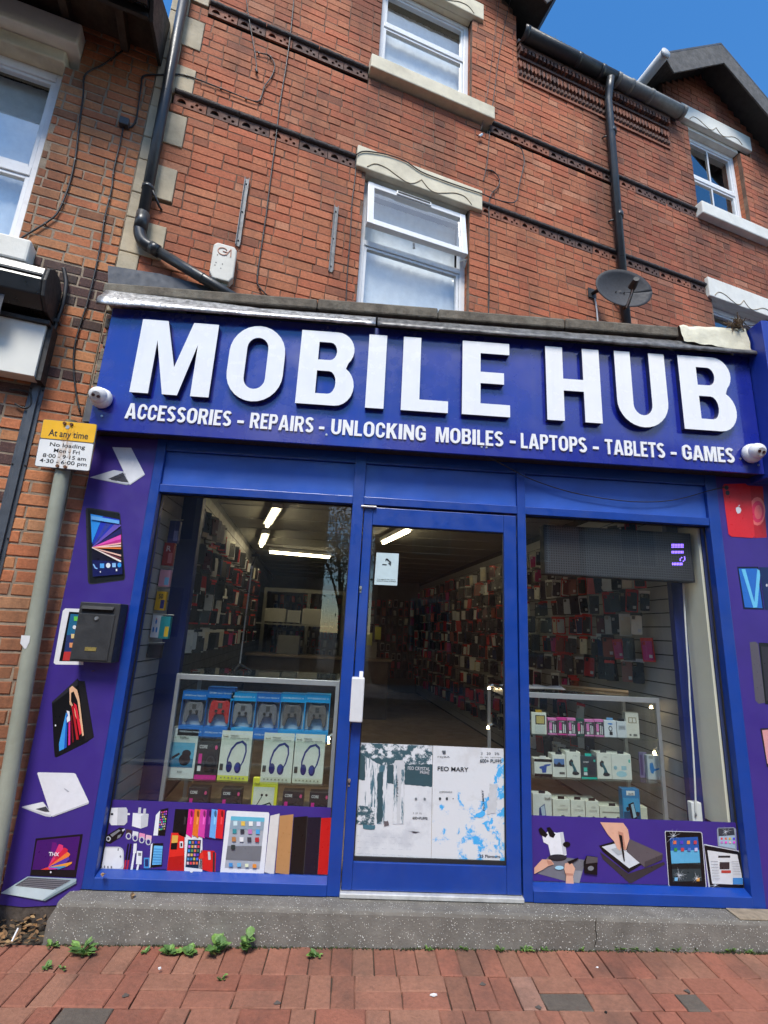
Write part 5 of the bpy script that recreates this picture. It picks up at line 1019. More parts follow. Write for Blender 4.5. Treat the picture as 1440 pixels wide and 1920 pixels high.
MB(wp).box(mu - .05, mu + .05, .003, .012, mz_ - .06, mz_ + .05, BLACK_WOOD).build('wall_plate', ds, bevel=.002)
pipe([wp(mu, .01, mz_ - .01), wp(mu + .02, .16, mz_ - .02), dc - nrm * .07], .02, BLACK_WOOD, 'mount_arm', ds, 10)
MB(wp).box(mu - .015, mu + .06, .11, .19, mz_ - .07, mz_ + .04, BLACK_WOOD).build('clamp', ds, bevel=.006)
for x, y in ((1155, 540), (1172, 540)):
    p = aw(x, y, .42) ; 
for k in (-.05, .03): p = dc + sx_ * k - sy_ * .01 - nrm * .05; MB().tube([p, p + nrm * .01], .006, HOLE, 8).build('bolt', ds)
def cable(pxs, d, r, label, name='wall_cable', cat='cable', m=CABLE, extra=None, clips=True, grp='cables clipped to the brickwork'):
    pts = bezier([aw(x, y, d) for x, y in pxs], 6); c = MB().tube(pts, r, m, 6).build(name, smooth=True, label=label, cat=cat, group=grp)
    if clips:
        for p in pts[4::9]: MB().tube([p + (wp(0, -d, 0) - wp(0, 0, 0)) * .9, p + (wp(0, .006, 0) - wp(0, 0, 0))], .007, m, 6).build('cable_clip', c)
    return c
cable([(551, 0), (545, 60), (537, 120), (528, 175), (524, 200), (516, 270), (508, 330), (500, 395), (495, 430), (486, 490), (482, 525), (486, 538), (500, 553)], .012, .0055, 'long black cable running down the brick between the two steel channels')
cable([(462, 0), (466, 30), (472, 65), (478, 98), (480, 115), (481, 130)], .014, .005, 'short black cable hanging to a hook near the top left downpipe', clips=False)
cable([(478, 97), (490, 100), (505, 104), (515, 122), (510, 142), (496, 162), (491, 178), (484, 190), (465, 186), (440, 176), (400, 160), (355, 143), (333, 139), (320, 140)], .012, .005, 'looping black cable from the hook across to the left downpipe')
cable([(957, 0), (948, 40), (935, 110), (920, 230), (914, 300), (911, 318), (906, 340)], .014, .0045, 'black cable dropping beside the upper window to the right of its sill', clips=False)
cable([(936, 0), (925, 90), (912, 190), (902, 245)], .03, .003, 'thin wire hanging in front of the upper sill\'s right end', clips=False)
cable([(914, 318), (926, 322), (936, 335), (934, 350), (922, 363), (917, 380), (917, 420), (917, 475), (917, 540), (916, 592)], .012, .0055, 'black cable running straight down right of the open window')
cable([(668, 290), (680, 284), (700, 285), (730, 291), (760, 302), (790, 322), (830, 338), (870, 352), (900, 362), (925, 372), (945, 378), (962, 380), (970, 372), (973, 350), (980, 320), (983, 300), (978, 280), (969, 272)], .044, .0055, 'black cable draped over the cream lintel and looping up to the right', clips=False)
cable([(668, 290), (666, 330), (660, 380), (657, 440), (652, 500), (648, 575)], .012, .005, 'thin black cable beside the left jamb of the open window')
cable([(230, 95), (195, 120), (160, 140), (156, 180), (148, 240), (142, 290), (130, 345), (110, 395), (90, 415), (50, 440), (15, 462)], .012, .006, 'black cable sloping down the left house wall to its window sill')
cable([(333, 140), (305, 140), (270, 142), (265, 160), (260, 195), (255, 225), (246, 238), (238, 238)], .012, .006, 'short cable from the downpipe to the small black junction box')
cable([(232, 235), (226, 265), (213, 320), (210, 350), (202, 385), (196, 410), (190, 450), (178, 510), (163, 570), (150, 610), (140, 650), (138, 690), (143, 740), (150, 772)], .012, .0055, 'long thin cable dropping from the junction box behind the parking plate')
jb = MB(wp); ju, jz = uz(233, 228, .03); jb.box(ju - .032, ju + .032, .001, .045, jz - .035, jz + .03, PVC_BLACK); jb.build('junction_box', bevel=.005, label='small black junction box on the left house wall', cat='junction box')
cable([(1115, 560), (1118, 575), (1122, 618)], .012, .008, 'short pale cable hanging below the dish bracket', m=mat('coax_white', (.6, .6, .58), .5), clips=False)
cable([(480, 130), (482, 136)], .02, .012, 'small dark hook in the brick at the cable end', name='wall_hook', cat='hook', clips=False, grp='hooks in the brickwork')
cable([(904, 252), (898, 256)], .03, .014, 'small grey hook under the upper sill\'s right end', name='wall_hook', cat='hook', clips=False, m=STEEL, grp='hooks in the brickwork')
# sagging thin wire below the sign
w_ = [at(918, 858, -.11), at(950, 875, -.06), at(1000, 900, -.02), at(1080, 925, -.008), at(1180, 940, -.006), at(1260, 938, -.006), at(1330, 920, -.006), at(1365, 912, -.006)]
MB().tube(bezier(w_, 6), .003, CABLE, 6).build('sagging_wire', label='thin black wire sagging under the right half of the sign', cat='wire', smooth=True)
# ------------------------------------------------------------------ left neighbour's awning, sign and trunking
aw_ = empty('awning_cassette', wp(-.9, .15, 3.2), 'rounded black awning cassette under the left house window', 'awning')
AWB = mat('awning_black_gloss', (.014, .016, .019), .34, .2, 5, coat=.3)
u_e = uz(98, 545, .15)[0]; zc = uz(70, 545, .15)[1]
prof = [(.02, .10), (.10, .145), (.20, .14), (.265, .09), (.285, .0), (.26, -.09), (.17, -.14), (.02, -.14)]
MB().prism([wp(-2.2, a, zc + b) for a, b in prof], wp(u_e - .012 + 2.2, 0, 0) - wp(0, 0, 0), AWB).build('cassette', aw_, bevel=.01, seg=3)
MB().prism([wp(u_e - .0118, a * 1.03 - .005, zc + b * 1.04) for a, b in prof], wp(.02, 0, 0) - wp(0, 0, 0), BLACK_WOOD).build('end_plate', aw_, bevel=.006)
for dd, zz_ in ((.17, .1455), (.283, .035)): MB(wp).box(-2.2, u_e - .02, dd - .004, dd + .006, zc + zz_ - .01, zc + zz_ + .004, mat('awning_trim', (.03, .035, .04), .5)).build('trim_line', aw_)
fb = MB(); g = []
for k in range(5): g.append([wp(-2.2 + (u_e - .20 + 2.2) * i / 30, .235 - .006 * k + .008 * math.sin(i * .8 + k), zc - .125 - .04 * k + .006 * math.sin(i * .5)) for i in range(31)])
fb.sheet(g, mat('awning_fabric', (.085, .088, .10), .9, .15, 60, .3, 200)).build('fabric_valance', aw_, smooth=True, recalc=False)
ns = empty('white_sign_board', wp(-1, .1, 2.8), 'blank cream sign board below the black awning at the left edge', 'sign')
us = uz(87, 610, .12)[0]; zs0 = uz(66, 706, .12)[1]; zs1 = uz(87, 610, .12)[1]
MB(wp).box(-2.2, us, .02, .12, zs0, zs1, mat('sign_cream', (.70, .69, .62), .5, .05, 4, dirt=.12, dirtcol=(.4, .36, .25))).build('board', ns, bevel=.003)
MB(wp).box(us + .001, us + .03, .005, .10, zs0 - .01, zs1 + .02, BLACK_WOOD).build('side_batten', ns); MB(wp).box(-2.2, us + .02, .01, .14, zs1 + .001, zs1 + .025, BLACK_WOOD).build('top_trim', ns)
tr = empty('cable_trunking', wp(-.31, .02, 1.9), 'dark grey steel trunking running down the left house wall', 'trunking'); TRK = mat('trunking_grey', (.075, .085, .10), .42, .15, 8, .08, 50, metal=.3, dirt=.15)
mb = MB(wp); mb.box(-.352, -.272, .002, .006, .0, 2.97, TRK); mb.box(-.33, -.294, .006, .022, .0, 2.965, TRK); mb.build('channel', tr, bevel=.004)
for z in (2.9, 2.4, 1.95, 1.5):
    for k in (-.345, -.279): MB().tube([wp(k, .005, z), wp(k, .010, z)], .005, HOLE, 8).build('screw', tr)
cd = cable([(74, 722), (80, 690), (95, 640), (106, 605), (118, 570), (124, 535), (122, 515), (119, 503)], .03, .013, 'thick black conduit rising from the trunking beside the awning', name='conduit', cat='conduit', clips=False)
for x, y in ((106, 604), (82, 690)): MB(wp).box(*[v for v in (uz(x, y, .02)[0] - .022, uz(x, y, .02)[0] + .022)], .002, .046, uz(x, y, .02)[1] - .012, uz(x, y, .02)[1] + .012, PVC_BLACK).build('saddle_clip', cd)
cable([(18, 730), (45, 733), (58, 740), (57, 760), (45, 765), (28, 757)], .02, .006, 'scrap of black cable hanging under the white sign board', clips=False)
# ------------------------------------------------------------------ inside the shop
FZ = .165; CZ = 2.72; DEP = 9.0
XLW = lambda y: -1.345 - .09 * max(0, y - .5)
XRW = lambda y: 2.235 - .09 * max(0, y - .3)
FLOOR_M = mat('shop_floor_laminate', (.36, .26, .165), .45, .2, 4, dirt=.25); CEIL_M = mat('ceiling_tile', (.33, .32, .29), .9, .08, 3); WALLC = mat('wall_cream', (.80, .76, .60), .85, .06, 3, .1, 30)
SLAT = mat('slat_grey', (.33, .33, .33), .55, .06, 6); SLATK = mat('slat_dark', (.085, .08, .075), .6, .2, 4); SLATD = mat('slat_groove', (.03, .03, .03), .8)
MB().prism([(-1.42, .10, FZ - .02), (2.33, .10, FZ - .02), (2.33, DEP + .05, FZ - .02), (XLW(DEP) - .06, DEP + .05, FZ - .02)], (0, 0, .02), FLOOR_M).build('shop_floor', kind='structure')
c_ = MB().prism([(-1.50, .10, CZ), (2.40, .10, CZ), (2.40, DEP + .1, CZ), (XLW(DEP) - .15, DEP + .1, CZ)], (0, 0, .03), CEIL_M).build('shop_ceiling', kind='structure')
for i in range(14): y = .7 + i * .6; MB().box(XLW(y), XRW(y), y - .012, y + .012, CZ - .006, CZ - .0005, mat('ceiling_bar', (.30, .29, .26), .7)).build('ceiling_bar', c_)
wl = MB().prism([(-1.36, .10, FZ), (-1.36, .62, FZ), (XLW(DEP) - .01, DEP, FZ), (XLW(DEP) - .06, DEP, FZ), (-1.42, .62, FZ), (-1.42, .10, FZ)], (0, 0, CZ - FZ), SLATD).build('shop_wall_left', kind='structure')
wr = MB().prism([(2.262, .10, FZ), (2.262, .32, FZ), (XRW(DEP) + .012, DEP, FZ), (XRW(DEP) + .06, DEP, FZ), (2.33, .32, FZ), (2.33, .10, FZ)], (0, 0, CZ - FZ), SLATD).build('shop_wall_right', kind='structure')
MB().box(-2.3, 1.7, DEP, DEP + .05, FZ, CZ, mat('back_wall', (.16, .15, .14), .8, .1, 3)).build('shop_wall_back', kind='structure')
MB().box(2.245, 2.2615, .10, .30, .5, 2.64, WALLC).build('plaster_return', wr)
SH = .098
for i in range(int((2.66 - .2) / SH)):
    z = .2 + i * SH
    MB().box(-1.358, -1.345, .10, .58, z, z + SH - .008, SLAT).build('slat', wl)
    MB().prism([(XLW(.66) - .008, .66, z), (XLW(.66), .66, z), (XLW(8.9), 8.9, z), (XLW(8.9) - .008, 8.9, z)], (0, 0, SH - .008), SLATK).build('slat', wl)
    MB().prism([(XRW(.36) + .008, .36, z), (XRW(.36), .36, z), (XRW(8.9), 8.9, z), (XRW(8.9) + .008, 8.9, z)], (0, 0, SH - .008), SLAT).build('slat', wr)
IB = mat('inner_blue_paint', (.004, .014, .13), .5, .1)
MB().box(-1.36, -1.205, .585, .655, FZ, CZ - .001, IB).build('bay_post', label='dark blue inner post at the back of the left window bay', cat='post', group='inner bay posts', bevel=.004)
MB().box(2.165, 2.262, .302, .355, FZ, CZ - .001, IB).build('bay_post', label='dark blue inner post beside the cream wall in the right window', cat='post', group='inner bay posts', bevel=.004)
MB().box(-1.344, 2.262, .10, .30, CZ - .10, CZ - .001, WALLC).build('bay_bulkhead', c_)
# ceiling tubes (lit)
def tube_light(a, b, label, w=.05):
    a, b = Vector(a), Vector(b); r = empty('tube_light', (a + b) / 2, label, 'light', 'ceiling tube lights'); d = (b - a).normalized(); s = d.cross(Vector((0, 0, 1))) * w
    up = Vector((0, 0, .05)); MB().prism([a - s, a + s, a + s + up, a - s + up], b - a, UPVC).build('housing', r)
    k = Vector((0, 0, -.018)); MB().tube([a + k + d * .02, b + k - d * .02], .02, emit('tube_glow', (1.0, .84, .52), 11.0), 10).build('tube', r)
zt_ = CZ - .055
tube_light((-.86, 1.72, zt_), (-1.11, 2.58, zt_), 'lit ceiling tube nearest the left window'); tube_light((-1.23, 3.15, zt_), (-1.46, 4.08, zt_), 'second lit ceiling tube behind the nearest one')
tube_light((-1.45, 4.62, zt_), (-.49, 4.82, zt_), 'lit ceiling tube running across the shop at the back'); tube_light((.52, 2.35, zt_), (.27, 3.25, zt_), 'lit ceiling tube seen through the top of the door')
# cabinets
ALU = mat('cabinet_aluminium', (.50, .51, .52), .4, .06, 30, metal=.6); CGL = glass('cabinet_glass', (.93, .97, .95), 1.2); 
BULB = emit('cabinet_bulb', (1.0, .72, .35), 25.0)
def cabinet(x0, x1, y0, y1, ztop, shelves, label, bulbs):
    r = empty('display_cabinet', ((x0 + x1) / 2, (y0 + y1) / 2, FZ), label, 'cabinet', 'glass display counters'); t = .024
    for x in (x0, x1 - t):
        for y in (y0, y1 - t): MB().box(x, x + t, y, y + t, FZ, ztop, ALU).build('corner_post', r, bevel=.002)
    for y in (y0, y1 - t): MB().box(x0 + t, x1 - t, y + .001, y + t, ztop - .034, ztop, ALU).build('top_rail', r, bevel=.002); MB().box(x0 + t, x1 - t, y + .001, y + t, FZ, FZ + .06, ALU).build('bottom_rail', r)
    for x in (x0, x1 - t): MB().box(x, x + t, y0 + t, y1 - t, ztop - .034, ztop - .001, ALU).build('top_rail', r)
    MB().box(x0 + .005, x1 - .005, y0 + .005, y1 - .005, ztop + .001, ztop + .008, CGL).build('glass_top', r)
    MB().box(x0 + .002, x1 - .002, y0 + .03, y1 - .02, .30, .315, mat('cabinet_base', (.42, .42, .41), .6)).build('base_board', r)
    for z in shelves: MB().box(x0 + t, x1 - t, y0 + .02, y1 - .03, z - .007, z, CGL).build('glass_shelf', r)
    pane('glass_front', x0 + t, x1 - t, FZ + .06, ztop - .034, y0 + .012, CGL, r)
    for p in bulbs: MB().tube([p, p + Vector((.0, .0, .014))], [.012, .006], BULB, 8).build('spot_bulb', r); MB().tube([p + Vector((.0, 0, .016)), p + Vector((.03, .01, .03))], .012, STEEL, 8).build('spot_holder', r)
    return r
cabinet(-1.17, -.094, .45, .95, 1.195, (.807, .553), 'glass counter behind the left window holding game controllers and headphones', [at(629, 1285, .5), at(616, 1386, .55)])
cabinet(1.035, 2.12, .48, .95, 1.178, (.905, .64), 'glass counter behind the right window holding phone accessories', [at(917, 1292, .75), at(915, 1366, .75), at(1162, 1314, .8), at(1221, 1328, .6), at(1227, 1413, .6)])
# product boxes
zA = lambda x, y: (220 + x / 3.1304, 1220 + y / 3.13); zB = lambda x, y: (980 + x / 3.7895, 1260 + y / 3.79)
def carton(conv, x0, x1, y0, y1, Y, dep, col, label, cat='box', shelf=None, prints=(), tab=None, group=None, name='product_box', side=None, words=()):
    """a carton whose front face spans the measured rectangle at depth Y; prints in 0..1 face coordinates (y up)"""
    a, b = at(*conv(x0, (y0 + y1) / 2), Y), at(*conv(x1, (y0 + y1) / 2), Y); zt = at(*conv((x0 + x1) / 2, y0), Y).z; zb = shelf if shelf is not None else at(*conv((x0 + x1) / 2, y1), Y).z
    X0, X1 = a.x, b.x - .002; mb = MB(); m = ink(rgb(*col), .4); mb.box(X0, X1, Y, Y + dep, zb + .0005, zt, m)
    o = mb.build(name, label=label, cat=cat, group=group, bevel=.0015, seg=1); M_ = lambda s, t, d=0: Vector((X0 + (X1 - X0) * s, Y - d, zb + (zt - zb) * t))
    if prints:
        pm = MB()
        for i, (c, pts) in enumerate(prints): pm.poly([M_(s, t, .0005 + i * .0004) for s, t in pts], ink(rgb(*c)))
        pm.build('printed_front', o, recalc=False)
    if words:
        wm = MB()
        for body, s0, s1, t, h, c in words: text_on(wm, body, M_(s0, t, .006), M_(s1, t, .006), (0, 0, (zt - zb) * h), ink(rgb(*c)), .015)
        wm.build('printed_words', o, recalc=False)
    if tab:
        c = (X0 + X1) / 2; w = .022; MB().box(c - w, c + w, Y + .004, Y + .006, zt + .0003, zt + .018, ink(rgb(*tab))).build('hang_tab', o)
    return o
def r4(a, b, c, d): return [(a, c), (b, c), (b, d), (a, d)]
CTRL = {}
def controller(parent, X0, X1, Y, z0, z1, col):
    w = X1 - X0; h = z1 - z0; m = mat('controller_%d_%d' % (col[0] * 100, col[2] * 100), col, .3, .1); P = [(.05, .80), (.18, .96), (.34, .90), (.66, .90), (.82, .96), (.95, .80), (1, .45), (.97, .12), (.90, .02), (.82, .07), (.73, .33), (.64, .38), (.36, .38), (.27, .33), (.18, .07), (.10, .02), (.03, .12), (0, .45)]
    c = empty('game_controller', (X0 + w / 2, Y, z0), parent=parent)
    MB().prism([Vector((X0 + w * a, Y, z0 + h * b)) for a, b in P], (0, .03, 0), m).build('controller_body', c, bevel=.006)
    for a, b in ((.34, .52), (.66, .52)):
        p = Vector((X0 + w * a, Y - .0005, z0 + h * b)); MB().tube([p, p - Vector((0, .008, 0))], .009, GASK, 12).build('thumb_stick', c)
    MB().box(X0 + w * .40, X0 + w * .60, Y - .003, Y - .0003, z0 + h * .62, z0 + h * .82, mat('touch_pad', (.06, .06, .065), .2)).build('touch_pad', c)
# row of controllers: windowed cartons
CB, CC = (24, 112, 200), (16, 150, 218)
for i, (x0, x1, yt, yb, col, cc, ds_) in enumerate(((374, 525, 236, 400, CB, (.14, .14, .16), 'blue controller carton at the left end of the top shelf row'), (520, 683, 216, 410, CB, (.36, .025, .025), 'blue controller carton holding a red controller, its lid raised'), (661, 815, 245, 416, CC, (.16, .165, .18), 'bright cyan controller carton third from the left'), (811, 959, 250, 421, CB, (.13, .13, .15), 'darker blue controller carton fourth from the left'), (955, 1104, 253, 426, CC, (.10, .09, .09), 'cyan controller carton second from the right end of the row'), (1102, 1250, 256, 429, CC, (.11, .10, .10), 'cyan controller carton at the right end of the row'))):
    Y = .50; a, b = at(*zA(x0, 330), Y), at(*zA(x1, 330), Y); zb = .808; zt = at(*zA((x0 + x1) / 2, yt), Y).z; X0, X1 = a.x, b.x - .003; H_ = zt - zb
    r = empty('controller_box', ((X0 + X1) / 2, Y, zb), ds_, 'box', 'game controller cartons on the top shelf'); m = ink(rgb(*col), .4)
    lo, hi = zb + .060, zt - .054 - (.012 if i == 1 else 0)
    MB().box(X0, X1, Y, Y + .07, zb + .0005, lo, m).build('bottom_band', r); MB().box(X0, X1, Y, Y + .07, hi, zt, m).build('top_band', r)
    MB().box(X0, X0 + .004, Y, Y + .07, lo, hi, m).build('box_side', r); MB().box(X1 - .004, X1, Y, Y + .07, lo, hi, m).build('box_side', r)
    MB().box(X0 + .004, X1 - .004, Y + .055, Y + .06, lo, hi, ink(rgb(190, 205, 215))).build('inner_back', r)
    controller(r, X0 + .018, X1 - .018, Y + .012, lo + .012, hi - .003, cc)
    wm = MB()
    for zz in (hi + (zt - hi) * .4, zb + .022):
        wm = MB(); text_on(wm, ('DOUBLESHOCK 4' if i in (2, 4, 5) else 'DOUBLE motor Vibration 4'), (X0 + .014, Y - .001, zz), (X1 - .014, Y - .001, zz), (0, 0, .010), ink(rgb(215, 235, 250)), .01); wm.build('lettering', r, recalc=False)
HP = [((28, 40, 110), el(.34, .27, .10, .11)), ((28, 40, 110), el(.62, .26, .11, .11)), ((52, 66, 150), el(.60, .27, .07, .08))]
band = [(.30, .30), (.30, .42), (.38, .60), (.52, .72), (.68, .76), (.79, .70), (.82, .58), (.76, .40), (.68, .28), (.72, .28), (.80, .38), (.87, .58), (.84, .74), (.70, .81), (.50, .77), (.34, .64), (.25, .44), (.25, .30)]
def hp_prints(ycol): return [((226, 230, 218), r4(0, 1, 0, 1)), (ycol, r4(0, 1, 0, .10)), ((38, 52, 130), band)] + HP + [((70, 72, 70), r4(.04, .15, .20, .33))] + [((150, 150, 130), r4(.10 + k * .12, .15 + k * .12, .04, .07)) for k in range(7)]
for (x0, x1, y0, yc, lbl) in ((605, 787, 470, (225, 228, 90), 'white headphone box with a yellow base, left of the gap'), (855, 1036, 483, (214, 218, 196), 'white headphone box just right of the gap on the middle shelf'), (1040, 1218, 490, (214, 218, 196), 'white headphone box at the right end of the middle shelf')):
    carton(zA, x0, x1, y0, 690, .50, .06, (226, 230, 218), lbl, prints=hp_prints(yc), tab=(215, 220, 60), shelf=.554, group='headphone boxes', words=(('budi', .06, .22, .87, .035, (90, 80, 30)), ('WIRELESS', .28, .55, .89, .028, (40, 40, 40)), ('SUPER BASS STEREO HEADPHONES', .28, .9, .845, .022, (60, 60, 60))))
carton(zA, 300, 470, 458, 672, .50, .09, (214, 222, 222), 'pale box with a blue earphone picture at the left end', prints=[((90, 170, 205), r4(.10, .92, .22, .72)), ((50, 120, 160), r4(.10, .92, .22, .40)), ((20, 30, 45), [(.15, .42), (.40, .52), (.44, .48), (.20, .38)]), ((20, 26, 36), el(.66, .50, .16, .08)), ((14, 18, 26), el(.62, .38, .20, .12))], shelf=.554, words=(('HiPlus', .38, .68, .80, .05, (60, 60, 60)), ('X10', .42, .58, .12, .04, (70, 80, 90))))
def core_prints(acc=(214, 50, 150)): return [((46, 47, 52), r4(0, 1, 0, 1)), (acc, r4(0, 1, 0, .12)), ((30, 30, 36), el(.66, .42, .27, .26)), ((62, 62, 70), el(.66, .44, .21, .20)), ((40, 40, 46), el(.66, .38, .18, .22)), ((26, 26, 32), el(.50, .32, .10, .13)), ((26, 26, 32), el(.80, .32, .09, .13)), (acc, r4(.10, .26, .42, .68)), ((230, 230, 230), r4(.10, .26, .22, .36)), ((226, 90, 140), el(.87, .86, .06, .06))]
def core(x0, x1, y0, y1, shelf, lbl): carton(zA, x0, x1, y0, y1, .50, .07, (46, 47, 52), lbl, prints=core_prints(), shelf=shelf, group='dark headphone boxes', words=(('CORE', .10, .46, .83, .09, (236, 236, 236)),))
core(467, 596, 535, 676, .554, 'dark grey box with a magenta base on the middle shelf')
for x0, x1, y0, lbl in ((408, 528, 805, 'leftmost dark box on the bottom shelf of the left counter'), (603, 722, 812, 'second dark box from the left on the bottom shelf'), (966, 1090, 825, 'dark box right of the yellow box on the bottom shelf'), (1124, 1242, 832, 'rightmost dark box on the bottom shelf of the left counter')): core(x0, x1, y0, 1000, .316, lbl)
carton(zA, 786, 938, 748, 990, .50, .03, (232, 226, 60), 'yellow and white neckband earphone box between the dark boxes', prints=[((228, 230, 214), r4(.06, .88, .03, .80)), ((40, 44, 46), el(.40, .62, .05, .03)), ((40, 44, 46), el(.58, .62, .05, .03)), ((60, 64, 64), [(.40, .60), (.16, .34), (.10, .22), (.13, .22), (.19, .33), (.43, .60)]), ((40, 44, 46), [(.10, .20), (.40, .36), (.72, .44), (.80, .38), (.60, .26), (.30, .12), (.32, .10), (.64, .24), (.85, .38), (.74, .47), (.38, .39), (.09, .23)])], shelf=.316, tab=(225, 220, 50), words=(('budi', .10, .28, .86, .05, (90, 80, 20)),))
# right counter
def holder(col): return [(DRK, [(.18, .62), (.34, .72), (.48, .66), (.44, .46), (.30, .44), (.20, .50)]), ((30, 96, 110), [(.28, .60), (.42, .62), (.62, .40), (.76, .20), (.60, .12), (.40, .18), (.48, .32)]), (DRK, el(.62, .18, .24, .07))]
B = lambda *a, **k: carton(zB, *a, **k)
B(64, 172, 288, 460, .52, .02, (224, 226, 214), 'clear packet with a gold square at the left end of the top shelf', prints=[((40, 40, 40), r4(.25, .9, .45, .88)), ((196, 176, 110), r4(.32, .84, .50, .84)), ((200, 206, 200), r4(.2, .9, .05, .4))], shelf=.906, tab=(190, 150, 50))
PK, MG, GN = (222, 130, 190), (214, 60, 150), (30, 84, 70)
def pp(c): return [((64, 64, 70), r4(0, 1, .10, .86)), (c, r4(.16, .46, .30, .74)), ((226, 226, 226), r4(.18, .44, .12, .26)), ((226, 228, 230), r4(.58, .68, .14, .66)), ((226, 228, 230), r4(.76, .85, .14, .62))]
for x0, x1, y0, c, lbl in ((179, 245, 328, PK, 'first pink-topped cable packet from the left on the top shelf'), (247, 316, 326, MG, 'magenta-topped cable packet, second of the pink row'), (318, 381, 328, PK, 'third pink-topped cable packet, between magenta and green ones'), (382, 441, 332, GN, 'green-topped cable packet among the pink ones'), (443, 511, 338, PK, 'pink-topped cable packet just right of the green one'), (513, 578, 338, PK, 'last pink-topped cable packet before the white boxes')):
    B(x0, x1, y0, 470, .52, .03, c, lbl, prints=pp(c if c != GN else (220, 60, 130)), shelf=.906, group='cable packets on the top shelf', words=(('CORE', .2, .7, .765, .06, (230, 230, 230)),))
B(581, 669, 345, 483, .52, .03, (222, 228, 236), 'white box with a blue oval and a ring light picture', prints=[((60, 130, 210), el(.5, .80, .22, .05)), (DRK, el(.5, .52, .16, .17)), ((222, 228, 236), el(.5, .52, .10, .11)), (DRK, r4(.40, .66, .14, .34))], shelf=.906, tab=(120, 170, 220))
B(672, 742, 352, 487, .52, .03, (214, 220, 226), 'pale lettered box beside the tallest white box', prints=[((150, 160, 176), r4(.15, .85, .5 + k * .07, .53 + k * .07)) for k in range(4)], shelf=.906, tab=(40, 40, 44))
B(736, 830, 290, 490, .53, .05, (226, 224, 212), 'tallest white box at the right end of the top shelf', prints=[((170, 160, 140), r4(.18, .82, .58, .82)), ((228, 226, 216), r4(.26, .46, .62, .78)), ((228, 226, 216), r4(.54, .74, .62, .78)), ((120, 120, 116), r4(.2, .36, .08, .16)), ((120, 120, 116), r4(.5, .8, .08, .16))], shelf=.906)
B(84, 211, 618, 772, .53, .06, (228, 228, 220), 'white and black box with a blue holder at the middle shelf\'s left end', prints=[((18, 18, 20), r4(0, 1, 0, .17)), ((18, 18, 20), r4(0, 1, .84, 1)), ((44, 84, 170), [(.28, .56), (.50, .62), (.62, .70), (.92, .74), (.92, .66), (.70, .58), (.66, .24), (.44, .22), (.40, .44), (.28, .46)])], shelf=.641, tab=(220, 220, 216))
B(213, 309, 588, 777, .53, .08, (230, 230, 222), 'white box with a small landscape picture', prints=[((90, 130, 190), r4(.10, .90, .46, .82)), ((20, 30, 50), [(.1, .46), (.9, .46), (.9, .58), (.7, .56), (.5, .68), (.3, .56), (.1, .62)]), ((90, 90, 88), r4(.5, .9, .14, .24))], shelf=.641, tab=(50, 50, 54))
B(311, 416, 568, 781, .53, .09, (230, 230, 220), 'tall white box with a black holder, left of the dark teal box', prints=holder(0), shelf=.641, tab=(60, 60, 60), words=(('CORE', .45, .75, .84, .03, (60, 60, 60)),))
B(416, 529, 600, 786, .52, .06, (42, 58, 68), 'dark teal box on the middle shelf', prints=[((28, 190, 170), r4(0, 1, 0, .08)), ((34, 46, 60), r4(.48, .88, .2, .72)), ((60, 200, 180), r4(.16, .38, .32, .50)), ((220, 226, 226), r4(.16, .38, .16, .29)), ((60, 200, 180), el(.86, .82, .07, .05))], shelf=.641, tab=(40, 190, 170), words=(('CORE', .12, .46, .72, .07, (236, 236, 236)),))
B(530, 634, 575, 792, .53, .09, (230, 230, 220), 'tall white box with a black holder, right of the dark teal box', prints=holder(0), shelf=.641, tab=(60, 60, 60), words=(('CORE', .40, .70, .84, .03, (60, 60, 60)),))
B(634, 776, 584, 798, .53, .10, (228, 230, 222), 'wide white box with pale cyan rings on the middle shelf', prints=[((170, 214, 226), el(.48, .22, .27, .12)), ((150, 190, 206), el(.18, .46, .09, .08)), ((160, 200, 214), r4(.48, .74, .38, .54)), ((60, 190, 170), r4(.86, .94, .68, .80))], shelf=.641, tab=(50, 50, 54))
B(832, 890, 570, 800, .60, .01, (120, 110, 150), 'purple-grey hanging packet on the middle shelf', prints=[((80, 60, 110), r4(.1, .4, .1, .9)), ((170, 160, 190), r4(.55, .8, .2, .95))], shelf=.641)
B(889, 1010, 594, 803, .56, .03, (190, 198, 204), 'pale packet with a blue earpiece at the right end', prints=[((40, 120, 190), [(.14, .66), (.30, .72), (.36, .60), (.40, .44), (.80, .52), (.84, .58), (.86, .50), (.60, .40), (.38, .36), (.30, .24), (.18, .28), (.12, .48)]), ((150, 150, 150), r4(.10, .36, .86, .98))], shelf=.641)
B(74, 209, 865, 1045, .52, .06, (228, 228, 222), 'white holder box at the bottom shelf\'s left end', prints=[((40, 60, 130), [(.32, .62), (.62, .74), (.70, .40), (.80, .22), (.66, .10), (.52, .28), (.30, .24)]), ((190, 206, 226), [(.40, .64), (.60, .70), (.66, .44), (.48, .40)]), (DRK, r4(.66, .9, .02, .16))], shelf=.316, tab=(40, 40, 44), words=(('budi', .62, .92, .86, .07, (90, 80, 60)),))
for x0, x1, y0, lbl in ((216, 341, 905, 'first of three matching white boxes on the bottom shelf'), (344, 446, 910, 'second of three matching white boxes on the bottom shelf'), (449, 546, 918, 'third of three matching white boxes on the bottom shelf')):
    B(x0, x1, y0, 1060, .55, .12, (226, 226, 214), lbl, prints=[((60, 70, 86), el(.56, .40, .16, .10)), ((40, 46, 60), r4(.44, .70, .22, .36))], shelf=.316, tab=(30, 30, 32), group='matching white boxes', words=(('CORE', .4, .7, .80, .035, (120, 120, 110)), ('CAR HOLDER', .2, .85, .68, .04, (150, 150, 140))))
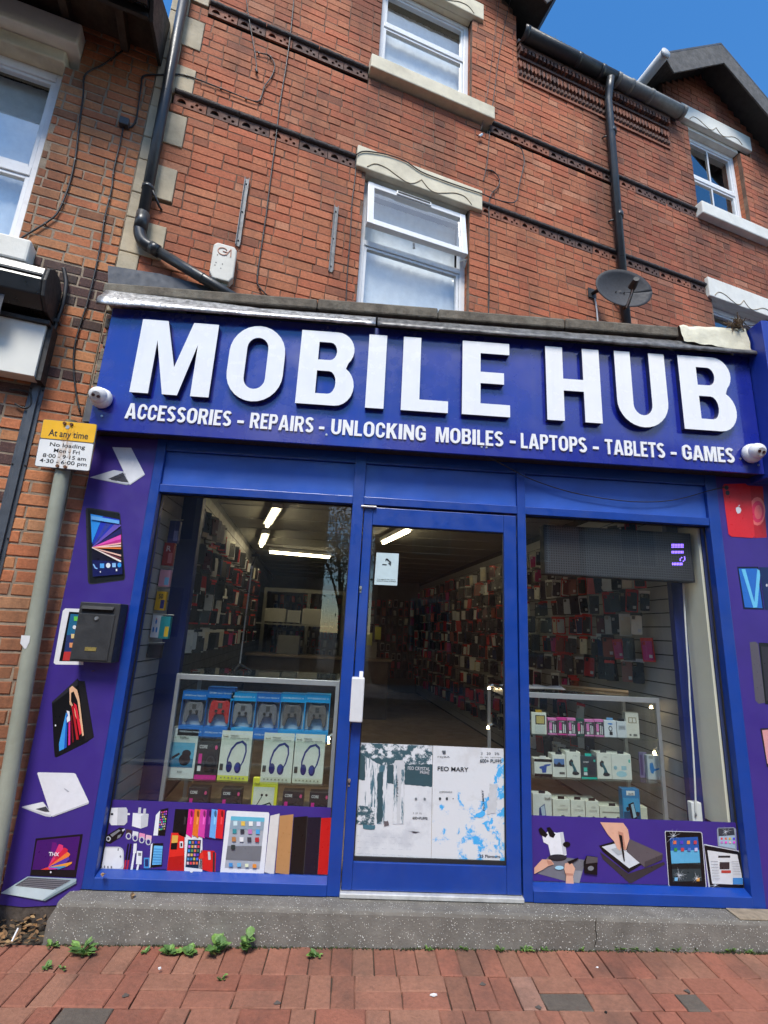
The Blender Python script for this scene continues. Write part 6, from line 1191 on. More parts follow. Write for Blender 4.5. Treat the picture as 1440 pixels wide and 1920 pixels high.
B(549, 735, 955, 1060, .57, .10, (222, 222, 206), 'wide low white box with two black handles', prints=[((150, 150, 140), r4(.1, .9, .72, .78)), (DRK, r4(.14, .24, .50, .58)), (DRK, r4(.64, .74, .50, .58))], shelf=.316, tab=(40, 40, 40))
B(712, 838, 832, 1078, .52, .05, (44, 130, 186), 'tall bright blue box with a phone picture on the bottom shelf', prints=[((30, 80, 120), r4(.04, .96, .02, .5)), ((70, 160, 210), r4(.04, .96, .5, .8)), ((230, 236, 240), r4(.24, .72, .86, .96)), (BLK, [(.30, .66), (.62, .72), (.78, .36), (.48, .28)]), ((170, 205, 226), [(.46, .66), (.60, .68), (.74, .40), (.56, .36)]), (DRK, el(.26, .56, .09, .05)), (DRK, el(.82, .46, .08, .05)), (DRK, el(.30, .30, .09, .05)), (DRK, el(.70, .20, .09, .05))], shelf=.316, words=(('budi', .34, .62, .885, .04, (60, 70, 80)),))
B(840, 890, 962, 1075, .58, .06, (216, 214, 196), 'small cream box right of the tall blue box', shelf=.316)
# papers and a wooden stick lying on the right counter
for i, (x0, x1, y0, y1, a, lbl) in enumerate(((1.10, 1.36, .62, .82, .3, 'loose white sheet at the left of the right counter top'), (1.34, 1.55, .66, .84, -.2, 'loose white sheet at the middle of the right counter top'))):
    m = MB(); cx, cy = (x0 + x1) / 2, (y0 + y1) / 2; g = [[(cx + (u_ - .5) * (x1 - x0) * math.cos(a) - (v_ - .5) * (y1 - y0) * math.sin(a), cy + (u_ - .5) * (x1 - x0) * math.sin(a) + (v_ - .5) * (y1 - y0) * math.cos(a), 1.189 + .012 * abs(math.sin(u_ * 4 + i)) * v_) for u_ in (0, .25, .5, .75, 1)] for v_ in (0, .5, 1)]
    m.sheet(g, ink((.72, .73, .74), .6)).build('paper_sheet', label=lbl, cat='paper', group='papers on the counter', recalc=False)
MB().tube([(1.58, .86, 1.195), (1.98, .62, 1.195)], .012, mat('stick_wood', (.36, .22, .10), .6), 8).build('wooden_stick', label='wooden stick lying across the right counter top', cat='stick')
# tripod on the left counter
tp = empty('tripod', (-.84, .75, 1.203), 'slim silver phone tripod standing on the left counter', 'tripod'); tb_ = at(450, 1242, .72)
tb_ = Vector((tb_.x, .72, 1.203)); tt_ = at(472, 1066, .72)
MB().tube([tb_ + Vector((0, 0, .04)), Vector((tt_.x, .72, tt_.z))], .006, STEEL, 8).build('pole', tp); MB().box(tt_.x - .008, tt_.x + .008, .712, .728, tt_.z, tt_.z + .02, UPVC).build('head', tp); MB().tube([Vector((tt_.x, .72, tt_.z + .02)), Vector((tt_.x + .02, .72, tt_.z + .10))], .005, GASK, 6).build('clamp_stem', tp); MB().box(tt_.x - .01, tt_.x + .05, .71, .73, tt_.z + .09, tt_.z + .11, GASK).build('clamp', tp)
for a in (.3, 2.4, 4.5): MB().tube([tb_ + Vector((0, 0, .05)), tb_ + Vector((.085 * math.cos(a), .085 * math.sin(a), .004))], .008, GASK, 6).build('leg', tp)
# ------------------------------------------------------------------ phone case packs on the right slat wall
CASEC = [(.012, .012, .014)] * 8 + [(.02, .02, .03), (.035, .03, .03), (.60, .62, .62), (.75, .75, .70), (.70, .65, .50), (.55, .04, .035), (.50, .03, .18), (.015, .03, .10), (.25, .06, .03), (.10, .02, .03), (.06, .06, .07)]
CARDC = [(.62, .03, .02)] * 2 + [(.03, .03, .03)] * 5 + [(.72, .72, .66)] * 2
NAMEC = {0: 'black', 8: 'black', 9: 'dark grey', 10: 'silver', 11: 'white', 12: 'cream', 13: 'red', 14: 'magenta', 15: 'dark blue', 16: 'rust', 17: 'maroon', 18: 'grey'}
protos = {}; BAG = glass('clear_bag', (.92, .92, .92), 1.3, .12)
def pack(ci, ki, kind):
    key = (ci, ki, kind)
    if key in protos: return protos[key]
    cc = CASEC[ci]; kc = CARDC[ki]; r = bpy.data.objects.new('phone_case_pack', None); r.empty_display_size = .05; COL.objects.link(r); _W[r.name] = Vector((0, 0, 0))
    mk = mat('card_%d' % ki, kc, .4, .1); mc = mat('case_%d' % ci, cc, .35, .12)
    a = MB().box(-.043, .043, -.003, .003, .0, .172, mk) if kind else MB().box(-.040, .040, -.002, .002, .148, .172, mk)
    a.build('hanging_card', r)
    mb = MB(); loop = [rrect(-.035, .035, .012, .150, .010, 3), rrect(-.030, -.008, .120, .145, .004, 2)]
    plate(mb, loop, -.008 if kind else -.006, .013 if kind else .006, mc, lambda x, d, z: Vector((x, -d, z)))
    mb.build('phone_case', r, bevel=.0012, seg=1)
    if (ci + ki) % 2 == 0: MB().box(.008, .030, -.0165 if kind else -.0095, -.0145 if kind else -.0075, .030, .052, ink((.7, .7, .66))).build('price_label', r)
    MB().tube([(0, .004, .166), (0, .05, .172)], .0022, STEEL, 5).build('hook', r)
    protos[key] = r; return r
ORD = 'first second third fourth fifth sixth seventh eighth ninth tenth eleventh twelfth thirteenth fourteenth fifteenth sixteenth seventeenth eighteenth nineteenth twentieth'.split()
def ordw(n): return ORD[n - 1] if n <= 20 else (('twenty-', 'thirty-', 'forty-')[(n // 10) - 2] + ORD[n % 10 - 1] if n % 10 else ('', '', '', 'thirtieth', 'fortieth')[n // 10])
rk = random.Random(31); used = set(); count = 0
rows = [1.235 + i * .178 for i in range(7)]
ROWN = ['lowest', 'second lowest', 'third', 'fourth', 'fifth', 'sixth', 'top']
hangs = []
y = .62; ys = []
while y < 8.6: ys.append(y); y += .112 if y < 3 else .14
for yi, y in enumerate(ys):
    for ri, z in enumerate(rows):
        if rk.random() < .04: continue
        hangs.append((y + rk.uniform(-.015, .015), z, ri))
    if y > 1.3:
        for ri, z in enumerate((.42, .62, .83, 1.04)):
            if rk.random() < .25: continue
            hangs.append((y, z, -1))
hangs = sorted(hangs); far_hangs = hangs[292:]; hangs = hangs[:292]
for y, z, ri in hangs:
    ci = rk.randrange(len(CASEC)); ki = rk.randrange(len(CARDC)); kind = rk.random() < .45
    if rk.random() < .06 * max(0, 3 - y): kind = True; ki = 0
    p = pack(ci, ki, kind); first = (ci, ki, kind) not in used; used.add((ci, ki, kind))
    out = rk.uniform(.05, .15); loc = Vector((XRW(y) - out, y, z)); rz = -math.pi / 2 + rk.uniform(.55, 1.2)
    c = copy_tree(p, None, loc, rz) if not first else p
    if first: c.location = loc; c.rotation_euler = (0, 0, rz)
    c.rotation_euler = (rk.uniform(-.10, .10), rk.uniform(-.09, .09), rz); sc_k = rk.uniform(.88, 1.14); c.scale = (sc_k, 1, sc_k)
    nm = NAMEC.get(ci, 'black'); card = ['red', 'red', 'dark', 'dark', 'dark', 'dark', 'dark', 'white', 'white'][ki]
    hook = 1 + min(range(len(ys)), key=lambda q: abs(ys[q] - y))
    where = ('%s row' % ROWN[ri]) if ri >= 0 else ('lowest row at floor' if z < .5 else 'row at %s height' % ('knee' if z < .7 else 'thigh' if z < .9 else 'counter'))
    tag(c, '%s phone case on %s card, %s, %s hook from blue post' % (nm, card, where, ordw(hook)), 'phone case', 'phone case packs hung on the right slat wall')
fs_ = MB(); rf = random.Random(5)
def far_pack(x, y, z, rz):
    c, s = math.cos(rz), math.sin(rz); kk = rf.uniform(.8, 1.15); tl = rf.uniform(-.10, .10); Tq = lambda a, d, b: Vector((x + (a * kk + b * tl) * c - d * s, y + (a * kk + b * tl) * s + d * c, z + b * kk)); ci = rf.randrange(len(CASEC)); ki = rf.randrange(len(CARDC))
    fs_.box(-.042, .042, -.003, .003, 0, .17, mat('card_%d' % ki, CARDC[ki], .4, .1), T=Tq); fs_.box(-.035, .035, -.014, -.0035, .012, .148, mat('case_%d' % ci, CASEC[ci], .35, .12), T=Tq)
for y, z, ri in far_hangs: far_pack(XRW(y) - rf.uniform(.04, .13), y, z, -math.pi / 2 + rf.uniform(.5, 1.2))
for i in range(26):
    for k in range(9): far_pack(-1.95 + i * .135, 8.9 - rf.uniform(0, .08), .5 + k * .2, rf.uniform(-.3, .3))
for i in range(40):
    for k in range(5): far_pack(XLW(1 + i * .11) + rf.uniform(.03, .10), 1.0 + i * .11, 1.28 + k * .235, math.pi / 2 - rf.uniform(.4, 1.0))
fs_.build('far_phone_cases', label='mass of phone cases hanging deeper in the dim shop', cat='phone cases', kind='stuff')
# left bay packs hung on the side slat wall
zL = lambda x, y: (220 + x / 3.1304, 900 + y / 3.13)
for (x0, x1, y0, y1, c, c2, lbl, wd_) in ((290, 352, 238, 368, (70, 70, 130), (150, 150, 200), 'dark lilac packet, topmost in the left window bay', ''), (236, 318, 366, 498, (170, 26, 30), (220, 120, 120), 'red packet hung below the lilac one in the left bay', 'R'), (218, 300, 526, 622, (226, 160, 180), (120, 180, 220), 'pink and blue packets in the left window bay', ''), (194, 272, 652, 762, (226, 176, 30), (40, 40, 120), 'yellow packet marked 50 in the left window bay', '50'), (160, 240, 792, 922, (226, 232, 238), (40, 130, 210), 'white packet with three blue drops in the left window bay', ''), (236, 296, 800, 930, (40, 150, 160), (230, 190, 60), 'teal and yellow packet beside the white one', ''), (126, 250, 962, 1040, (36, 22, 34), (50, 40, 50), 'dark maroon packet lowest in the left window bay', '')):
    Y = .33; a, b = at(*zL(x0, y1), Y), at(*zL(x1, y1), Y); zt = at(*zL((x0 + x1) / 2, y0), Y).z; o = MB().box(max(a.x, -1.335), b.x, Y, Y + .035, a.z, zt, ink(rgb(*c), .35)).build('hanging_packet', label=lbl, cat='packet', group='packets in the left window bay', bevel=.002)
    X0, X1, z0 = max(a.x, -1.335), b.x, a.z; M_ = lambda s, t, d=.0008: Vector((X0 + (X1 - X0) * s, Y - d, z0 + (zt - z0) * t))
    pr = [(c2, r4(.55, .95, .10, .55))] if 'drops' not in lbl else [(c2, el(.5, .72, .10, .12)), (c2, el(.30, .35, .10, .13)), (c2, el(.68, .35, .10, .13)), ((220, 60, 60), el(.5, .84, .05, .04))]
    pm = MB()
    for i, (cc, pts) in enumerate(pr): pm.poly([M_(s, t, .0008 + i * .0005) for s, t in pts], ink(rgb(*cc)))
    pm.build('printed_front', o, recalc=False)
    if wd_: wm = MB(); text_on(wm, wd_, M_(.30, .62, .0025), M_(.75, .62, .0025), (0, 0, (zt - z0) * .25), ink(rgb(30, 26, 30) if wd_ == '50' else rgb(230, 200, 200)), .02); wm.build('printed_number', o, recalc=False)
    MB().tube([(-1.345, Y + .018, zt + .008), (X1 + .01, Y + .018, zt + .012)], .003, STEEL, 6).build('hook', o)
# pale packs along the left wall further in
rj = random.Random(77)
for i in range(34):
    y = .9 + (i % 9) * .16 + rj.uniform(-.02, .02); z = 1.30 + (i // 9) * .32; 
    if rj.random() < .12: continue
    p = pack(rj.choice((10, 11, 12, 0, 17)), rj.choice((7, 3)), True); loc = Vector((XLW(y) + rj.uniform(.05, .12), y, z)); c = copy_tree(p, None, loc, math.pi / 2 - rj.uniform(.3, .9))
    tag(c, 'phone case pack on the left wall, %s row up, %s beyond the blue post' % (ORD[i // 9], ORD[i % 9]), 'phone case', 'phone case packs on the left wall')
for k, p in protos.items():
    if k not in used: p.location = (XLW(2.6) + .09, 2.6 + .1 * len(used), 1.3); p.rotation_euler = (0, 0, math.pi / 2 - .5); used.add(k); tag(p, 'phone case pack on the left wall, apart from the rest at row %s' % ORD[len(used) % 20], 'phone case', 'phone case packs on the left wall')
# dim furniture at the back of the shop
bk = empty('back_counter', (-.6, 5.6, FZ), 'dim counter with pale boxes at the back of the shop', 'counter')
MB().box(-1.75, .55, 5.3, 5.8, FZ, 1.05, mat('counter_dark', (.10, .08, .07), .6, .2)).build('counter_body', bk, bevel=.01); MB().box(-1.8, .6, 5.25, 5.85, 1.051, 1.09, mat('counter_top_wood', (.25, .19, .13), .5, .2)).build('counter_top', bk, bevel=.006)
dp = mat('partition_frame', (.30, .30, .27), .6, .1)
pt = empty('partition', (-.9, 6.2, FZ), 'pale framed doorway partition at the back of the shop', 'partition')
for x in (-1.75, -.95, -.30): MB().box(x, x + .06, 6.2, 6.26, FZ, 2.15, dp).build('upright', pt)
MB().box(-1.75, -.24, 6.2, 6.26, 2.151, 2.22, dp).build('head_rail', pt)
for i, (x, z, w, h, c, lbl) in enumerate(((-1.55, 1.60, .34, .22, (.42, .42, .38), 'white box at the left of the dim back shelf'), (-1.18, 1.60, .22, .20, (.36, .37, .36), 'grey box in the middle of the dim back shelf'), (-.93, 1.58, .32, .26, (.40, .40, .36), 'pale box tilted at the right of the dim back shelf'), (-1.30, 1.092, .36, .30, (.20, .20, .19), 'dim box on the back counter'), (-.15, 1.092, .5, .26, (.30, .29, .26), 'pale box at the right of the back counter'))):
    MB().box(x, x + w, 5.4, 5.6, z, z + h, mat('backbox_%d' % i, c, .6, .1)).build('stock_box', label=lbl, cat='box', group='boxes at the back of the shop', bevel=.004)
MB().box(-1.72, -.4, 5.36, 5.66, 1.555, 1.578, dp).build('back_shelf', label='shelf carrying boxes above the back counter', cat='shelf')
for i, (x, c) in enumerate(((.30, (.55, .55, .05)), (.16, (.50, .52, .10)))): MB().box(x, x + .10, 5.30, 5.34, 1.30 + .1 * (1 - i), 1.50 + .1 * (1 - i), mat('yellow_pack_%d' % i, c, .5)).build('hanging_packet', label=('upper' if i == 0 else 'lower') + ' yellow packet hanging in the dim back of the shop', cat='packet', group='yellow packets at the back')
# signs high on the right wall
for i, (x, y, w, h, wd_) in enumerate(((798, 1036, 19, 18, ''), (846, 1027, 26, 22, ''), (930, 1011, 26, 22, 'Galaxy'))):
    r_ = ray(x, y); t = None
    best = min([.4 + .05 * k for k in range(150)], key=lambda Y: abs((CAM + r_ * ((Y + 3) / r_.y)).x - XRW(Y)))
    p = CAM + r_ * ((best + 3) / r_.y); s = w / F_PX * (best + 3) * .9; hh = h / F_PX * (best + 3)
    sg_ = MB().box(p.x - .03 - s / 2, p.x - .03 + s / 2, best, best + .01, p.z - hh / 2, p.z + hh / 2, mat('shelf_sign_black', (.012, .012, .014), .3)).build('header_sign', label=('far', 'middle', 'nearest, lettered')[i] + ' small black header sign high on the right slat wall', cat='sign', group='header signs')
    if wd_: wm = MB(); text_on(wm, wd_, (p.x - .03 - s * .42, best - .002, p.z - hh * .12), (p.x - .03 + s * .42, best - .002, p.z - hh * .12), (0, 0, hh * .3), ink((.45, .45, .45))); wm.build('lettering', sg_, recalc=False)
    else: MB().box(p.x - .03 + s * .15, p.x - .03 + s * .45, best - .002, best - .0005, p.z - hh * .4, p.z + hh * .4, ink((.3, .3, .3))).build('sign_picture', sg_)
# ------------------------------------------------------------------ LED display, notices, posters
led = empty('led_display', (1.7, .14, 1.96), 'black dot matrix display with a few violet dots lit, inside the right window', 'display')
LX0, LX1, LZ0, LZ1 = 1.213, 2.205, 1.957, 2.272
MB().box(LX0 - .012, LX1 + .008, .122, .20, LZ0 - .008, LZ1 + .008, GASK).build('housing', led, bevel=.004)
def led_mat():
    k = NT('led_matrix'); sp = k.n('ShaderNodeSeparateXYZ'); k.l(k.pos(), sp.inputs[0]); outs = []
    for i in (0, 2):
        m1 = k.n('ShaderNodeMath', operation='MULTIPLY'); k.l(sp.outputs[i], m1.inputs[0]); m1.inputs[1].default_value = 62.0
        m2 = k.n('ShaderNodeMath', operation='FRACT'); k.l(m1.outputs[0], m2.inputs[0]); m3 = k.n('ShaderNodeMath', operation='COMPARE'); k.l(m2.outputs[0], m3.inputs[0]); m3.inputs[1].default_value = .5; m3.inputs[2].default_value = .30; outs.append(m3)
    mm = k.n('ShaderNodeMath', operation='MULTIPLY'); k.l(outs[0].outputs[0], mm.inputs[0]); k.l(outs[1].outputs[0], mm.inputs[1])
    k.l(k.mix(mm.outputs[0], (.055, .055, .06), (.004, .004, .005)), k.b.inputs['Base Color']); k.b.inputs['Roughness'].default_value = .5; return k.m
MB().poly([(LX0, .1215, LZ0), (LX1, .1215, LZ0), (LX1, .1215, LZ1), (LX0, .1215, LZ1)], led_mat()).build('dot_matrix', led, recalc=False)
GLOW = emit('led_violet', (.22, .12, 1.0), 3.0); dots = MB(); zD = lambda x, y: (980 + x / 3.79, 940 + y / 3.79)
pts_ = [(1062 + i * 11, 306 + j * 10) for i in range(8) for j in range(3)] + [(1062 + i * 11, 356 + j * 10) for i in range(8) for j in range(2)] + [(1150, 395), (1152, 405), (1152, 416), (1142, 425), (1130, 400), (1120, 410), (1120, 420)] + [(1066 + i * 11, 440 + j * 10) for i in range(7) for j in range(2)]
for x, y in pts_: p = at(*zD(x, y), .1208); dots.poly([p + Vector((a, 0, b)) for a, b in ((-.0032, -.0032), (.0032, -.0032), (.0032, .0032), (-.0032, .0032))], GLOW)
dots.build('lit_dots', led, recalc=False)
cw = bezier([at(1281, 1094, .24), at(1284, 1150, .24), at(1287, 1200, .24), at(1291, 1260, .24), at(1294, 1320, .24), at(1299, 1400, .24), at(1303, 1470, .24), at(1305, 1530, .24)], 5)
MB().tube(cw, .0055, mat('cable_white', (.7, .7, .68), .5), 6).build('white_cable', label='white cable hanging from the display down the cream wall', cat='cable', smooth=True)
p = at(1308, 1540, .25); MB().box(p.x - .03, p.x + .035, .25, .29, .47, .60, UPVC).build('socket', label='white socket at the foot of the white cable', cat='socket', bevel=.004)
# no smoking notice
nz = [at(x, y, .030) for x, y in ((706, 1036), (748, 1038), (744.5, 1098), (701.5, 1096))]
ns_ = MB(); ns_.poly([Vector((v.x, .0305, v.z)) for v in nz], ink((.58, .72, .74), .5)); ns_ = ns_.build('notice', label='pale no smoking notice taped inside the door glass', cat='notice', recalc=False)
zN = lambda x, y: (640 + x / 4, 930 + y / 4)
picture('notice_print', ns_, [(BLK, [(308, 510), (340, 512), (340, 520), (306, 518)]), ((30, 30, 34), [(332, 474), (340, 468), (352, 472), (360, 486), (352, 492), (346, 484), (338, 480), (334, 490), (330, 484)]), ((30, 30, 34), [(356, 484), (364, 484), (374, 496), (372, 522), (367, 522), (366, 500), (360, 496)]), ((30, 30, 34), [(352, 500), (362, 500), (366, 516), (360, 514), (354, 508)])], .0300, zN)
mb = MB(); text_px(mb, 'It is against the law to', zN(272, 628), zN(405, 632), 2.2, .0292, ink(rgb(30, 40, 44)), .01); text_px(mb, 'smoke in these premises', zN(264, 640), zN(410, 645), 2.2, .0292, ink(rgb(30, 40, 44)), .01); mb.build('notice_words', ns_, recalc=False)
# weathered posters low on the door glass
def poster_mat(name, base, peel, lo, hi, sc_, stretch=(1, 1, 1), two=None):
    k = NT(name); c = k.mix(k.ramp(k.noise(sc_, 9, .68, stretch), lo, hi), base, peel)
    if two: c = k.mix(k.ramp(k.noise(two[0], 9, .7, two[4]), two[2], two[3]), c, two[1])
    k.l(c, k.b.inputs['Base Color']); k.b.inputs['Roughness'].default_value = .5; k.bump(k.noise(60, 5), .2, .003); return k.m
zP = lambda x, y: (640 + x / 4, 1360 + y / 4)
PWH = (.60, .62, .64)
def poster(nm, pts, label, m):
    mb = MB(); mb.prism([at(*zP(x, y), .0300) for x, y in pts], (0, .0008, 0), m); return mb.build(nm, label=label, cat='poster', group='peeling posters on the door', recalc=True)
pa = poster('poster', [(138, 130), (684, 152), (672, 1040), (94, 1014)], 'peeling poster with faded tubes and teal top, left on the door', poster_mat('poster_paper_a', PWH, (.50, .52, .55), .5, .62, 6))
TEAL = (.035, .085, .105)
pm_ = poster_mat('poster_teal_worn', TEAL, PWH, .50, .56, 30, two=(9, PWH, .55, .60, (1, 1, 1.2))); pm2 = poster_mat('poster_teal_streak', PWH, (.05, .13, .17), .50, .56, 22, (2.2, 1, .25))
pm3 = poster_mat('poster_teal_top', PWH, TEAL, .46, .52, 26, (1, 1, 1.2)); blu = poster_mat('poster_cyan_worn', PWH, (.05, .36, .72), .52, .58, 13)
BL_ = poster_mat('poster_cyan_solid', (.06, .38, .74), PWH, .50, .55, 15)
def jag(pts, amp=9, sd=1):
    r = random.Random(len(pts) * 17 + int(pts[0][0]) + sd); out = []
    for i, p in enumerate(pts):
        q = pts[(i + 1) % len(pts)]; L = math.hypot(q[0] - p[0], q[1] - p[1]); n = max(1, int(L / 14)); edge = any(abs(p[0] - e) < 14 and abs(q[0] - e) < 14 for e in (1238, 138, 684, 676))
        for k in range(n):
            t = k / n; a = 0 if edge else amp; out.append((p[0] + (q[0] - p[0]) * t + r.uniform(-a, a), p[1] + (q[1] - p[1]) * t + r.uniform(-a, a)))
    return out
def patch(nm, par, lst):
    mb = MB()
    for i, (m, pts) in enumerate(lst): mb.poly([at(*zP(x, y), .0294 - i * .0003) for x, y in (jag(pts) if nm == 'sky_blue_field' else jag(pts, 3))], m if not isinstance(m, tuple) else ink(m, .5))
    mb.build(nm, par, recalc=False)
patch('teal_field', pa, [(TEAL, [(300, 230), (500, 270), (684, 215), (680, 462), (470, 444), (300, 430)]), (TEAL, [(138, 150), (180, 150), (178, 412), (124, 408)]), (pm3, [(140, 132), (682, 154), (683, 290), (300, 300), (138, 210)]), (PWH, [(650, 155), (684, 155), (684, 215)])])
def ptext(par, *a):
    q = MB(); text_px(q, *a); q.build('poster_lettering', par, recalc=False)
def tubecol(x0, x1, y0, y1, sk=0): return [(x0 + 12, y0), (x1 - 12, y0), (x1, y0 + 25), (x1 - sk, y1), (x0 - sk, y1), (x0, y0 + 25)]
patch('faded_tubes', pa, [(pm2, tubecol(184, 262, 190, 620, 10)), (pm2, tubecol(270, 345, 250, 740, 6)), (TEAL, [(272, 360), (312, 350), (308, 720), (266, 735)]), (PWH, tubecol(392, 476, 262, 740, 6)), (pm2, [(398, 300), (420, 300), (416, 740), (388, 740)]), (pm2, [(452, 330), (470, 330), (462, 740), (440, 735)]), ((.06, .17, .22), [(160, 740), (252, 750), (248, 786), (164, 772)]), (pm_, [(122, 600), (250, 612), (246, 745), (112, 740)]), ((.14, .12, .13), [(318, 720), (350, 716), (356, 752), (322, 756)]), (DRK if False else (.05, .05, .06), [(500, 790), (590, 802), (540, 806)])])
mb = MB(); TW = ink((.55, .57, .6)); TK = ink(rgb(60, 66, 72)); YT = .0275
ptext(pa, 'FEO CRYSTAL', zP(498, 332), zP(664, 340), 6.5, YT, TW, .02); ptext(pa, 'PRIME', zP(590, 362), zP(660, 368), 5.5, YT, TW, .02)
ptext(pa, '600+PUFFS', zP(534, 704), zP(646, 708), 5, YT, TK, .02); ptext(pa, '2  20  2%', zP(536, 664), zP(604, 666), 3, YT, TK)
for i in range(7):
    for j in range(4): ptext(pa, '------', zP(116 + i * 62, 830 + j * 44 + i * 3), zP(152 + i * 62, 832 + j * 44 + i * 3), 2.4, YT, ink(rgb(150, 160, 175)))
for cx, cy in ((560, 552), (625, 553)):
    p = [at(*zP(x, y), YT) for x, y in el(cx, cy, 9, 11)]; MB().poly(p, ink(rgb(120, 128, 134))).build('printed_icon', pa, recalc=False)
mb = MB()
for k, ch in enumerate('CRYSTAL'): text_px(mb, ch, zP(412, 415 + k * 20), zP(428, 415 + k * 20), 3.6, YT, ink(rgb(40, 50, 60)), .02)
mb.build('vertical_print', pa, recalc=False)
pb = poster('poster', [(688, 152), (1240, 176), (1246, 1066), (674, 1040)], 'peeling white and sky blue poster reading FEO MARY, right on the door', poster_mat('poster_paper_b', PWH, (.54, .55, .56), .5, .62, 6))
patch('sky_blue_field', pb, [(blu, [(690, 600), (800, 580), (1060, 560), (1236, 420), (1240, 1034), (676, 1000)]), (blu, [(1140, 260), (1238, 190), (1238, 440), (1150, 440)]), (BL_, [(1160, 330), (1237, 196), (1238, 540), (1176, 560)]), (BL_, [(1060, 740), (1170, 670), (1236, 600), (1240, 1034), (1150, 990), (1180, 860)]), (BL_, [(868, 476), (884, 480), (900, 580), (936, 632), (910, 630), (880, 590)]), (BL_, [(990, 680), (1050, 630), (1070, 600), (1084, 650), (1040, 700)]), (BL_, [(870, 790), (888, 772), (884, 810), (868, 816)]), (PWH, [(1112, 440), (1168, 440), (1164, 660), (1090, 668)]), (PWH, [(676, 1002), (1240, 1034), (1244, 1060), (676, 1036)])])
mb = MB(); TK2 = ink(rgb(30, 34, 40))
ptext(pb, 'FEO MARY', zP(722, 340), zP(953, 348), 8.4, YT, TK2, .014); ptext(pb, '600+ PUFFS', zP(1040, 278), zP(1202, 284), 7, YT, ink(rgb(50, 66, 78)), .02); ptext(pb, '2   20   2%', zP(1046, 218), zP(1186, 222), 4.6, YT, TK); ptext(pb, 'ML   MG   NICOTINE', zP(1042, 242), zP(1200, 246), 2, YT, TK)
ptext(pb, 'FEJBA', zP(722, 242), zP(814, 242), 2.8, YT, TK); ptext(pb, 'DISPOSABLE', zP(736, 506), zP(832, 506), 3.2, YT, TK); ptext(pb, '25 Flavours', zP(1034, 990), zP(1190, 994), 5.4, YT, ink(rgb(40, 50, 66)), .015)
for cx in (740, 792, 838): MB().poly([at(*zP(x, y), YT) for x, y in el(cx, 550, 9 if cx < 830 else 4, 11 if cx < 830 else 5)], TK).build('printed_icon', pb, recalc=False)
for r in range(3): mb.poly([at(*zP(x, y), YT) for x, y in ((756 + r * 3, 190 + r * 10), (784, 190 + r * 10), (782, 196 + r * 10), (754 + r * 3, 196 + r * 10))], TK)
mb.build('printed_mark', pb, recalc=False)
mb = MB()
pv_ = [at(*zP(1076, 640), YT), at(*zP(1066, 484), YT), at(*zP(1052, 640), YT)]
text_on(mb, 'FEO MARY', pv_[0], pv_[1], (pv_[2] - pv_[0]) * .6, TK, .02); mb.build('vertical_print', pb, recalc=False)
# ------------------------------------------------------------------ weeds, leaves and litter at the foot of the step
LEAF = []
for i, c in enumerate(((.11, .21, .045), (.15, .27, .055), (.08, .16, .04))): LEAF.append(mat('weed_leaf_%d' % i, c, .6, .3, 60))
def weed(x, y, n, size, label, seed, tall=0.0, w=.22):
    r = random.Random(seed); p = ground_at(x, y, ground_z(ground_at(x, y, 0).x)); o = empty('weed', p, label, 'weed', 'weeds at the foot of the step'); mb = MB(); stem = MB()
    for i in range(n):
        a = r.uniform(0, 2 * math.pi); L = size * r.uniform(.55, 1.15); up = r.uniform(.35, 1.0); d = Vector((math.cos(a), math.sin(a) * .7 - .15, up)).normalized(); s = d.cross(Vector((0, 0, 1))).normalized() * L * w * r.uniform(.7, 1.3)
        b0 = p + Vector((r.gauss(0, size * .18), r.gauss(0, size * .12), .002 + (tall * r.random() if tall else 0))); q1 = b0 + d * L * .45 + Vector((0, 0, .1 * L)); q2 = b0 + d * L - Vector((0, 0, .12 * L)); rise = Vector((0, 0, L * .05)); m = r.choice(LEAF)
        mb.poly([b0, b0.lerp(q1, .6) - s * .8, q1 - s + rise, q1.lerp(q2, .6) - s * .7, q2], m); mb.poly([b0, q2, q1.lerp(q2, .6) + s * .7, q1 + s + rise, b0.lerp(q1, .6) + s * .8], m)
    mb.build('leaves', o, recalc=False)
    for i in range(3 if not tall else 4):
        e = p + Vector((r.gauss(0, size * .3), r.gauss(0, size * .1) - .005, size * r.uniform(.4, .7) + tall * r.random())); stem.tube([p, p.lerp(e, .5) + Vector((.003, 0, .003)), e], .0012, LEAF[2], 4)
    stem.build('stem', o)
weed(155, 1790, 26, .075, 'bushy dandelion-like weed near the left end of the step', 1, w=.15); weed(98, 1775, 9, .04, 'tiny weed at the left corner of the step', 2)
weed(318, 1790, 22, .052, 'low leafy weed third from the left along the step', 3, w=.35); weed(355, 1791, 22, .048, 'spreading weed next to the tall leafy one', 4, w=.35)
weed(408, 1788, 18, .075, 'broad-leaved weed, the largest clump below the left window', 5, .03, .34); weed(462, 1786, 18, .046, 'tall weed climbing the step with a raised leaf spray', 6, .07, .4)
weed(592, 1795, 12, .045, 'small weed beside the dark paver below the door', 7); weed(272, 1788, 7, .03, 'tiny weed between the larger left clumps', 8); weed(84, 1818, 8, .035, 'small weed growing in a joint at far left', 9); weed(415, 1838, 8, .035, 'small weed growing out in a paver joint', 10); weed(118, 1818, 5, .028, 'tiny sprig in a paver joint left of centre', 11)
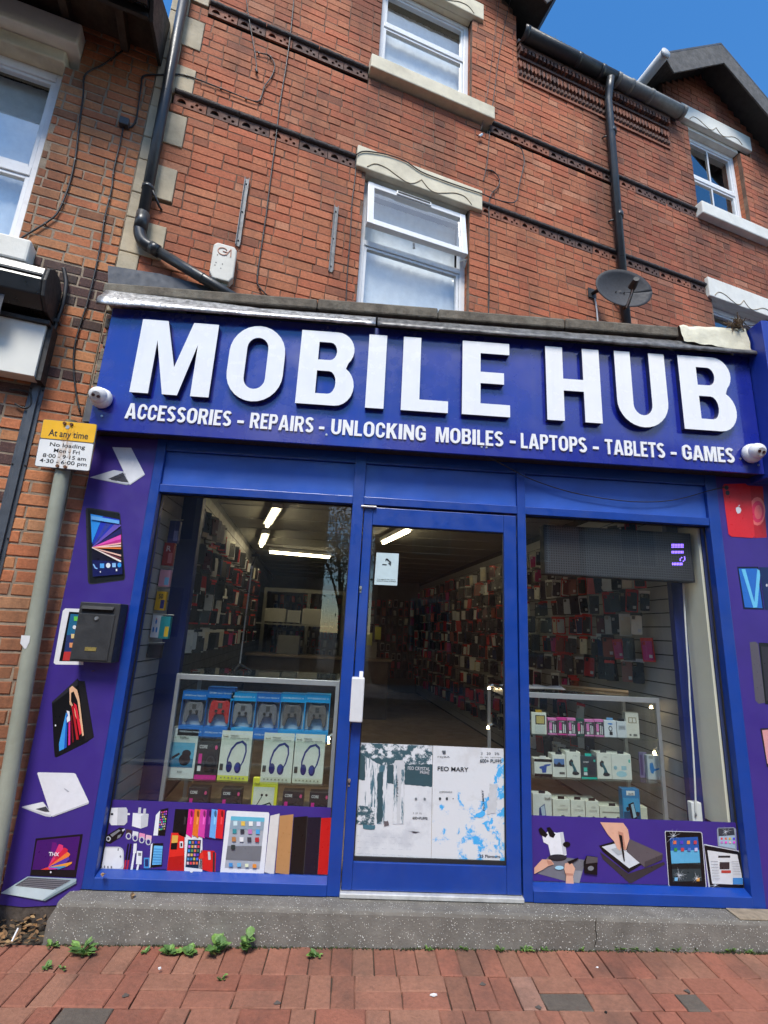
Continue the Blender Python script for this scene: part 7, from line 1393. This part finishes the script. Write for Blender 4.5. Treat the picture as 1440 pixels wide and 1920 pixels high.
for i, (x, y, s) in enumerate(((805, 1783, .03), (870, 1781, .03), (940, 1784, .034), (985, 1784, .036), (1020, 1783, .03), (1090, 1783, .026), (1162, 1782, .034), (1190, 1782, .03), (1235, 1784, .028), (1270, 1784, .034), (1300, 1783, .036), (1370, 1785, .034), (1405, 1788, .03))):
    weed(x, y, 16, s, ('grass tuft', 'mossy tuft')[i % 2] + ' number-free' if False else ['grass tuft just right of the door threshold', 'small tuft below the door\'s right stile', 'tuft below the right mullion', 'fuller tuft just right of the mullion', 'thin tuft right of the fuller one', 'faint tuft left of the step crack', 'tuft just right of the step crack', 'second tuft right of the step crack', 'thin tuft below the console picture', 'tuft below the cracked tablet picture', 'fuller tuft right of the tablet picture', 'tuft near the right end of the step', 'last tuft at the right edge'][i], 40 + i, w=.1)
DRY = [mat('dry_leaf_%d' % i, c, .8, .35, 50, .4, 80) for i, c in enumerate(((.25, .13, .05), (.18, .10, .045), (.32, .2, .09), (.12, .075, .04)))]
def dry(mb, p, s, r):
    a = r.uniform(0, 6.28); u_ = Vector((math.cos(a), math.sin(a), r.uniform(-.3, .5))) * s; v_ = Vector((-math.sin(a), math.cos(a), r.uniform(-.2, .4))) * s * .45; m = r.choice(DRY); c = Vector((0, 0, s * .25))
    mb.poly([p - u_, p - u_ * .3 + v_ + c, p + u_ * .5 + v_ * .8, p + u_], m); mb.poly([p - u_, p + u_, p + u_ * .5 - v_ * .8, p - u_ * .3 - v_ + c * .6], m)
rr = random.Random(12); lt = MB()
for i in range(120):
    x = rr.uniform(-1.74, -1.44); y = rr.uniform(-.16, .06); lt.T = ident; dry(lt, Vector((x, y, ground_z(x) + .008 + abs(rr.gauss(0, .022)) * (1 if y > -.08 else .4))), rr.uniform(.010, .026), rr)
lt.build('leaf_litter', label='drift of brown dead leaves in the corner left of the step', cat='leaf litter', kind='stuff', recalc=False)
MB().box(-1.80, -1.40, .005, .05, -.05, .09, mat('rough_rubble', (.07, .055, .045), .95, .4, 30, 1.0, 40)).build('rubble_footing', label='dark rubble footing under the left purple panel', cat='footing', bevel=.02)
MB().tube([ground_at(22, 1765, .02), ground_at(34, 1740, .06)], .004, UPVC, 6).build('litter_stick', label='thin white litter stick lying among the dead leaves', cat='litter')
for (x, y, z, lbl) in ((248, 1679, .158, 'single brown leaf lying on the step'), (192, 1640, .236, 'brown leaf on the left window sill rail')):
    mb = MB(); p = ground_at(x, y, z + .006); dry(mb, p, .022, rr); dry(mb, p + Vector((.008, 0, .002)), .014, rr); mb.build('dead_leaf', label=lbl, cat='leaf', recalc=False)
p = at(174, 1258, -.006); mb = MB(); dry(mb, p, .012, rr); mb.build('dead_leaf', label='tiny dry leaf stuck below the letterbox', cat='leaf', recalc=False)
for (x, y, lbl) in ((299 * 2 / 2 + 0, 1817, 'white speck of litter below the left window'), (1147, 1793, 'white speck of litter near the step crack'), (1332, 1799, 'white crumpled litter at right'), (813, 1867, 'pale flattened butt in a paver joint'), (1120, 1816, 'small white fleck on the pavers'), (1136, 1900, 'dark fleck of litter on the pavers')):
    p = ground_at(x, y, .008); m = UPVC if 'dark' not in lbl else HOLE; w = .016 if 'butt' in lbl else .007; mb = MB(); mb.prism([p + Vector((-w, 0, 0)), p + Vector((0, -.006, 0)), p + Vector((w, .001, 0)), p + Vector((.002, .006, 0))], (0, 0, .006), m); mb.build('litter', label=lbl, cat='litter', group='specks of litter')
mo = MB(); rm2 = random.Random(8); GM = [mat('joint_moss_%d' % i, c, .95, .4, 60) for i, c in enumerate(((.035, .045, .015), (.06, .09, .025), (.05, .04, .028), (.03, .026, .02)))]
for i in range(2600):
    x = rm2.uniform(-1.4, 2.7); dens = .5 + .5 * mnoise.noise(Vector((x * 3.1, 0, 4))); 
    if rm2.random() > dens + .15: continue
    p = Vector((x, -.134 - abs(rm2.gauss(0, .006)), ground_z(x) - .002)); h = rm2.uniform(.003, .012) * (.6 + dens); w = rm2.uniform(.003, .007); e = p + Vector((rm2.gauss(0, .004), -rm2.random() * .005, h)); m = rm2.choice(GM)
    mo.poly([p - Vector((w, 0, 0)), p + Vector((w, -.002, 0)), e], m)
mo.build('joint_moss', label='thin line of moss and dirt where step meets pavers', cat='moss', kind='stuff', recalc=False)
GUM = mat('old_gum', (.085, .07, .06), .8, .2)
for i, (x, y, lbl) in enumerate(((236, 1862, 'dark gum spot on the pavers at lower left'), (520, 1880, 'dark gum spot on the pavers below the left window'), (905, 1850, 'dark gum spot on the pavers below the door'), (1010, 1895, 'dark gum spot near the bottom edge right of centre'), (1290, 1868, 'dark gum spot on the pavers at lower right'))):
    p = ground_at(x, y, .0); z = ground_z(p.x) + .0035; q = [Vector((p.x + (.013 + .004 * math.sin(k * 2.1 + i)) * math.cos(k * .57), p.y + (.011 + .003 * math.cos(k * 1.7 + i)) * math.sin(k * .57), z)) for k in range(11)]
    MB().prism(q, (0, 0, .0015), GUM).build('gum_spot', label=lbl, cat='gum', group='gum spots on the pavers')
# ------------------------------------------------------------------ other side of the street (seen mirrored in the glass)
def far_house(x0, x1, col, label, seed):
    r = random.Random(seed); h = empty('street_house', ((x0 + x1) / 2, -12.6, 0), label, 'house', 'houses across the street'); m = mat('far_brick_%d' % seed, col, .9, .2, 2, .4, 8)
    MB().box(x0, x1, -20, -12.5, -.1, 7.0, m).build('wall', h)
    MB().prism([(x0, -12.2, 6.9), (x0, -16.2, 10.0), (x0, -20.2, 6.9)], (x1 - x0, 0, 0), SLATE).build('roof', h)
    n = max(1, int((x1 - x0) / 2.4)); w = (x1 - x0) / n
    for i in range(n):
        for z0, z1 in ((1.0, 2.6), (4.0, 5.7)):
            c = x0 + (i + .5) * w; fr = MB(); fr.box(c - .62, c + .62, -12.498, -12.44, z0, z1, mat('far_frame', (.34, .33, .31), .6)).build('window_frame', h)
            MB().box(c - .55, c - .03, -12.438, -12.42, z0 + .07, z1 - .07, mat('far_glass', (.03, .04, .05), .1)).build('pane', h); MB().box(c + .03, c + .55, -12.438, -12.42, z0 + .07, z1 - .07, mat('far_glass', (.03, .04, .05), .1)).build('pane', h)
far_house(-14.5, -7.6, (.30, .13, .08), 'brick house across the street, furthest left', 1); far_house(-7.4, -1.7, (.33, .30, .26), 'pale rendered house across the street, left of the tree', 2); far_house(.6, 7.2, (.28, .11, .07), 'brick house across the street, right of the tree', 3); far_house(7.4, 14.5, (.30, .27, .22), 'pale house across the street, furthest right', 4)
tr_ = empty('street_tree', (-.5, -12.2, -.02), 'leafy tree in the gap between houses across the street', 'tree'); BARK = mat('bark', (.07, .055, .04), .95, .3, 10, .8, 20)
MB().tube([(-.5, -12.2, -.05), (-.47, -12.2, 1.2), (-.55, -12.2, 2.6)], [.16, .12, .07], BARK, 10).build('trunk', tr_)
br = MB(); rt = random.Random(3); tips = []
for i in range(9):
    a = i * .75; e = Vector((-.55 + 1.0 * math.cos(a) * rt.uniform(.5, 1), -12.2 + .8 * math.sin(a), 2.6 + rt.uniform(.6, 2.6))); tips.append(e); br.tube([(-.53, -12.2, 1.6 + i * .1), Vector((-.53, -12.2, 2.4)).lerp(e, .5), e], [.05, .03, .012], BARK, 6)
br.build('limbs', tr_); cr_ = MB(); TL = [mat('tree_leaf_%d' % i, c, .6, .3, 5) for i, c in enumerate(((.045, .09, .025), (.06, .12, .03), (.03, .065, .02)))]
for i in range(2600):
    t = rt.choice(tips); p = t + Vector((rt.gauss(0, .33), rt.gauss(0, .33), rt.gauss(0, .36))); a = Vector((rt.gauss(0, 1), rt.gauss(0, 1), rt.gauss(0, 1))).normalized() * .06; b = a.orthogonal().normalized() * .03
    cr_.poly([p - a, p + b, p + a, p - b], rt.choice(TL))
cr_.build('crown', tr_, recalc=False)
